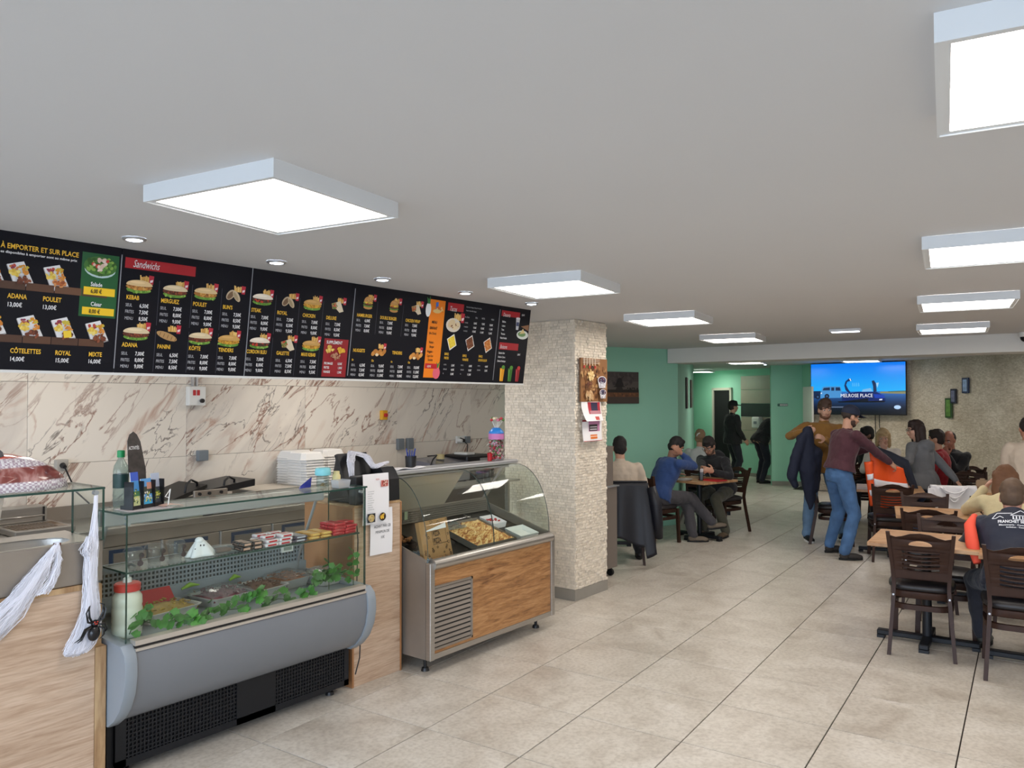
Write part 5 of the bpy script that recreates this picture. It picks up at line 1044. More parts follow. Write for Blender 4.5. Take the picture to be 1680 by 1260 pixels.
WP = [(3.22, 3.80, 1.27), (3.225, 3.82, 1.37), (3.30, 3.90, 1.425), (3.42, 3.90, 1.40), (3.40, 3.80, 1.33), (3.47, 3.80, 1.345), (3.56, 3.84, 1.35)]; WR = [.016, .03, .035, .03, .026, .024, .012]
setkind(web('fibres', '', WP, WR, 170, 12, cw), 'stuff'); webfilm(cw, WP, [r*.85 for r in WR])
def sheet(name, label, x0, x1, z0, z1, y, parent=None, curl=.01):
    m = MB(); m.grid(lambda u, v: (x0+(x1-x0)*u, y-curl*math.sin(v*3.1)*.6-.004*u, z0+(z1-z0)*v), 6, 8, .001); return build(name, m, M_paper, label=label, cat='notice', smooth=60)
n2 = sheet('paper_notice', 'white card payment minimum notice taped lower on the till counter', 3.30, 3.485, .785, 1.075, 3.722, curl=.008)
def sheet_text(parent, lines, col=(60, 62, 70)):
    m = MB()
    for s, x, z, h, sx, y in lines: text(m, s, Matrix(((1, 0, 0, x), (0, 0, -1, y), (0, 1, 0, z), (0, 0, 0, 1))), h, lin(col), sx=sx, bold=0, align='C')
    build('lettering', m, M_print, parent, kind='stuff')
sheet_text(n2, [('ACHAT PAR CB', 3.395, .955, .018, .8, 3.7105), ('MINIMUN DE', 3.395, .920, .018, .8, 3.7105), ('10€', 3.395, .885, .018, .8, 3.7105)])
n1 = sheet('paper_notice', 'white printed menu notice hanging over the till counter front', 3.225, 3.435, .985, 1.30, 3.705, curl=.012)
m = MB(); MX = lambda x, z, y=3.690: Matrix(((1, 0, 0, x), (0, 0, -1, y), (0, 1, 0, z), (0, 0, 0, 1)))
text(m, 'PIZZA', MX(3.335, 1.26), .009, lin((190, 60, 60)), align='C')
for k in range(9): text(m, ('sauce tomate fromage', 'jambon champignons', 'poulet oignons', 'merguez poivrons')[k % 4], MX(3.255, 1.19-.014*k), .006, lin((110, 110, 116)), sx=.7, bold=0)
build('lettering', m, M_print, n1, kind='stuff')
m = MB(); m.T = MX(0, 0, 3.690)
class PL(PR):
    def __init__(s, M): super().__init__(); s.T = M; s.o = .0
q = PL(MX(0, 0, 3.691)); rr = random.Random(8); q.rect(3.365, 1.215, 3.425, 1.255, (206, 120, 110)); q.specks(3.395, 1.235, .026, .016, ((170, 40, 40), (236, 220, 200), (110, 40, 30)), 22, .006, rr); q.rect(3.25, 1.0, 3.315, 1.055, (36, 38, 44)); q.oval(3.283, 1.027, .026, .024, (196, 176, 130)); q.specks(3.283, 1.027, .02, .018, ((150, 120, 80), (216, 190, 110)), 14, .006, rr); q.oval(3.375, 1.027, .028, .026, (40, 34, 30)); q.oval(3.37, 1.027, .016, .016, (226, 176, 50)); q.specks(3.375, 1.03, .018, .016, ((236, 200, 80), (120, 60, 40)), 10, .006, rr); build('pictures', q, M_print, n1)
m = MB(); m.tube([(3.20, 3.729, 1.0), (3.185, 3.70, .90), (3.165, 3.69, .55), (3.176, 3.66, .40), (3.166, 3.66, .2), (3.15, 3.68, .10)], .004, 6); build('power_cord', m, M_black, smooth=60, label='thin black cord running down the till counter front to the case', cat='cord')

# on top of the grey case
ZT = 1.258
bh = thing('brochure_holder', 'black leaflet stand holding colourful brochures on the grey case', 'leaflet stand', (1.80, 3.60, ZT))
a0 = Vector((1.742, 3.560)); HX = Vector((.9, .30)).normalized()
def HM(dx, dy, z, lean=.12): x = Vector((HX.x, HX.y, 0)); n = Vector((-HX.y, HX.x, 0)); return frame(Vector((a0.x, a0.y, ZT))+x*dx+n*dy+Vector((0, 0, z)), x, n*lean+Vector((0, 0, 1)))
m = MB(); m.T = HM(0, 0, 0, 0); m.box(-.01, .165, 0, .02, -.075, .0); build('base', m, M_black, bh)
m = MB(); m.T = HM(0, .03, .01); m.rbox(.0, .062, 0, .36, -.003, 0, .001, 1) 
pts = [(-.004, .0), (.078, .0), (.086, .15), (.068, .28), (.05, .315), (.03, .33), (.008, .318), (-.008, .285), (-.016, .15)]
m = MB(); m.T = HM(.045, .05, .03); m.prism(pts, -.003, 0); bk2 = build('tall_card', m, mat('dark_photo_card', (56, 50, 48), .3, var=.5, scale=30), bh)
m = MB(); text(m, 'ACTIVITÉS', HM(.045, .05, .03) @ Matrix.Translation((-.006, .245, .001)), .016, lin((226, 226, 226)), sx=.6, bold=.02); build('lettering', m, M_print, bk2)
def leaflet(dx, dy, w, h, layers, z=.014):
    M = HM(dx, dy, z); m = MB(); m.T = M; m.box(0, w, 0, h, -.004, -.0004); b = build('leaflet', m, M_paper, bh)
    q = PL(M); q.rect(0, 0, w, h, layers[0]); rr = random.Random(int(dx*1000))
    for (x0, y0, x1, y1, c) in layers[1:]: q.rect(x0*w, y0*h, x1*w, y1*h, c)
    q.specks(w*.5, h*.3, w*.4, h*.22, ((90, 120, 60), (220, 220, 120), (60, 90, 60), (230, 230, 220)), 26, w*.09, rr); build('picture', q, M_print, b)
leaflet(-.005, .006, .045, .16, [(80, 150, 214), (0, .75, 1, 1, (60, 90, 190)), (0, 0, 1, .3, (200, 206, 150)), (0, .3, 1, .45, (70, 120, 80))])
leaflet(.052, .006, .062, .125, [(96, 160, 220), (0, .42, 1, .7, (60, 70, 60)), (.2, .02, .9, .22, (60, 170, 214)), (.55, .6, 1, .85, (206, 150, 130))])
leaflet(.122, .012, .05, .145, [(66, 70, 78), (0, .55, 1, 1, (176, 186, 206)), (.1, .25, .9, .4, (190, 190, 60))])
for dx in (-.012, .048, .118, .172): m = MB(); m.T = HM(dx, .0, 0, .0); m.box(-.002, .002, 0, .13, -.05, .004); build('divider', m, M_black, bh)
wbt = thing('water_bottle', 'clear plastic bottle with green cap and dark label behind the leaflets', 'bottle', (1.765, 3.745, ZT))
m = MB(); m.lathe([(.03, 0), (.034, .01), (.034, .17), (.03, .195), (.014, .225), (.013, .235)], n=20); build('body', m, gmat('clear_pet', (214, 226, 220), .05, 1.4, .12), wbt, True, smooth=50); m = MB(); m.lathe([(.017, 0), (.017, .03), (.014, .033)], (0, 0, .234), 16); build('cap', m, mat('green_cap', (30, 150, 84), .4), wbt, True, smooth=40); m = MB(); m.lathe([(.0348, .09), (.0348, .155)], n=20, caps=False); build('label', m, mat('bottle_label', (40, 70, 66), .4), wbt, True, smooth=50)
m = MB(); m.box(1.70, 1.90, 3.53, 3.72, ZT, ZT+.004); 
m = MB(); m.rbox(1.695, 1.90, 3.515, 3.66, ZT+.0005, ZT+.003, .001, 1); build('place_mat', m, mat('pale_leaflets', (206, 196, 196), .5, var=.1), label='pale flyers lying flat beneath the leaflet stand', cat='flyers')
m = MB(); m.grid(lambda u, v: (1.87+.10*u, 3.545+.05*v, ZT+.006+.006*math.sin(4*u)), 6, 4, .002); build('pink_flyers', m, mat('pink_flyer', (214, 176, 160), .5), smooth=60, label='pinkish flyers fanned out right of the leaflet stand', cat='flyers')
m = MB(); m.tube([(1.892, 3.545, ZT+.012), (1.905, 3.55, ZT+.085), (1.88, 3.55, ZT+.05), (1.90, 3.552, ZT+.045)], .003, 6); build('table_number_four', m, M_whitep, smooth=60, label='small white plastic figure four standing on the grey case', cat='number stand')
jr = thing('coin_jar', 'small clear jar with turquoise lid at the right end of the grey case', 'jar', (2.885, 3.66, ZT)); m = MB(); m.lathe([(.032, 0), (.036, .005), (.036, .06), (.03, .068)], n=20); build('glass', m, gmat('jar_glass', (226, 236, 236), .02, 1.5), jr, True, smooth=50); m = MB(); m.lathe([(.044, .069), (.046, .075), (.044, .105), (.038, .112)], n=20); build('lid', m, mat('turquoise_lid', (130, 206, 214), .4), jr, True, smooth=40); m = MB(); [m.cyl((.012*math.cos(k*1.3), .012*math.sin(k*1.7), .004+.003*k), (.012*math.cos(k*1.3), .012*math.sin(k*1.7), .006+.003*k), .011, n=10) for k in range(6)]; build('coins', m, mat('brass_coins', (150, 120, 70), .35, .8), jr, True, kind='stuff')
m = MB(); m.lathe([(.022, 0), (.024, .06), (.018, .07), (.018, .085)], (2.985, 3.66, ZT), 16); build('spice_tin', m, mat('pale_yellow_tin', (222, 208, 150), .4), smooth=40, label='pale yellow tin between the turquoise jar and plastic tub', cat='tin')
m = MB(); m.loft([[(2.93+x*.045*s, 3.555+y*.035*s, ZT+z) for x, y in ((-1, -1), (1, -1), (1, 1), (-1, 1))] for s, z in ((.85, 0), (1, .045), (.97, .045), (.83, .003))]); tub = build('plastic_tub', m, gmat('milky_tub', (236, 236, 240), .2, 1.4, .3), label='small clear plastic tub at the right front corner of grey case', cat='tub'); m = MB(); m.rbox(2.90, 2.96, 3.53, 3.58, ZT+.006, ZT+.024, .006, 2); build('contents', m, mat('beige_crumbs', (224, 196, 160), .8, bump=.5), tub)
m = MB(); m.loft([[(2.74, 3.68, ZT+.001), (2.83, 3.70, ZT+.001), (2.83, 3.71, ZT+.001), (2.74, 3.69, ZT+.001)], [(2.75, 3.69, ZT+.012), (2.86, 3.73, ZT+.055), (2.86, 3.735, ZT+.055), (2.75, 3.695, ZT+.012)]]); build('blue_dustpan', m, mat('blue_plastic', (40, 50, 150), .4), label='flat blue plastic piece left of the turquoise lidded jar', cat='plastic piece')
wtr = thing('serving_tray', 'black tray with white paper hung below the light rail', 'tray', (2.14, 5.4, .89)); m = MB(); m.rbox(2.86, 3.30, 5.50, 5.80, .887, .90, .004, 1); build('tray', m, M_black, wtr); m = MB(); m.rbox(2.90, 3.26, 5.53, 5.77, .9005, .908, .003, 1); build('paper', m, M_paper, wtr)

# shelf of the grey case
ZS = .987
cp = None
for i, x in enumerate((1.765, 1.875, 1.99)):
    L = 'clear dessert cup with dark sticker on the glass shelf, %s of three' % ('leftmost', 'middle', 'rightmost')[i]
    if cp is None:
        cp = thing('dessert_cup', L, 'cup', (x, 3.615, ZS), 0, 'clear dessert cups on the glass shelf'); m = MB(); m.lathe([(.028, 0), (.04, .068), (.044, .07), (.044, .074), (.038, .07), (.026, .003)], n=22, caps=False); build('cup', m, gmat('clear_cup', (246, 248, 250), .05, 1.6, .03), cp, True, smooth=50)
        m = MB(); m.lathe([(.046, .0745), (.046, .079), (.034, .094), (.001, .096)], n=22, caps=False); build('lid', m, gmat('clear_cup'), cp, True, smooth=50)
        m = MB(); m.T = Matrix.Translation((.014, -.0375, .0)) @ Matrix.Rotation(rad(-20), 4, 'Z') @ Matrix.Rotation(rad(-10), 4, 'X'); m.cyl((0, 0, .022), (0, -.002, .022), .013, n=16); m.cyl((.006, 0, .058), (.006, -.002, .058), .012, n=16); m.box(-.003, .006, -.0015, 0, .03, .055); build('sticker', m, mat('dark_sticker', (54, 34, 36), .4, var=.3, scale=60), cp, True)
    else: dup(cp, (x, 3.615+.02*i, ZS), .2*i, L)
gh = thing('ghost_napkin', 'white paper ghost with black eyes on the glass shelf', 'ghost', (2.10, 3.62, ZS))
m = MB()
def ghf(u, v):
    a = u*6.283; r = .012+.062*v**1.3*(1+.22*math.sin(5*a+1)*v); return (2.095+r*math.cos(a)*1.0+.012*v, 3.62+r*.55*math.sin(a), ZS+.085*(1-v**1.6)+.002)
m.grid(ghf, 40, 10, .002); m.ell((2.095, 3.62, ZS+.078), (.022, .02, .018)); build('sheet', m, M_paper, gh, smooth=180)
for dx, dz in ((-.006, .062), (.012, .06), (-.03, .045)): m = MB(); m.ell((2.093+dx, 3.592+abs(dx)*.3, ZS+dz-.004), (.0035, .003, .005), 8, 6); build('eye', m, M_black, gh)
ck = thing('pastry_pack', 'clear plastic pack of brown pastry on the glass shelf', 'pastry pack', (2.22, 3.63, ZS)); m = MB(); m.rbox(2.165, 2.275, 3.59, 3.67, ZS+.001, ZS+.036, .012, 3); build('wrapper', m, M_film, ck, smooth=60); m = MB(); m.rbox(2.175, 2.265, 3.60, 3.66, ZS+.003, ZS+.022, .008, 2); build('pastry', m, mat('brown_pastry', (104, 62, 40), .7, var=.2, bump=.4), ck)
def bars(name, label, x0, x1, y0, y1, rows, layers, mats_, L, group, seed, cat='chocolate bar', h=.016):
    rr = random.Random(seed); proto = None; k = 0; w = (y1-y0)/rows
    for l in range(layers):
        nx = max(1, int((x1-x0)/L)); 
        for i in range(nx):
            for j in range(rows):
                if l == layers-1 and rr.random() < .25: continue
                x = x0+(i+.5)*L+rr.uniform(-.003, .003)+l*.004; y = y0+(j+.5)*w; z = ZS+.0005+l*(h+.0008)
                lab = '%s, %s row, %s layer, %s from left' % (label, ('front', 'second', 'third', 'rear')[min(3, j)], ('bottom', 'second', 'third', 'topmost')[min(l, 3)], ('first', 'second', 'third', 'fourth', 'fifth', 'sixth')[min(i, 5)])
                if proto is None:
                    proto = thing(name, lab, cat, (x, y, z), 0, group); m = MB(); m.rbox(-L*.46, L*.46, -w*.45, w*.45, 0, h, .005, 2); build('wrapper', m, mats_[0], proto, True, smooth=60)
                    m = MB(); m.box(-L*.5, -L*.455, -w*.42, w*.42, h*.45, h*.5); m.box(L*.455, L*.5, -w*.42, w*.42, h*.45, h*.5); build('crimped_end', m, mats_[1], proto, True, kind='stuff')
                    m = MB(); m.box(-L*.3, L*.3, -w*.452, -w*.448, h*.25, h*.75); m.box(-L*.3, L*.3, -w*.3, w*.3, h+.0002, h+.0006); build('band', m, mats_[1], proto, True, kind='stuff')
                else: dup(proto, (x, y, z), rr.uniform(-.07, .07), lab)
MP = lambda n, c: mat('wrapper_'+n, c, .3, coat=.4)
bars('black_bar', 'black and cream wrapped chocolate bar', 2.285, 2.415, 3.545, 3.69, 4, 2, [MP('black', (34, 28, 30)), MP('cream', (200, 160, 140))], .064, 'black chocolate bars on the glass shelf', 1, h=.021)
bars('red_white_bar', 'red and white wrapped chocolate bar', 2.42, 2.60, 3.545, 3.69, 4, 3, [MP('white', (226, 220, 224)), MP('red', (190, 36, 46))], .088, 'red and white bars on the glass shelf', 2, h=.018)
bars('dark_bar', 'dark purple wrapped chocolate bar', 2.605, 2.70, 3.545, 3.69, 4, 2, [MP('plum', (62, 50, 66)), MP('silver', (186, 186, 196))], .09, 'dark bars on the glass shelf', 3)
bars('gold_bar', 'gold wrapped chocolate bar', 2.705, 2.865, 3.545, 3.69, 4, 2, [MP('gold', (204, 150, 66)), MP('gold2', (226, 190, 110))], .078, 'gold bars on the glass shelf', 4)
bars('red_bar', 'bright red wrapped wafer bar', 2.87, 3.045, 3.545, 3.69, 4, 4, [MP('red', (190, 36, 46)), MP('red2', (160, 24, 36))], .086, 'red wafer bars on the glass shelf', 5)

# deck of the grey case: trays of salad, jar, red lidded box, ivy garland
ZD = .666
def tray(label, x, y, az, w, d, food, foodmat, covered, seed):
    t = thing('salad_tray', label, 'salad tray', (x, y, ZD), az); rr = random.Random(seed)
    def rg(s, z): return [(sx*w/2*s, sy*d/2*s, z) for sx, sy in ((-1, -.82), (-.82, -1), (.82, -1), (1, -.82), (1, .82), (.82, 1), (-.82, 1), (-1, .82))]
    m = MB(); m.loft([rg(.84, .001), rg(.86, .004), rg(1, .052), rg(1.06, .052), rg(1.06, .055), rg(.98, .055), rg(.83, .006)], caps=False); m.loft([rg(.84, .001), rg(.83, .006)]); build('tray', m, mat('tray_steel', (196, 194, 190), .35, .3), t, True)
    m = MB(); m.grid(lambda u, v: ((u-.5)*w*.9, (v-.5)*d*.9, .040+.026*math.sin(u*3.14)*math.sin(v*3.14)+.006*mnoise.noise((u*7, v*7, seed))), 12, 10, .01)
    for k in range(70): m.tube([(p := Vector(((rr.random()-.5)*w*.8, (rr.random()-.5)*d*.8, .060+rr.random()*.008))), p+Vector((rr.uniform(-.02, .02), rr.uniform(-.02, .02), rr.uniform(-.004, .006)))], rr.uniform(.003, .006), 5)
    build('salad', m, foodmat, t, True, smooth=60, kind='stuff')
    if covered: m = MB(); m.grid(lambda u, v: ((u-.5)*w*1.1, (v-.5)*d*1.1, .066+.03*math.sin(u*3.14)*math.sin(v*3.14)+.006*math.sin(17*u+5*v)+.005*mnoise.noise((u*9, v*9, seed*2))), 20, 16); build('cling_film', m, M_film, t, True, smooth=180)
tray('steel tray of yellow shredded salad, leftmost in the grey case', 2.02, 3.83, .12, .30, .22, 0, mat('yellow_salad', (170, 140, 54), .6, rnd=.25, var=.2, scale=40), False, 1)
tray('tray of red onions under crumpled film in the grey case', 2.36, 3.86, .1, .26, .23, 0, mat('red_onion', (122, 52, 66), .6, rnd=.3, var=.3, scale=40), True, 2)
tray('tray of brown minced filling in the middle of the grey case', 2.60, 3.85, .1, .22, .24, 0, mat('brown_mince', (110, 78, 60), .8, rnd=.2, var=.2, scale=60), False, 3)
tray('tray of orange brown filling under film right in the grey case', 2.815, 3.90, .1, .20, .20, 0, mat('orange_filling', (164, 104, 66), .7, rnd=.25, var=.2, scale=50), True, 4)
tray('pale covered tray at the right end of the grey case', 2.99, 3.80, .0, .15, .22, 0, mat('pale_filling', (150, 146, 128), .7, var=.2, scale=40), True, 5)
rl = thing('red_lid_box', 'food box with a red lid at the back left of grey case', 'box', (1.98, 3.945, ZD)); m = MB(); m.rbox(1.90, 2.13, 3.955, 4.0, ZD+.001, ZD+.08, .012, 2)
m = MB(); m.loft([[(1.88+x*.24, 3.955+y*.04, ZD+.001+z) for x, y in ((0, 0), (1, 0), (1, 1), (0, 1))] for z in (0, .04)]); build('body', m, gmat('box_clear', (226, 226, 226), .2, 1.4, .3), rl); m = MB(); m.loft([[(1.865, 3.92, ZD+.042), (2.135, 3.92, ZD+.042), (2.145, 4.0, ZD+.100), (1.875, 4.0, ZD+.100)], [(1.865, 3.918, ZD+.054), (2.135, 3.918, ZD+.054), (2.145, 3.998, ZD+.112), (1.875, 3.998, ZD+.112)]]); build('lid', m, M_red, rl)
sj = thing('sauce_jar', 'large jar of white sauce with red lid and pump in the case', 'jar', (1.762, 3.665, ZD)); m = MB(); m.lathe([(.058, 0), (.065, .01), (.066, .05), (.063, .06), (.066, .07), (.066, .13), (.063, .14), (.066, .15), (.064, .185), (.05, .205), (.048, .21)], n=26); build('jar', m, mat('white_sauce_jar', (222, 220, 204), .3, coat=.5), sj, True, smooth=50); m = MB(); m.lathe([(.057, .2105), (.058, .24), (.052, .246), (.02, .248)], n=26); build('lid', m, mat('lid_red', (204, 50, 44), .4), sj, True, smooth=40); m = MB(); m.lathe([(.02, .2485), (.018, .268), (.008, .272), (.008, .33)], n=14); m.tube([(0, 0, .325), (.012, -.012, .332), (.03, -.022, .318)], .006, 8); build('pump', m, M_whitep, sj, True, smooth=50)
for k, (x, y, a) in enumerate(((2.20, 3.975, .3), (2.475, 3.96, .8))):
    m = MB(); m.tube([(x, y, ZD+.085), (x+.05*math.cos(a), y+.05*math.sin(a)*.2, ZD+.10), (x+.11*math.cos(a), y+.06*math.sin(a)*.2, ZD+.09)], [.006, .014, .003], 8); build('green_pepper', m, mat('pickled_pepper', (130, 170, 50), .3), smooth=60, label='pickled green pepper behind the salad trays, '+('left' if k == 0 else 'right')+' one of two', cat='pepper')
iv = thing('ivy_garland', 'green artificial leaf garland along the front of the grey case', 'garland', (2.3, 3.6, ZD))
rr = random.Random(17); vine = []; n = 46
for i in range(n):
    t = i/(n-1); vine.append(Vector((1.73+1.27*t, 3.575+.05*math.sin(t*23)+.10*max(0, t-.72), ZD+.03+.03*math.sin(t*17)+.02*math.sin(t*41)+.30*max(0, t-.78))))
m = MB(); m.tube(vine, .0028, 5); build('stem', m, mat('vine_stem', (60, 86, 44), .6), iv, smooth=60)
M_leaf = mat('leaf_green', (62, 118, 42), .5, rnd=.35); leafpts = []
lp = [(0, 0), (.35, -.30), (.62, -.5), (.8, -.30), (1.0, -.38), (1.05, 0), (1.0, .38), (.8, .30), (.62, .5), (.35, .30)]
lm = MB(); vs = [(x, y, .10*abs(y)-.12*x*x+.04*math.sin(6*x)) for x, y in lp]+[(.5, 0, .06)]; lm.add(vs, [(i, (i+1) % 10, 10) for i in range(10)])
L0 = None
for i in range(150):
    p = vine[rr.randrange(n)]; s = rr.uniform(.036, .058)
    if L0 is None: L0 = build('leaf', lm, M_leaf, iv, True, smooth=60); o = L0
    else: o = L0.copy(); COL.objects.link(o); o.parent = iv
    o.matrix_basis = wm(iv).inverted() @ Matrix.Translation(p+Vector((rr.uniform(-.012, .012), rr.uniform(-.015, .02), rr.uniform(-.005, .05)))) @ Euler((rr.uniform(.2, 1.3), rr.uniform(-.6, .6), rr.uniform(-2.6, -.3))).to_matrix().to_4x4() @ Matrix.Scale(s, 4)
for k, (x, y, z0, h) in enumerate(((3.03, 3.56, ZD+.02, .20), (2.90, 3.62, ZD+.02, .15))):
    sg = thing('leaf_sprig', 'upright green leaf sprig at the right end of grey case, '+('outer' if k == 0 else 'inner')+' one', 'leaf sprig', (x, y, z0)); m = MB(); m.tube([(0, 0, -.018), (.01, .01, h*.5), (.0, .0, h)], .0025, 5); build('stem', m, mat('vine_stem'), sg, True)
    for j in range(12): o = L0.copy(); COL.objects.link(o); o.parent = sg; o.matrix_basis = Matrix.Translation((.008*math.sin(j), 0, h*(.2+.07*j))) @ Euler((rr.uniform(.3, 1.2), rr.uniform(-.6, .6), j*2.4)).to_matrix().to_4x4() @ Matrix.Scale(.04, 4)
# ---------------------------------------------------------------- pictures, calendar, television, signs
class PW(PR):
    """flat print on any plane"""
    def __init__(s, M): super().__init__(); s.T = M; s.o = 0
pp = thing('kitchen_picture', 'brown kitchen canvas with spoons and baskets on the stone pillar', 'picture', (5.995, 3.772, 1.745))
m = MB(); m.rbox(5.77, 6.22, 3.755, 3.772, 1.747, 2.137, .003, 1); cv = build('canvas', m, mat('canvas_edge', (120, 84, 56), .8), pp)
F = Matrix(((1, 0, 0, 5.77), (0, 0, -1, 3.7545), (0, 1, 0, 1.747), (0, 0, 0, 1))); q = PW(F); rr = random.Random(5)
q.rect(0, 0, .45, .39, (142, 98, 60)); q.specks(.225, .2, .22, .19, ((120, 78, 46), (166, 120, 76), (96, 60, 36), (186, 146, 98)), 90, .018, rr)
for k in range(5): q.rect(.04+k*.045, .325, .047+k*.045, .39, (226, 214, 190)); q.oval(.044+k*.045, .312, .013, .013, ((176, 40, 40), (90, 96, 50), (196, 60, 50), (60, 40, 40), (170, 30, 40))[k])
for z in (.345, .36, .375): q.rect(.02, z, .30, z+.004, (206, 196, 180))
q.specks(.15, .24, .05, .045, ((222, 190, 130), (206, 166, 104), (236, 212, 160)), 40, .014, rr); q.specks(.12, .05, .06, .045, ((190, 150, 106), (206, 176, 136)), 24, .018, rr); q.specks(.10, .15, .06, .03, ((110, 60, 40), (90, 48, 32)), 18, .012, rr)
for cx, cy, r in ((.325, .195, .075), (.33, .085, .058)): q.poly([(cx-r, cy), (cx+r, cy), (cx+r*.7, cy-r*.95), (cx-r*.7, cy-r*.95)], (206, 202, 206)); q.oval(cx, cy, r, r*.5, (226, 224, 230)); q.oval(cx, cy, r*.86, r*.42, (60, 50, 74)); q.specks(cx, cy, r*.75, r*.33, ((36, 34, 60), (120, 50, 60), (200, 200, 210), (70, 70, 110)), 24, .008, rr); q.specks(cx, cy-r*.55, r*.7, r*.3, ((170, 166, 176), (236, 236, 240)), 24, .007, rr)
build('print', q, M_print, cv)
cl = thing('wall_calendar', 'paper wall calendar curling below the picture on the stone pillar', 'calendar', (5.93, 3.77, 1.39))
def leaf(x0, x1, z0, z1, curl): return lambda u, v: (x0+(x1-x0)*u+.012*v, 3.765-.004-curl*(1-v)**2*(1.1-u*.5)-.006*math.sin(3*u), z0+(z1-z0)*v)
m = MB(); m.grid(leaf(5.775, 6.10, 1.575, 1.752, .06), 8, 8, .001); c1_ = build('turned_page', m, M_paper, cl, smooth=60)
m = MB(); m.grid(leaf(5.79, 6.115, 1.395, 1.585, .02), 8, 8, .001); c2_ = build('month_page', m, M_paper, cl, smooth=60)
def curlprint(fn, patches, parent, n=6):
    m = MB(); m.T = Matrix.Identity(4)
    for i, (u0, v0, u1, v1, c) in enumerate(patches):
        for a in range(n):
            for b in range(n):
                P = [fn(u0+(u1-u0)*x/n, v0+(v1-v0)*y/n) for x, y in ((a, b), (a+1, b), (a+1, b+1), (a, b+1))]; m.add([(p[0], p[1]-.0015-.0004*i, p[2]) for p in P], [(0, 1, 2, 3)], 0, lin(c))
    build('print', m, M_print, parent, kind='stuff')
curlprint(leaf(5.775, 6.10, 1.575, 1.752, .06), [(.30, .35, .95, .95, (176, 40, 56)), (.45, .50, .80, .93, (44, 40, 70)), (.35, .36, .95, .52, (190, 130, 140)), (.55, .05, .78, .22, (196, 60, 50))], c1_)
curlprint(leaf(5.79, 6.115, 1.395, 1.585, .02), [(0, .92, .28, 1, (150, 40, 50)), (.30, .45, .88, .95, (196, 130, 170)), (.32, .47, .75, .78, (50, 46, 50)), (.36, .52, .72, .57, (196, 190, 196)), (.36, .64, .72, .68, (196, 190, 196)), (.36, .10, .72, .30, (226, 120, 40)), (.36, .20, .72, .23, (250, 240, 230)), (.0, .0, 1, .02, (196, 40, 50))], c2_)
# windmill picture on the mint wall
wz = math.radians(-22.58); wp = Vector((9.05, 5.408)); WX = Vector((math.cos(wz), math.sin(wz), 0))
wpic = thing('windmill_picture', 'dark windmill landscape picture on the mint wall right of the pillar', 'picture', (9.2, 5.34, 1.72))
off = Vector((-math.sin(wz), math.cos(wz), 0))*-.006; o0 = Vector((8.96, 5.4545, 1.715))+off; WF = frame(o0, WX, (0, 0, 1))
m = MB(); m.T = WF; m.rbox(0, .56, 0, .43, .0, .02, .003, 1); wc = build('canvas', m, mat('dark_canvas', (60, 52, 50), .7), wpic)
q = PW(WF @ Matrix.Translation((0, 0, .0205))); rr = random.Random(6); q.rect(0, 0, .56, .43, (74, 66, 66)); q.rect(0, .16, .56, .3, (92, 84, 80)); q.specks(.28, .33, .27, .08, ((66, 58, 60), (84, 76, 74)), 30, .03, rr); q.rect(0, .15, .56, .19, (40, 34, 32)); q.specks(.44, .195, .12, .02, ((36, 32, 30),), 16, .016, rr); q.rect(0, .09, .56, .15, (112, 74, 50)); q.specks(.28, .12, .26, .02, ((136, 88, 56), (90, 60, 44)), 24, .016, rr); q.rect(0, 0, .56, .085, (76, 64, 58)); q.poly([(.15, .23), (.30, .23), (.26, .34), (.235, .35), (.20, .34)], (34, 30, 32)); q.rect(.13, .225, .32, .235, (30, 26, 28)); q.poly([(.16, .18), (.29, .18), (.27, .225), (.18, .225)], (44, 38, 38))
for a in (40, 130, 220, 310): q.poly([(.23, .31), (.234, .315), (.234+.09*math.cos(rad(a)), .31+.09*math.sin(rad(a))), (.226+.09*math.cos(rad(a)), .316+.09*math.sin(rad(a)))], (30, 26, 28))
build('print', q, M_print, wc)
# two pictures seen edge-on along the passage wall
pa = math.atan2(2.014, 4.845); pn = Vector((math.sin(pa), -math.cos(pa), 0))
for k, (t, w) in enumerate(((.42, .5), (.72, .5))):
    p = Vector((10.145, 4.96, 0)).lerp(Vector((14.99, 6.974, 0)), t)
    g = thing('passage_picture', 'narrow dark picture seen edge-on on the mint passage wall, '+('nearer' if k == 0 else 'farther')+' one', 'picture', (p.x+pn.x*.004, p.y+pn.y*.004, 1.62), pa, 'pictures along the passage wall')
    m = MB(); m.box(-.25, .25, -.022, 0, 0, .52); build('canvas', m, mat('dark_canvas'), g, True); m = MB(); m.box(-.24, .24, -.0235, -.0222, .01, .51); build('print', m, mat('dim_landscape', (96, 92, 84), .6, var=.4, scale=9), g, True)
# toilet sign on the block
sg = thing('toilet_sign', 'small black and white sign on the mint wall beside the door leaf', 'sign', (16.03, 5.55, 1.66), math.atan2(5.173-5.712, 16.275-15.979)); sg.location = (16.085, 5.512, 1.66)
m = MB(); m.rbox(-.10, .10, -.012, -.002, -.025, .025, .003, 1); b = build('plate', m, M_black, sg, True); q = PW(Matrix(((1, 0, 0, 0), (0, 0, -1, -.0125), (0, 1, 0, 0), (0, 0, 0, 1)))); q.rect(-.055, -.018, .095, .018, (226, 228, 226)); q.oval(-.078, 0, .012, .014, (60, 150, 120)); text(q, 'TOILETTES', Matrix.Translation((-.048, -.009, .001)), .018, lin((30, 30, 30)), fit=.135); build('print', q, M_print, b, True)
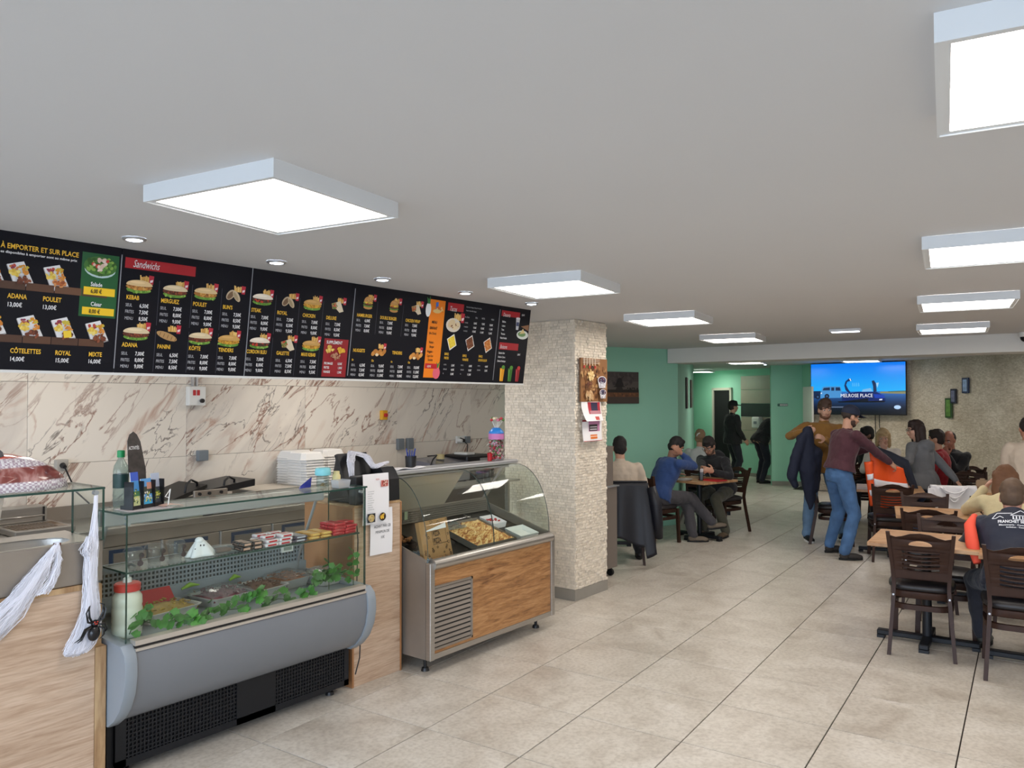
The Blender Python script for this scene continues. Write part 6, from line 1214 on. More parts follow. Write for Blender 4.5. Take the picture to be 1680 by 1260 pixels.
# three narrow frames on the right stone wall
ra = math.atan2(-7.1, -6.02); rn = Vector((math.sin(ra), -math.cos(ra), 0))
def rw(px): return px
for nm, (x, y), z0, z1, w, cA, cB, lb in (('frame_a', (14.72, 2.005), 1.87, 2.125, .14, (30, 50, 84), (150, 180, 214), 'upper right blue framed narrow picture on the stone wall'), ('frame_b', (14.89, 2.206), 1.70, 1.945, .12, (34, 38, 52), (110, 116, 140), 'middle dark framed narrow picture on the stone wall'), ('frame_c', (14.962, 2.29), 1.455, 1.79, .15, (50, 84, 40), (96, 140, 60), 'lowest green narrow picture on the stone wall')):
    t = thing('narrow_picture', lb, 'picture', (x+rn.x*.012, y+rn.y*.012, z0), ra, 'three narrow pictures on the stone wall'); m = MB(); m.rbox(-w/2, w/2, -.03, .0, 0, z1-z0, .004, 1); build('frame', m, mat('frame_%s' % (cA,), cA, .4), t, True)
    m = MB(); m.box(-w*.3, w*.3, -.0325, -.0302, .03, z1-z0-.03); build('print', m, mat('print_%s' % (cB,), cB, .5, var=.35, scale=16), t, True)
# television
tv = thing('television', 'large flat television on the stone wall showing a blue car advert', 'television', (15.46, 3.91, 1.48))
VX = Vector((15.43, 3.055, 0))-Vector((15.50, 4.765, 0)); TW = VX.length; TH = .985; VM = frame((15.50, 4.765, 1.48), VX, (0, 0, 1))
m = MB(); m.T = VM; m.rbox(0, TW, 0, TH, -.05, 0, .006, 1); build('bezel', m, M_black, tv); m = MB(); m.T = VM; m.box(TW*.3, TW*.7, TH*.3, TH*.7, -.12, -.05); build('wall_bracket', m, M_black, tv)
class PS(PW):
    pass
q = PS(VM @ Matrix.Translation((0, 0, .0008))); bx = .012
def sx_(x): return bx+(x-90)/(1555-90)*(TW-2*bx)
def sy_(y): return bx+(885-y)/(885-110)*(TH-2*bx)
def spoly(pts, c): q.poly([(sx_(x), sy_(y)) for x, y in pts], c)
for k in range(16):
    y0 = 110+430*k/16; y1 = 110+430*(k+1)/16; f = k/15; spoly([(90, y0), (1555, y0), (1555, y1), (90, y1)], (int(10+22*f), int(120+50*f), int(236+6*f)))
for k in range(14):
    y0 = 540+345*k/14; y1 = 540+345*(k+1)/14; f = k/13; spoly([(90, y0), (1555, y0), (1555, y1), (90, y1)], (int(40*(1-f)**1.5+6), int(100*(1-f)**1.5+10), int(166*(1-f)**1.4+20)))
spoly([(1180, 545), (1555, 540), (1555, 580), (1180, 570)], (130, 130, 96)); spoly([(1300, 540), (1555, 532), (1555, 548), (1300, 552)], (70, 96, 80))
spoly([(100, 530), (250, 528), (240, 640), (100, 640)], (22, 40, 74)); spoly([(250, 540), (280, 470), (320, 458), (560, 458), (585, 500), (585, 620), (560, 635), (240, 640), (245, 560)], (70, 140, 200)); spoly([(300, 480), (400, 474), (400, 520), (280, 520)], (24, 44, 80)); spoly([(420, 474), (470, 474), (470, 525), (420, 525)], (24, 44, 80)); spoly([(490, 474), (560, 474), (570, 525), (490, 525)], (24, 44, 80))
for cx, cy in ((350, 610), (200, 620)): q.oval(sx_(cx), sy_(cy), .045, .045, (16, 24, 44)); q.oval(sx_(cx), sy_(cy), .022, .022, (50, 80, 120))
spoly([(590, 690), (600, 600), (700, 560), (860, 545), (1130, 550), (1230, 600), (1260, 650), (1255, 690)], (16, 34, 96)); spoly([(1080, 580), (1230, 590), (1256, 640), (1100, 640)], (20, 60, 170)); spoly([(590, 690), (1000, 640), (1000, 690)], (10, 16, 36)); spoly([(520, 690), (1260, 680), (1240, 705), (540, 708)], (8, 12, 24))
spoly([(740, 350), (700, 345), (650, 385), (630, 450), (650, 520), (700, 560), (740, 570), (690, 500), (660, 440), (680, 390), (745, 375)], (20, 44, 96)); spoly([(1055, 385), (1090, 375), (1120, 420), (1130, 540), (1080, 560), (1075, 460)], (24, 44, 86)); spoly([(1120, 415), (1165, 410), (1140, 490)], (150, 200, 236)); spoly([(920, 510), (1040, 490), (1070, 540), (900, 545)], (120, 180, 226)); spoly([(710, 345), (725, 340), (742, 375), (730, 382)], (220, 232, 246)); spoly([(1170, 655), (1215, 652), (1210, 672), (1165, 674)], (220, 232, 246)); spoly([(250, 560), (270, 552), (268, 572), (250, 574)], (230, 240, 250))
for k in range(4): spoly([(760+k*30, 410), (770+k*30, 405), (775+k*30, 460), (760+k*30, 465)], (90, 180, 240))
text(q, 'MELROSE PLACE', Matrix.Translation((sx_(570), sy_(626), q.o+.002)), .066, lin((240, 244, 252)), bold=0, fit=sx_(1065)-sx_(570)); text(q, '(showroom on site)', Matrix.Translation((sx_(400), sy_(788), q.o+.002)), .02, lin((220, 228, 240)), fit=sx_(640)-sx_(400)) if False else None
q.oval(sx_(1435), sy_(775), .058, .036, (176, 206, 240))
spoly([(400, 770), (640, 768), (640, 784), (400, 786)], (96, 110, 136))
build('screen', q, M_screen, tv)
for k, (dx, L) in enumerate(((.75, .55), (1.17, .5), (1.24, .42))):
    m = MB(); p = [VM @ Vector((dx, 0, -.03)), VM @ Vector((dx, -L*.5, -.03)), VM @ Vector((dx+(.05 if k == 2 else 0), -L, -.03))]; m.tube(p, .008, 5); build('cable', m, M_black, tv)

# ---------------------------------------------------------------- tables and chairs
def chair_at(x, y, az, label, proto=[None], group='dark walnut dining chairs with slotted backs'):
    if proto[0]: return dup(proto[0], (x, y, 0), rad(az), label)
    t = thing('dining_chair', label, 'chair', (x, y, 0), rad(az), group); proto[0] = t
    def post(pts, wx, wy):
        m = MB(); m.loft([[(px+sx*wx/2, py+sy*wy/2, pz) for sx, sy in ((-1, -1), (1, -1), (1, 1), (-1, 1))] for px, py, pz in pts]); return m
    for s in (1, -1):
        build('rear_post', post([(-.285, s*.20, 0), (-.215, s*.172, .38), (-.205, s*.168, .47), (-.225, s*.176, .60), (-.265, s*.19, .74), (-.30, s*.20, .85)], .036, .024), M_walnut, t, True, smooth=50)
        build('leg', post([(.20, s*.185, 0), (.185, s*.172, .42)], .034, .034), M_walnut, t, True)
    # seat frame, lower ring, cushion
    def ringpts(s, z): return [(.01+.205*s*math.copysign(abs(math.cos(a))**.55, math.cos(a)), .20*s*math.copysign(abs(math.sin(a))**.55, math.sin(a)), z) for a in [6.283*k/24 for k in range(24)]]
    m = MB(); m.loft([ringpts(.98, .38), ringpts(1, .385), ringpts(1, .425), ringpts(.96, .43)]); build('seat_frame', m, M_walnut, t, True, smooth=40)
    m = MB(); m.loft([ringpts(1, .30), ringpts(1, .335), ringpts(.86, .335), ringpts(.86, .30), ringpts(1, .30)], caps=False); build('stretcher', m, M_walnut, t, True, smooth=40)
    m = MB(); m.loft([ringpts(.98, .431), ringpts(1.04, .44), ringpts(1.06, .455), ringpts(1.02, .472), ringpts(.85, .484), ringpts(.4, .488)]); build('seat_cushion', m, M_seat, t, True, smooth=60)
    # backrest: a bent board with a hand hole and five slots
    def hw(z): return .168+(z-.5)*.092
    out = [(-hw(.52)+.004, .52), (hw(.52)-.004, .52), (hw(.82)-.006, .825), (.15, .815), (.11, .825), (.06, .845), (0, .852), (-.06, .845), (-.11, .825), (-.15, .815), (-hw(.82)+.006, .825)]
    o2 = []
    for i in range(len(out)):
        a, b = out[i], out[(i+1) % len(out)]; n = max(1, int(math.dist(a, b)/.02)); o2 += [(a[0]+(b[0]-a[0])*k/n, a[1]+(b[1]-a[1])*k/n) for k in range(n)]
    holes = [[(.072*math.cos(a), .766+(.034*math.sin(a) if math.sin(a) > 0 else .006*math.sin(a))) for a in [6.283*k/20 for k in range(20)]]]
    for k in range(5):
        z = .715-.029*k; up = [(x, z+.007-.010*(1-(x/.115)**2)) for x in [-.115+.23*i/10 for i in range(11)]]; lo = [(x, y-.014) for x, y in reversed(up)]; holes.append(up+lo)
    vs, fs = plate(o2, holes, .014); m = MB()
    def bend(y, z, d):
        i = 0; P = [(-.205, .47), (-.225, .60), (-.265, .74), (-.30, .86)]
        for (x0, z0), (x1, z1) in zip(P, P[1:]):
            if z <= z1 or z1 == .86: x = x0+(x1-x0)*(z-z0)/(z1-z0); break
        return (x-.022*(1-(y/.2)**2)+d, y, z)
    m.add([bend(x, y, z) for x, y, z in vs], fs); build('backrest', m, M_walnut, t, True, smooth=30)
    for s in (1, -1):
        for z in (.315, .405): m = MB(); m.cyl((-.234-.0*z, s*.1715, z), (-.238, s*.1715, z), .007, n=8); build('bolt', m, M_alu, t, True)
    return t
def table_at(x, y, az, label, proto=[None], w=.67, l=.69):
    if proto[0]: return dup(proto[0], (x, y, 0), rad(az), label)
    t = thing('dining_table', label, 'table', (x, y, 0), rad(az), 'oak topped tables on black pedestals'); proto[0] = t
    m = MB(); m.rbox(-w/2, w/2, -l/2, l/2, .722, .75, .003, 1); build('tabletop', m, M_table, t, True)
    m = MB(); m.cyl((0, 0, .05), (0, 0, .715), .032, n=18); build('column', m, M_blackm, t, True, smooth=40)
    m = MB(); m.box(-.2, .2, -.2, .2, .712, .7215); build('mounting_plate', m, M_blackm, t, True)
    for a in (0, 90):
        m = MB(); m.T = Matrix.Rotation(rad(a), 4, 'Z'); L = .27 if a == 0 else .33; m.rbox(-L, L, -.032, .032, .022, .058+a*.00001, .006, 1); m.box(-L, -L+.05, -.032, .032, 0, .022); m.box(L-.05, L, -.032, .032, 0, .022); build('base_bar', m, M_blackm, t, True)
    return t
chair_at(6.19, 1.14, 9, 'empty dark slotted-back chair nearest the camera, pushed in with its back to us')
chair_at(6.02, .545, 9, 'dark chair the man in the navy vest sits on, at right edge')
chair_at(6.66, 1.06, 187, 'dark chair across the nearest table, facing us over its far edge')
chair_at(7.53, 1.34, 12, 'dark chair standing back to back behind the one across the nearest table')
chair_at(7.36, .66, 12, 'dark chair the woman in the cream sweater sits on')
chair_at(8.20, 1.46, 194, 'dark chair facing us behind the second table, next to the cloth draped chair')
chair_at(9.53, 1.52, 22, 'chair with the white cloth draped over its back')
chair_at(9.43, 2.06, 20, 'dark chair in front of the held orange jacket, seen from behind')
chair_at(8.40, .84, 195, 'dark chair just right of the white cloth, mostly hidden by the cream sweater')
chair_at(11.1, 1.42, 205, 'dark chair at the right stone wall, left one of two beside the beige box')
chair_at(10.72, .86, 205, 'dark chair at the right stone wall, right one of two above the cream sweater')
chair_at(10.02, 2.80, -75, 'dark chair behind the man in maroon, half hidden by his legs')
chair_at(12.25, 3.02, 15, 'dark slatted chair back left of the orange jacket, by the capped sitter')
chair_at(7.53, 4.36, 37, 'chair beside the stone pillar with a dark jacket hung over its back')
chair_at(8.72, 4.56, -13, 'dark chair the man in the blue sweater sits on')
chair_at(9.98, 4.22, 163, 'dark chair the man in the black hoodie sits on')
chair_at(10.60, 4.83, 20, 'dark chair the woman in white sits on by the mint wall')
chair_at(12.15, 2.72, 195, 'dark chair the blonde woman sits on'); chair_at(12.75, 2.30, 200, 'dark chair behind the blonde woman by the stone wall')
chair_at(11.55, 1.92, 70, 'dark chair the person in red sits on'); chair_at(12.05, 1.78, 150, 'dark chair the man in the black jacket sits on')
chair_at(10.62, .02, 40, 'dark chair at the right edge behind the man in the beige sweater')
table_at(6.305, 1.13, 5, 'nearest oak table with black pedestal, left half, beside the empty chair'); table_at(6.245, .435, 5, 'nearest oak table, right half, in front of the man in the navy vest')
table_at(7.86, 1.31, 13, 'second oak table, left half, behind the back to back chairs'); table_at(8.02, .61, 13, 'second oak table, right half, under the elbow of the cream sweater')
table_at(9.74, 2.12, 14, 'oak table in the shade beneath the held orange jacket'); table_at(10.14, 1.40, 14, 'oak table behind the white draped chair')
table_at(9.33, 4.27, -14, 'oak table between the men in blue and black by the mint wall'); table_at(11.75, 2.42, 10, 'table in front of the blonde woman, hidden behind the jacket'); table_at(8.10, 4.95, 37, 'table in front of the man in beige by the pillar'); table_at(11.35, 5.05, 22, 'table in front of the woman in white by the passage wall')
# beige box on the far table
m = MB(); m.rbox(10.38, 10.52, 1.22, 1.34, .7505, .83, .006, 1); m.box(10.43, 10.47, 1.255, 1.305, .83, .85); build('napkin_box', m, mat('kraft_box', (176, 150, 120), .7), label='small beige napkin box on the table behind the cloth chair', cat='box')
# white cloth over a chair back
ct = thing('white_cloth', 'white cloth draped over a chair back in the dining area', 'cloth', (9.26, 1.42, .5))
M_cloth = mat('white_cotton', (222, 220, 222), .9, bump=.25, bscale=18)
CF = Matrix.Translation((9.53, 1.52, 0)) @ Matrix.Rotation(rad(22), 4, 'Z')
def clf(u, v):
    y = (u-.5)*(.43+.05*(v > .5)); s = v*1.35-.35
    if s < 0: x, z = -.30+.03-s*.05+.012, .868+s*.25
    else: x, z = -.345-.012*math.sin(9*u+3*s)-.02*s, .872-.02*abs(u-.5)*0-s*.30*(1 if .22 < u < .85 else .35)
    if -.06 < s < .06: x = -.33
    return tuple(CF @ Vector((x, y, z)))
m = MB(); m.grid(clf, 26, 22, .005); build('sheet', m, M_cloth, ct, smooth=180)
for k, (dz, w) in enumerate(((.06, .13), (.11, .12), (.15, .09))):
    m = MB(); m.tube([CF @ Vector((-.372-.012*math.sin(math.pi*i/12), -w+2*w*i/12, .872-.02-dz*math.sin(math.pi*i/12))) for i in range(13)], .010, 6, flat=.6); build('fold', m, M_cloth, ct, smooth=180)
# dark jacket hung on the chair by the pillar
jk = thing('dark_jacket', 'dark navy jacket hung over the chair beside the stone pillar', 'jacket', (7.35, 4.2, .25))
JF = Matrix.Translation((7.53, 4.36, 0)) @ Matrix.Rotation(rad(37), 4, 'Z')
def jf(u, v):
    y = (u-.5)*(.46+.16*v); z = .885-.62*v-.05*math.sin(u*7)*v-(.12*v if u < .2 else 0); x = -.345-.02*math.sin(11*u+1)*v**.5-.06*v-.02*math.sin(u*math.pi)
    return tuple(JF @ Vector((x, y, z)))
m = MB(); m.grid(jf, 30, 20, .016); M_jack = mat('dark_navy_nylon', (17, 19, 29), .5, bump=.2, bscale=14); build('body', m, M_jack, jk, smooth=180)
def jf2(u, v): return tuple(JF @ Vector((-.34+.10*v*1.0, (u-.5)*.45, .892+.01*math.sin(v*3)-.16*max(0, v-.3))))
m = MB(); m.grid(jf2, 16, 6, .014); build('collar', m, M_jack, jk, smooth=180)
m = MB(); m.tube([JF @ Vector(p) for p in ((-.36, -.26, .84), (-.39, -.31, .66), (-.37, -.33, .46), (-.33, -.35, .30))], [.05, .06, .055, .04], 12); build('sleeve', m, M_jack, jk, smooth=180)
# grey-brown cabinet behind the pillar
cb = thing('service_cabinet', 'narrow grey brown cabinet on castors just behind the stone pillar', 'cabinet', (6.6, 4.3, 0))
M_cab = mat('taupe_laminate', (120, 110, 102), .5)
m = MB(); m.box(6.32, 6.84, 4.02, 4.55, .09, .90); build('lower_body', m, M_cab, cb); m = MB(); m.box(6.32, 6.80, 4.04, 4.55, .905, 1.30); build('upper_body', m, M_cab, cb); m = MB(); m.box(6.30, 6.855, 4.0, 4.56, .895, .906); build('top_board', m, M_alu, cb)
for x in (6.38, 6.79):
    for y in (4.07, 4.5): m = MB(); m.cyl((x-.015, y, .035), (x+.015, y, .035), .035, n=14); m.box(x-.012, x+.012, y-.012, y+.012, .06, .092); build('castor', m, M_rubber, cb, smooth=40)
# ---------------------------------------------------------------- people
V = Vector
def skinmat(c): return mat('skin_%d_%d_%d' % c, c, .5)
def clothmat(n, c=(30, 30, 34), b=.35): return mat('cloth_'+n, c, .85, var=.05, scale=12, bump=b, bscale=45, sheen=.15)
def denim(n, c): return mat('denim_'+n, c, .85, var=.22, scale=7, bump=.2, bscale=60)
def person(label, loc, az, pose='stand', seat=.475, lean=0, side=0, twist=0, head=(0, 0), tilt=0, hands=None, feet=None, knees=None, top=None, pants=None, shoes=None, sole=None, hair='short', hairc=(40, 30, 26), skin=(196, 150, 126), s=1.0, fem=False, beard=None, cap=None, glasses=False, voxel=.009, hip=None, hem=None, palm=None, curl=None, stout=1.0, elbow=None, sock=None, hemlen=0, seed=1, hood=None):
    root = thing('person', label, 'person', (loc[0], loc[1], 0), rad(az))
    hands = hands or {}; feet = feet or {}; knees = knees or {}; palm = palm or {}; curl = curl or {}; elbow = elbow or {}
    hz = (.93*s if pose == 'stand' else seat+.105*s); P = V(hip) if hip else V((0, 0, hz))
    l, sd = rad(lean), rad(side)
    t = V((math.sin(l), math.sin(sd), math.cos(l)*math.cos(sd))).normalized()
    ax = V((0, 1, 0)); ax = (ax-t*ax.dot(t)).normalized(); ax2 = Matrix.Rotation(rad(twist), 3, t) @ ax; fwd = ax.cross(t); f2 = ax2.cross(t)
    TL = .50*s; NB = P+t*TL; SW = (.165 if fem else .19)*s
    # head frame
    hy, hp = rad(head[0]), rad(head[1])
    base = (V((0, 0, 1))*.75+t*.25).normalized()
    hf0 = V((math.cos(rad(twist)), math.sin(rad(twist)), 0)); hf = Matrix.Rotation(hy, 3, 'Z') @ hf0; hl = V((0, 0, 1)).cross(hf).normalized()
    hf = Matrix.Rotation(hp, 3, hl) @ hf; hl = Matrix.Rotation(rad(tilt), 3, hf) @ hl; hu = hf.cross(hl)
    HC = NB+t*.024*s+(V((0, 0, 1))*.6+t*.4).normalized()*.135*s+hf*.025*s
    k = .93*s
    def H(x, y, z): return HC+hf*(x*k)+hl*(y*k)+hu*(z*k)
    HR = Matrix((hf, hl, hu)).transposed()
    def hell(m, c, r, n=16, q=11): m.ell(H(*c), (r[0]*k, r[1]*k, r[2]*k), n, q, HR)
    # torso rings
    def torso(m, infl, lo=-.10, hi=.52, low=0):
        prof = [(-.10, .158, .115), (-.04, .168, .120), (.0, .167, .118), (.04, .165, .115), (.14, .150, .105), (.24, .158, .112), (.34, .172, .12), (.41, .178, .115), (.46, .155, .095), (.50, .095, .07), (.53, .06, .055)]
        if fem: prof = [(a, b*(1.02 if a < .1 else .90), c*(1.0 if a < .1 else .95)) for a, b, c in prof]
        rings = []
        for a, b, c in prof:
            if a < lo or a > hi+.02: continue
            f = max(0, min(1, a/.4)); A = (ax*(1-f)+ax2*f).normalized(); Fv = (fwd*(1-f)+f2*f).normalized()
            if pose == 'sit' and a < 0: ctr = P+V((.0, 0, a*s))
            else: ctr = P+t*(a*s)-Fv*.0
            sto = stout if a < .40 else 1+(stout-1)*.4
            e_ = infl+(low if a <= .06 else 0)
            rings.append([tuple(ctr+A*((b*sto*s+e_)*math.cos(q))+Fv*((c*sto*s+e_)*math.sin(q))) for q in [6.283*i/20 for i in range(20)]])
        m.loft(rings)
    SH = {sgn: NB-t*.055*s+ax2*(SW*sgn) for sgn in (1, -1)}
    EL, WR = {}, {}; UA, FA = .285*s, .255*s
    for sgn, key in ((1, 'L'), (-1, 'R')):
        d = V((.05, .26*sgn, .80*s)) if pose == 'stand' else V((.34, .15*sgn, hz+.10))
        tgt = V(hands.get(key, d)); pole = V(elbow.get(key, (-.5, .55*sgn, -.5)))
        EL[sgn], WR[sgn] = ik(SH[sgn], tgt, UA, FA, pole)
    HIP = {sgn: P+V((0, .088*sgn*s, -.02)) for sgn in (1, -1)}; KN, AN = {}, {}; TH, SHK = .44*s, .42*s
    for sgn, key in ((1, 'L'), (-1, 'R')):
        d = V((.03*sgn, .10*sgn, .085*s)) if pose == 'stand' else V((.42, .13*sgn, .085*s))
        KN[sgn], AN[sgn] = ik(HIP[sgn], V(feet.get(key, d)), TH, SHK, V(knees.get(key, (1, .1*sgn, .3 if pose == 'sit' else 0))))
    # body: one continuous surface
    m = MB(); torso(m, -.026)
    m.caps(NB-t*.04*s, .058*s, H(-.02, 0, -.06), .052*s)
    hell(m, (-.012, 0, .032), (.098, .077, .104)); hell(m, (.018, 0, -.03), (.074, .066, .088)); hell(m, (.042, 0, -.085), (.040, .044, .034)); hell(m, (.012, 0, -.07), (.055, .062, .045))
    m.caps(H(.084, 0, .005), .010*k, H(.106, 0, -.034), .0155*k, 8); hell(m, (.070, 0, .03), (.022, .058, .018)); hell(m, (.083, 0, -.062), (.013, .025, .011))
    for sgn in (1, -1): hell(m, (-.008, .077*sgn, -.012), (.020, .011, .032), 10, 7); hell(m, (.066, .040*sgn, -.028), (.020, .022, .020), 10, 7)
    for sgn, key in ((1, 'L'), (-1, 'R')):
        m.caps(SH[sgn], .048*s, EL[sgn], .038*s); m.caps(EL[sgn], .038*s, WR[sgn], .026*s); m.caps(HIP[sgn], .075*s, KN[sgn], .052*s); m.caps(KN[sgn], .05*s, AN[sgn], .036*s)
        # hand
        d = (WR[sgn]-EL[sgn]).normalized(); n = V(palm.get(key, (0, -sgn, 0))); n = (n-d*n.dot(d)); n = n.normalized() if n.length > .05 else d.orthogonal().normalized()
        sv = (n.cross(d))*(1 if sgn > 0 else -1); w = WR[sgn]; cu = curl.get(key, .35)
        if sv.dot(V((1, 0, .5))) < 0 and key not in palm: sv = -sv
        R3_ = Matrix((d, sv, n)).transposed(); m.ell(w+d*.048*s, (.055*s, .041*s, .016*s), 14, 9, R3_)
        for j, (off, L) in enumerate(((.028, .074), (.010, .082), (-.009, .076), (-.027, .060))):
            p = w+d*(.085*s)+sv*(off*s); a = cu*.5+.05*j; r = .0098*s; pts = [p-d*.03]
            for seg in (.45, .32, .23): q = p+(d*math.cos(a)+n*math.sin(a))*(L*seg*s); m.caps(p, r, q, r*.93, 8); p = q; a += cu*.9; r *= .93
        p = w+d*.030*s+sv*.032*s; q = p+(d*.55+sv*.62+n*.35).normalized()*.040*s; m.caps(p, .0125*s, q, .011*s, 8); q2 = q+(d*.85+sv*.1+n*.5).normalized()*.032*s; m.caps(q, .011*s, q2, .0095*s, 8)
        fd = V((math.cos(rad(feet.get(key+'yaw', 8*sgn))), math.sin(rad(feet.get(key+'yaw', 8*sgn))), feet.get(key+'pitch', 0))).normalized(); m.caps(AN[sgn]-V((0, 0, .03*s)), .030*s, AN[sgn]+fd*.12*s-V((0, 0, .058*s)), .020*s)
    body = blob('body', m, skinmat(skin), root, voxel, 2)
    # top garment
    if top:
        m = MB(); torso(m, .020, hem if hem is not None else (-.10 if pose == 'stand' else -.04), .50, .016); 
        for sgn in (1, -1):
            m.caps(SH[sgn]-t*.004, .066*s*(1+.2*(stout-1)), EL[sgn], .053*s); m.caps(EL[sgn], .053*s, WR[sgn]-(WR[sgn]-EL[sgn]).normalized()*.02, .038*s); m.caps(NB-t*.085*s, .085*s, SH[sgn]-t*.01, .064*s)
        m.caps(NB-t*.03*s, .072*s, NB-t*.004*s, .066*s)
        if hood: m.ell(NB-f2*.085*s-t*.06*s, (.10*s, .13*s, .09*s), 16, 10, Matrix((f2, ax2, t)).transposed())
        blob(top[0], m, top[1], root, voxel*1.25, 3, .010, 10, seed)
    if pants:
        m = MB()
        rings = []
        for a, b, c in (((-.11, .150, .11), (-.05, .166, .120), (.0, .160, .112))+(((.08, .150, .106),) if hem is not None else ()) if pose == 'stand' else ((-.095, .150, .12), (-.04, .170, .130), (.02, .155, .112))): ctr = P+(t*(a*s) if a > 0 else V((0, 0, a*s))); rings.append([tuple(ctr+ax*((b*stout*s+.008)*math.cos(q))+fwd*((c*stout*s+.008)*math.sin(q))) for q in [6.283*i/20 for i in range(20)]])
        m.loft(rings)
        for sgn in (1, -1): m.caps(HIP[sgn], .098*s*(1+.4*(stout-1)), KN[sgn], .074*s); m.caps(KN[sgn], .074*s, AN[sgn]+V((0, 0, .005)), .060*s)
        blob(pants[0], m, pants[1], root, voxel*1.35, 2, .010, 11, seed+3)
    if shoes:
        for sgn, key in ((1, 'L'), (-1, 'R')):
            fd = V((math.cos(rad(feet.get(key+'yaw', 8*sgn))), math.sin(rad(feet.get(key+'yaw', 8*sgn))), feet.get(key+'pitch', 0))).normalized(); sdv = V((0, 0, 1)).cross(fd).normalized(); un = fd.cross(sdv)
            A = AN[sgn]-un*(.085*s); R = Matrix((fd, sdv, un)).transposed(); m = MB()
            m.ell(A+fd*.0*s+un*.045*s, (.062*s, .042*s, .046*s), 14, 9, R); m.ell(A+fd*.085*s+un*.036*s, (.095*s, .046*s, .036*s), 14, 9, R); m.ell(A+fd*.135*s+un*.030*s, (.065*s, .046*s, .030*s), 14, 9, R); m.caps(A+un*.05*s, .046*s, A+un*.10*s, .046*s)
            sh = blob('shoe', m, shoes, root, .009, 2)
            m = MB(); m.T = Matrix.Translation(A) @ R.to_4x4(); sp = [(.20*math.cos(q)*.68+.065, .047*math.sin(q)*(1 if math.cos(q) > -.2 else .85)) for q in [6.283*i/20 for i in range(20)]]; m.prism([(x*s, y*s) for x, y in sp], .0, .022*s); build('sole', m, sole or M_rubber, sh, True)
            if sock is None: sock = mat('dark_sock', (34, 30, 30), .9)
            if sock: m = MB(); m.caps(AN[sgn]+un*.0, .047*s, AN[sgn]+(KN[sgn]-AN[sgn]).normalized()*.12, .046*s); build('sock', m, sock, root, True, smooth=180)
    # face
    for sgn in (1, -1):
        m = MB(); m.ell(H(.0805, .033*sgn, .004), (.011*k, .0145*k, .0085*k), 10, 7, HR); e = build('eye', m, mat('eye_white', (214, 206, 200), .3), root, True, smooth=180)
        m = MB(); m.ell(H(.0895, .032*sgn, .004), (.004*k, .0065*k, .0065*k), 8, 6, HR); build('iris', m, mat('iris_dark', (46, 34, 28), .2), e, True, smooth=180)
        m = MB(); m.tube([H(.088, .014*sgn, .024), H(.089, .034*sgn, .030), H(.076, .054*sgn, .024)], [.0045*k, .0055*k, .003*k], 6); build('eyebrow', m, mat('hair_%d_%d_%d' % tuple(hairc), hairc, .7), root, True, smooth=180)
    m = MB(); m.tube([H(.084, -.024, -.060), H(.0965, 0, -.061), H(.084, .024, -.060)], [.003*k, .0062*k, .003*k], 6); build('mouth', m, mat('lips_%d' % skin[0], (int(skin[0]*.78), int(skin[1]*.58), int(skin[2]*.58)), .5), root, True, smooth=180)
    M_hair = mat('hair_%d_%d_%d' % tuple(hairc), hairc, .6, bump=.5, bscale=60, stretch=(1, 1, .25))
    if beard:
        m = MB(); hell(m, (.040, 0, -.088), (.047, .050, .036)); hell(m, (.018, .048, -.062), (.036, .022, .045)); hell(m, (.018, -.048, -.062), (.036, .022, .045)); hell(m, (.088, 0, -.046), (.012, .028, .006)); blob('beard', m, mat('beard_%d_%d_%d' % beard, beard, .8, bump=.5, bscale=90), root, .008, 1)
    m = MB()
    if hair == 'buzz': hell(m, (-.018, 0, .040), (.102, .083, .105))
    elif hair == 'receding': hell(m, (-.030, 0, .034), (.092, .081, .096)); hell(m, (-.045, 0, 0), (.068, .076, .07))
    else:
        hell(m, (-.014, 0, .052), (.106, .086, .100)); hell(m, (-.045, 0, .0), (.072, .080, .085)); hell(m, (.045, .0, .105), (.045, .06, .034))
    if hair == 'quiff': hell(m, (.03, 0, .125), (.07, .06, .038)); hell(m, (.06, .02, .105), (.04, .05, .035))
    if hair in ('long', 'bob'):
        L = {'long': .27, 'bob': .15}[hair]
        for yy in (-.055, -.02, .02, .055): m.caps(H(-.055, yy, .03), .055*k, H(-.075, yy*1.25, -L), .042*k)
        for yy in (-1, 1): m.caps(H(.005, .070*yy, .055), .034*k, H(-.005, .084*yy, -L*.75), .030*k)
        if hair == 'bob': hell(m, (.055, -.03, .09), (.05, .06, .03))
    if hair == 'bun': hell(m, (-.10, 0, .03), (.055, .065, .06))
    if hair != 'bald': hh = blob('hair', m, M_hair, root, .009, 1, .007, 26, seed+5)
    if hair == 'bun':
        m = MB(); m.tube([H(-.15, -.02, .07), H(-.168, .01, .05), H(-.15, .03, .02)], .010*k, 6); build('hair_clip', m, M_whitep, root, True, smooth=180)
    if cap:
        m = MB(); rings = []
        for i in range(8):
            a = rad(90*i/7); rings.append([tuple(H(-.012+.110*math.cos(a)*math.cos(q), .092*math.cos(a)*math.sin(q), .055+.095*math.sin(a)*(1 if i < 7 else 1))) for q in [6.283*j/24 for j in range(24)]])
        m.loft([[tuple(V(p)-hu*.022) for p in rings[0]]]+rings); cc = build('cap', m, cap, root, True, smooth=60)
        m = MB(); m.grid(lambda u, v: tuple(H(.075+.095*v*math.cos((u-.5)*2.2)*1.0+.02*math.cos((u-.5)*3), .088*math.sin((u-.5)*2.9)*(1-.15*v), .052-.018*v-.012*abs(u-.5)*2)), 12, 5, .005); build('brim', m, cap, cc, True, smooth=60)
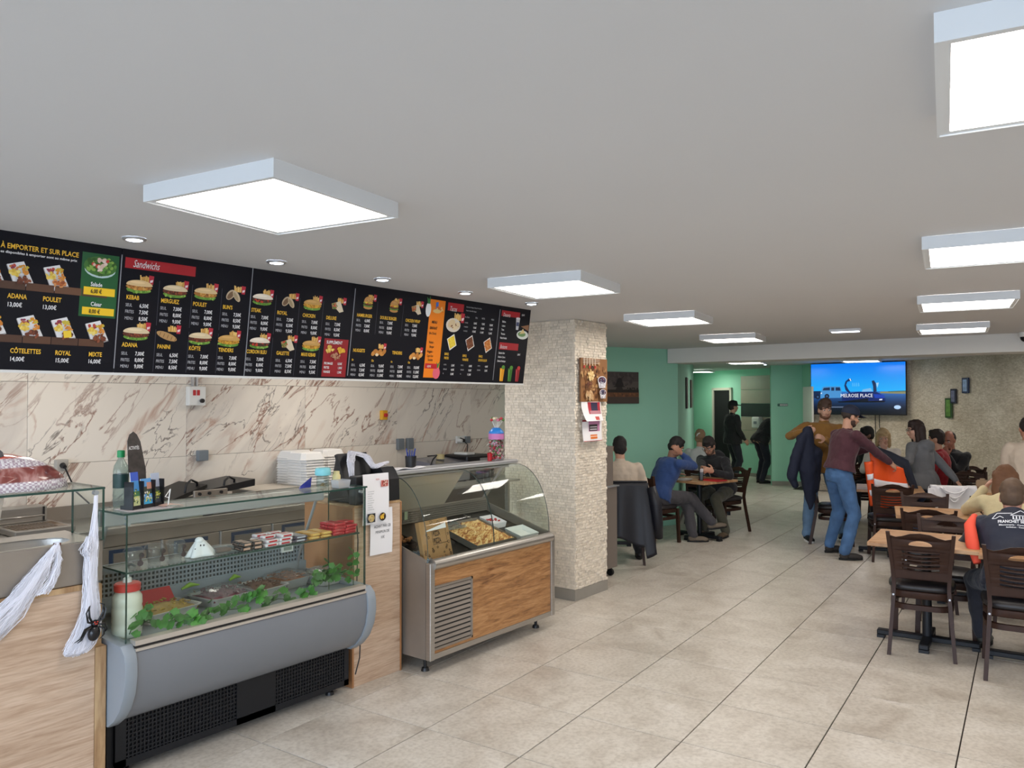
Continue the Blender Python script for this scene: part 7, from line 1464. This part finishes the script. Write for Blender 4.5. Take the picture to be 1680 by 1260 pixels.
    if glasses:
        m = MB()
        for sgn in (1, -1): m.tube([H(.104, (.033+.024*math.cos(q))*sgn, .004+.018*math.sin(q)) for q in [6.283*j/14 for j in range(15)]], .0022*k, 5); m.tube([H(.104, .057*sgn, .008), H(.02, .082*sgn, .008), H(-.02, .083*sgn, -.004)], .0022*k, 5)
        m.tube([H(.104, -.009, .006), H(.107, 0, .008), H(.104, .009, .006)], .0022*k, 5); build('glasses', m, mat('glasses_black', (20, 20, 22), .3), root, True, kind='stuff')
    root['_'] = 0; del root['_']
    return dict(root=root, H=H, SH=SH, EL=EL, WR=WR, NB=NB, t=t, f=f2, ax=ax2, P=P, KN=KN, AN=AN)
def loc(c, az, w):
    """world point -> local point of a person standing at c and facing az"""
    d = V((w[0]-c[0], w[1]-c[1])); a = rad(az); return (d.x*math.cos(a)+d.y*math.sin(a), -d.x*math.sin(a)+d.y*math.cos(a), w[2])
# man in beige, back to us, on the chair with the dark jacket
person('person in a beige jumper seated with his back to us beside the pillar', (7.54, 4.37), 37, 'sit', lean=15, top=('jumper', clothmat('beige', (196, 180, 162))), pants=('trousers', clothmat('black', (26, 26, 30))), shoes=mat('shoe_black', (20, 20, 22), .5), hairc=(30, 26, 26), feet={'R': (.05, -.20, .09), 'L': (.40, .14, .085)}, seed=2)
# man in blue, head on hand, legs crossed
c, a = (8.70, 4.54), -30
person('person in a blue sweater leaning head on hand at the table by the mint wall', c, a, 'sit', lean=26, top=('sweater', clothmat('blue', (38, 66, 118))), pants=('trousers', clothmat('charcoal', (66, 64, 68))), shoes=mat('shoe_taupe', (112, 100, 86), .8), hairc=(22, 18, 18), head=(-8, 26), skin=(168, 120, 96),
       hands={'R': (.27, -.125, 1.10), 'L': loc(c, a, (9.10, 4.52, .80))}, elbow={'R': (.5, -.15, -1)}, palm={'R': (0, .9, .2), 'L': (0, 0, -1)}, curl={'R': .5}, feet={'L': loc(c, a, (9.02, 4.22, .085)), 'R': loc(c, a, (9.22, 4.06, .23)), 'Ryaw': -10, 'Lyaw': -20, 'Rpitch': .1}, knees={'R': (.8, .35, .8), 'L': (1, -.1, .3)}, seed=3)
# man in black hoodie facing left, looking down at his phone
c, a = (9.96, 4.22), 168
hd = person('person in a black zipped hoodie seated across from the blue sweater, looking down', c, a, 'sit', lean=30, top=('hoodie', clothmat('blackhood', (24, 24, 28))), pants=('trousers', clothmat('olive', (74, 72, 58))), shoes=mat('shoe_brown', (96, 80, 62), .7), hairc=(44, 38, 36), beard=(96, 72, 60), head=(12, 30), glasses=True, skin=(190, 142, 116), hood=True,
            hands={'R': loc(c, a, (9.26, 4.20, .86)), 'L': loc(c, a, (9.31, 4.07, .86))}, palm={'R': (0, 1, .3), 'L': (0, -1, .3)}, curl={'R': .8, 'L': .8}, feet={'L': loc(c, a, (9.58, 4.03, .085)), 'R': loc(c, a, (9.55, 4.30, .085))}, seed=4)
H = hd['root']; N0 = hd['NB']; fz = hd['f']
m = MB(); b0 = N0+fz*.118-hd['t']*.07; m.tube([b0, b0+fz*.034-hd['t']*.08, b0+fz*.036-hd['t']*.24], .005, 5); m.tube([b0+hd['ax']*.09-hd['t']*.02, b0, b0-hd['ax']*.09-hd['t']*.02], .004, 5); build('zip', m, M_alu, H, True)
# woman in white by the passage wall
person('person with pinned-up fair hair in a white jacket seated by the mint wall', (10.60, 4.83), 28, 'sit', lean=12, top=('jacket', clothmat('white', (206, 208, 206))), pants=('trousers', clothmat('black2', (30, 30, 34))), shoes=mat('shoe_black'), hair='bun', hairc=(150, 122, 92), head=(-14, 8), fem=True, s=.97, seed=5)
# capped man in the far doorway, bent man at the basin
person('person in black with a black cap standing by the far doorway', (15.76, 6.46), -40, 'stand', top=('jacket', clothmat('black3', (20, 21, 25))), pants=('trousers', clothmat('navyblack', (26, 29, 40))), shoes=mat('shoe_black'), cap=mat('cap_black', (18, 18, 20), .8), hairc=(40, 30, 26), s=1.02, hands={'R': (.16, -.24, .93), 'L': (.1, .26, .86)}, voxel=.011, stout=1.22, seed=6)
person('person in dark clothes bending forward in the far tiled alcove', (16.28, 6.06), -34, 'stand', lean=38, top=('jacket', clothmat('black4', (22, 23, 27))), pants=('trousers', clothmat('navy2', (26, 30, 44))), shoes=mat('shoe_black'), hairc=(22, 20, 20), head=(0, 40), s=1.0, hands={'R': (.52, -.2, .85), 'L': (.52, .15, .85)}, voxel=.011, stout=1.12, seed=7)
# man in mustard holding a navy jacket
c, a = (10.12, 2.99), 204
person('person in a mustard sweater and light jeans holding up a navy jacket', c, a, 'stand', side=4, top=('sweater', clothmat('mustard', (138, 98, 42))), pants=('jeans', denim('light', (104, 134, 164))), shoes=mat('shoe_black'), sole=M_whitep, hair='quiff', hairc=(74, 54, 42), beard=(110, 74, 54), head=(10, 4), skin=(204, 158, 134), s=1.03,
       hands={'R': loc(c, a, (9.70, 3.06, 1.375)), 'L': loc(c, a, (9.80, 2.85, 1.28))}, elbow={'R': (-.2, -1, -.5)}, palm={'R': (.2, .8, 0)}, curl={'R': .9, 'L': .8}, feet={'R': loc(c, a, (9.98, 3.13, .088)), 'L': loc(c, a, (10.33, 2.80, .10)), 'Ryaw': 12, 'Lyaw': -10}, knees={'R': (1, -.1, 0)}, voxel=.0075, seed=8)
nj = thing('navy_jacket', 'dark navy jacket held up by the person in the mustard sweater', 'jacket', (9.70, 2.98, .62))
def ip(px, py, d=0): x = (px-1330)*.00735; return (9.60+.617*x+d*.787, 3.02-.787*x+d*.617, 1.7594-(py-656)*.00735)
m = MB()
for (p0, r0, p1, r1, d) in (((1334, 706), .06, (1334, 770), .115, .0), ((1334, 770), .115, (1338, 818), .06, 0), ((1324, 720), .06, (1345, 745), .10, .02), ((1345, 745), .10, (1343, 800), .08, .02), ((1326, 716), .055, (1312, 752), .065, -.02), ((1312, 752), .065, (1307, 782), .062, -.02), ((1307, 782), .055, (1312, 794), .04, -.02), ((1338, 818), .06, (1337, 834), .025, 0)): m.caps(ip(*p0, d), r0, ip(*p1, d), r1)
blob('body', m, mat('navy_fleece', (24, 30, 50), .85, bump=.3), nj, .012, 3, .014, 8, 3, local=False)
# man in maroon seen from behind, passing the orange jacket
c, a = (9.17, 2.52), -42
person('person in a maroon sweater, jeans and navy cap seen from behind', c, a, 'stand', lean=13, hem=.03, top=('sweater', clothmat('maroon', (74, 36, 46))), pants=('jeans', denim('blue', (70, 104, 146))), shoes=mat('shoe_dark', (52, 48, 46), .7), cap=mat('cap_navy', (26, 34, 56), .8), hair='buzz', hairc=(54, 42, 36), beard=(70, 50, 42), glasses=True, head=(-6, 14), skin=(196, 148, 122), s=1.0,
       hands={'L': loc(c, a, (9.46, 2.28, 1.20)), 'R': loc(c, a, (9.50, 2.03, 1.03))}, elbow={'R': (-.1, -.9, -.6), 'L': (.2, .6, -.8)}, palm={'R': (0, .7, -.5), 'L': (0, -.5, -.6)}, curl={'R': .8, 'L': .8}, feet={'R': loc(c, a, (9.02, 2.42, .088)), 'L': loc(c, a, (9.36, 2.68, .088)), 'Ryaw': -8, 'Lyaw': 10}, voxel=.0075, stout=1.06, seed=9)
# the orange high visibility jacket held between them
oj = thing('orange_jacket', 'orange high visibility jacket with white stripes held by the maroon sweater', 'jacket', (9.5, 2.08, .55))
TLp, TRp, BRp, BLp = V((9.377, 2.245, 1.171)), V((9.609, 1.956, .993)), V((9.695, 1.859, .601)), V((9.421, 2.211, .513))
nrm = V((-.787, -.617, 0))
def of(u, v): p = TLp.lerp(TRp, u).lerp(BLp.lerp(BRp, u), v); return p+nrm*(.022*math.sin(8*u+2*v)+.012*math.sin(5*v+3*u))+V((0, 0, -.02*math.sin(u*3.14)*(1-v)))
M_or = mat('hivis_orange', (236, 84, 22), .6, bump=.2, bscale=20); M_ref = mat('reflective_white', (232, 232, 236), .4); M_nav = mat('navy_cloth', (30, 34, 48), .8, bump=.25, bscale=20)
m = MB(); m.grid(of, 20, 20, .008); ob = build('front_panel', m, M_or, oj, smooth=180)
def band(u0, u1, v0, v1, fn, name, par): m = MB(); m.grid(lambda u, v: fn(u0+(u1-u0)*u, v0+(v1-v0)*v)+nrm*.014, 14, 3, .004); build(name, m, M_ref, par, smooth=180)
band(.02, .98, .44, .58, of, 'reflective_strip', ob)
c1p = [V(p) for p in ((9.435, 2.252, 1.182), (9.555, 2.101, 1.099), (9.663, 1.967, .995), (9.731, 1.889, .767), (9.751, 1.87, .595))]; c2p = [V(p) for p in ((9.517, 2.226, 1.241), (9.638, 2.074, 1.171), (9.76, 1.922, 1.074), (9.833, 1.839, .762), (9.845, 1.831, .588))]
def pl_(P, u): x = u*(len(P)-1); i = min(int(x), len(P)-2); return P[i].lerp(P[i+1], x-i)
m = MB(); m.grid(lambda u, v: pl_(c1p, u).lerp(pl_(c2p, u), v)+V((.02, .016, 0))*math.sin(v*3.14), 24, 8, .012); build('navy_lining', m, M_nav, oj, smooth=180)
sl = [V(p) for p in ((9.292, 2.277, 1.066), (9.346, 2.207, 1.079), (9.341, 2.23, .575), (9.367, 2.197, .588))]
def sf_(u, v): return sl[0].lerp(sl[1], u).lerp(sl[2].lerp(sl[3], u), v)+nrm*(.03*math.sin(u*3.14))
m = MB(); m.grid(sf_, 8, 14, .02); sv_ = build('sleeve', m, M_or, oj, smooth=180); band(.02, .98, .28, .41, sf_, 'reflective_strip', sv_); band(.02, .98, .64, .77, sf_, 'reflective_strip', sv_)
# woman in grey, her back to us, taking the jacket
c, a = (10.70, 1.93), 72
gw = person('person with long dark hair in a grey hooded jacket seen from behind', c, a, 'stand', hip=(0, 0, .745), lean=10, side=-4, top=('jacket', clothmat('grey', (112, 114, 118))), pants=('jeans', denim('dark', (40, 56, 86))), shoes=mat('shoe_black'), hair='long', hairc=(48, 34, 30), head=(46, 2), glasses=True, skin=(206, 160, 136), fem=True, s=.98, stout=1.08, hood=True,
       hands={'L': loc(c, a, (10.35, 2.28, 1.06)), 'R': loc(c, a, (10.86, 1.60, .76))}, elbow={'R': (-.2, -1, 0), 'L': (-.2, .8, -.6)}, palm={'R': (0, 0, -1)}, feet={'L': (.02, .10, .085), 'R': (-.02, -.10, .085)}, voxel=.0085, seed=10)
# people at the table under the television
person('person in a black flat cap seated left of the blonde woman', (12.40, 2.95), 150, 'sit', lean=4, top=('coat', clothmat('black5', (22, 22, 26))), pants=('trousers', clothmat('black2')), shoes=mat('shoe_black'), cap=mat('cap_black'), hairc=(20, 18, 18), skin=(120, 84, 66), beard=(26, 22, 20), head=(-20, 6), seed=11)
person('person with blonde hair in a white hooded top, hand at her mouth', (12.05, 2.70), 195, 'sit', lean=10, top=('hooded_top', clothmat('white2', (220, 216, 212))), pants=('trousers', clothmat('black2')), shoes=mat('shoe_black'), hair='bob', hairc=(186, 160, 120), skin=(206, 160, 140), fem=True, head=(0, 12), hands={'L': (.30, .02, 1.06), 'R': (.34, -.12, .82)}, palm={'L': (-1, 0, 0)}, curl={'L': .8}, seed=12, hood=True)
person('person in a red top seated behind the grey jacket, mostly hidden', (11.58, 1.88), 95, 'sit', lean=4, top=('red_top', clothmat('red', (150, 24, 36))), pants=('trousers', clothmat('black2')), shoes=mat('shoe_black'), hair='short', hairc=(40, 28, 24), fem=True, seed=13)
person('person in a black jacket with hand at his chin by the stone wall', (12.02, 1.80), 168, 'sit', lean=14, top=('jacket', clothmat('black6', (24, 24, 28))), pants=('trousers', clothmat('black2')), shoes=mat('shoe_black'), hair='receding', hairc=(40, 32, 30), skin=(170, 112, 90), head=(-4, 16), hands={'L': (.30, .04, 1.02), 'R': (.34, -.1, .84)}, palm={'L': (-1, 0, 0)}, curl={'L': .8}, stout=1.12, seed=14)
# man in beige at the right edge, leaning over a table
person('person in a beige knitted jumper leaning forward at the right edge by the stone wall', (10.13, .77), 20, 'stand', lean=15, top=('jumper', clothmat('beige2', (200, 184, 166))), pants=('trousers', clothmat('dark7', (40, 40, 46))), shoes=mat('shoe_black'), hair='buzz', hairc=(44, 34, 32), skin=(190, 136, 112), hip=(0, 0, .80), hands={'L': (.36, .20, .80), 'R': (.45, -.2, .80)}, elbow={'L': (-.7, .3, -.2)}, stout=1.15, seed=15)
# woman in cream, elbow on the table
c, a = (7.40, .69), 14
person('person with reddish brown hair in a cream sweater leaning on the second table', c, a, 'sit', lean=43, top=('sweater', clothmat('cream', (208, 192, 150))), pants=('trousers', clothmat('dark7')), shoes=mat('shoe_black'), hair='bob', hairc=(104, 68, 42), skin=(206, 160, 138), fem=True, head=(-6, 8), s=.98, hands={'L': loc(c, a, (7.97, .96, .98)), 'R': loc(c, a, (7.95, .50, .80))}, elbow={'L': (.1, .8, -.9)}, palm={'L': (0, -1, .2)}, curl={'L': .5}, stout=1.1, seed=16)
# man in the navy vest
c, a = (6.05, .545), 10
vm = person('person in a navy work vest with orange sides seated at the nearest table', c, a, 'sit', lean=42, top=('undershirt', clothmat('navyshirt', (36, 40, 54))), pants=('work_trousers', clothmat('workdark', (44, 46, 56))), shoes=mat('shoe_work', (64, 66, 62), .6), sock=mat('red_sock', (190, 34, 44), .8), hair='quiff', hairc=(88, 68, 52), skin=(206, 150, 130), head=(-6, 14), s=.97, hands={'L': (.56, .12, .79), 'R': (.56, -.18, .79)}, elbow={'L': (-.2, .7, -.6)}, feet={'L': loc(c, a, (6.47, .80, .088)), 'R': (.42, -.16, .088), 'Lyaw': -12}, knees={'L': (1, .45, .4)}, stout=1.12, voxel=.0075, seed=17)
vr = vm['root']; t_, f_, a_ = vm['t'], vm['f'], vm['ax']; NBv = vm['NB']; Pv = vm['P']
VF = Matrix(((a_.x*-1, t_.x, -f_.x, 0), (a_.y*-1, t_.y, -f_.y, 0), (a_.z*-1, t_.z, -f_.z, 0), (0, 0, 0, 1)))   # x right seen from behind, y up the back, z out of the back
# vest: a shell over the torso with collar; orange side panels; printed emblem on the back
m = MB(); rings = []
for q_, b, c_ in ((.02, .200, .150), (.12, .188, .142), (.24, .200, .150), (.34, .218, .158), (.42, .215, .150), (.475, .165, .115), (.505, .095, .085)):
    ctr = Pv+t_*q_; rings.append([tuple(ctr+a_*(b*math.cos(w))+f_*(c_*math.sin(w))) for w in [6.283*i/28 for i in range(28)]])
m.loft(rings)
for sg_ in (1, -1): m.caps(NBv-t_*.075, .075, vm['SH'][sg_]-t_*.02, .070)
vest = blob('vest', m, mat('navy_vest', (30, 36, 54), .7, bump=.25, bscale=22), vr, .009, 2, .006, 9, 4)
m = MB(); m.loft([[tuple(NBv+t_*h+a_*(r*math.cos(w))+f_*(r*.95*math.sin(w)-.005)) for w in [6.283*i/22 for i in range(22)]] for h, r in ((-.03, .085), (.05, .074), (.052, .066), (-.02, .074))], caps=False); build('collar', m, mat('navy_vest'), vr, True, smooth=60)
for sg_ in (1, -1):
    m = MB(); sh = vm['SH'][sg_]; e = vm['EL'][sg_]; d_ = (e-sh).normalized()
    m.tube([sh+a_*(sg_*.045)+t_*.045-f_*.03, sh+a_*(sg_*.078)-t_*.05-f_*.045, sh+a_*(sg_*.070)-t_*.20-f_*.05, sh+a_*(sg_*.045)-t_*.34-f_*.03], [.018, .036, .042, .024], 12, flat=.9); build('orange_side_panel', m, mat('coral_orange', (236, 84, 60), .7), vr, True, smooth=180)
ZB = .185
def vb(x, y): p = Pv+t_*(.285+y)-a_*x; return p-f_*(.172-1.2*x*x)
lg = MB(); LW = lin((226, 228, 234))
def stroke(pts, w=.0022):
    for p, q in zip(pts, pts[1:]):
        d = V((q[0]-p[0], q[1]-p[1])); n = V((-d.y, d.x)).normalized()*w
        lg.add([tuple(vb(*c)) for c in ((p[0]-n.x, p[1]-n.y), (q[0]-n.x, q[1]-n.y), (q[0]+n.x, q[1]+n.y), (p[0]+n.x, p[1]+n.y))], [(0, 1, 2, 3)], 0, LW)
stroke([(-.135, .088), (-.105, .128), (-.02, .128)]); stroke([(-.135, .088), (-.115, .088), (-.09, .105), (-.07, .090)]); stroke([(-.03, .112), (.03, .152), (.09, .112), (.075, .112)]); stroke([(-.03, .112), (.05, .112)])
for k in range(6): stroke([(-.015+.018*k, .084), (-.015+.018*k, .106)], .0035)
stroke([(-.02, .082), (.09, .082)])
def vtext(s_, x, y, h, fit):
    vs, fs = glyphs(s_, .03); w_ = max(v[0] for v in vs)-min(v[0] for v in vs)
    lg.add([tuple(vb(x+v[0]/w_*fit, y+v[1]*h/.72)) for v in vs], fs, 0, LW)
vtext('FRANCHET SERVICES', -.105, .052, .022, .225); vtext('Maçonnerie · Couverture', -.10, .030, .011, .19); vtext('Isolation · Combles', -.06, .012, .010, .13)
build('back_emblem', lg, M_print, vest, True, kind='stuff')
# table things by the mint wall
g1 = thing('menu_glass', 'clear glass with pale napkins on the table by the mint wall', 'glass', (9.14, 4.16, .7502)); m = MB(); m.lathe([(.028, 0), (.034, .11), (.032, .11), (.026, .006)], n=18, caps=False); build('glass', m, gmat('tumbler_glass', (214, 220, 224), .02, 1.5), g1, True, smooth=50); m = MB(); [m.add([(.0, -.012+.008*k, .01), (.02, -.012+.008*k, .01), (.03+.012*k, -.02+.012*k, .15), (-.02+.008*k, -.02+.012*k, .145)], [(0, 1, 2, 3)]) for k in range(4)]; build('napkins', m, M_paper, g1, True, kind='stuff')
m = MB(); m.T = Matrix.Translation((9.26, 4.06, .7502)) @ Matrix.Rotation(rad(-14), 4, 'Z'); m.rbox(-.10, .10, -.15, .15, 0, .012, .003, 1); build('red_folder', m, M_red, label='flat red folder on the table by the mint wall', cat='folder')
pl2 = MB(); pl2.lathe([(.0, .002), (.075, .004), (.105, .018), (.108, .018), (.08, .0), (.0, .0)], (9.08, 4.36, .7505), 26, caps=False); build('white_plate', pl2, M_whitep, smooth=60, label='white plate on the table near the blue elbow', cat='plate')
m = MB(); m.lathe([(.03, 0), (.03, .10), (.012, .13), (.012, .15)], (9.20, 4.52, .7505), 16); build('brown_bottle', m, mat('brown_glass', (70, 44, 30), .15), smooth=50, label='small brown bottle on the table by the mint wall', cat='bottle')
m = MB(); m.T = Matrix.Translation((11.15, 4.86, .7502)); m.loft([[(-.06, 0, 0), (.06, 0, 0), (.06, .004, 0), (-.06, .004, 0)], [(-.06, .04, .22), (.06, .04, .22), (.06, .044, .22), (-.06, .044, .22)]]); build('menu_card', m, M_paper, label='white folded card on the table beside the woman in white', cat='card')
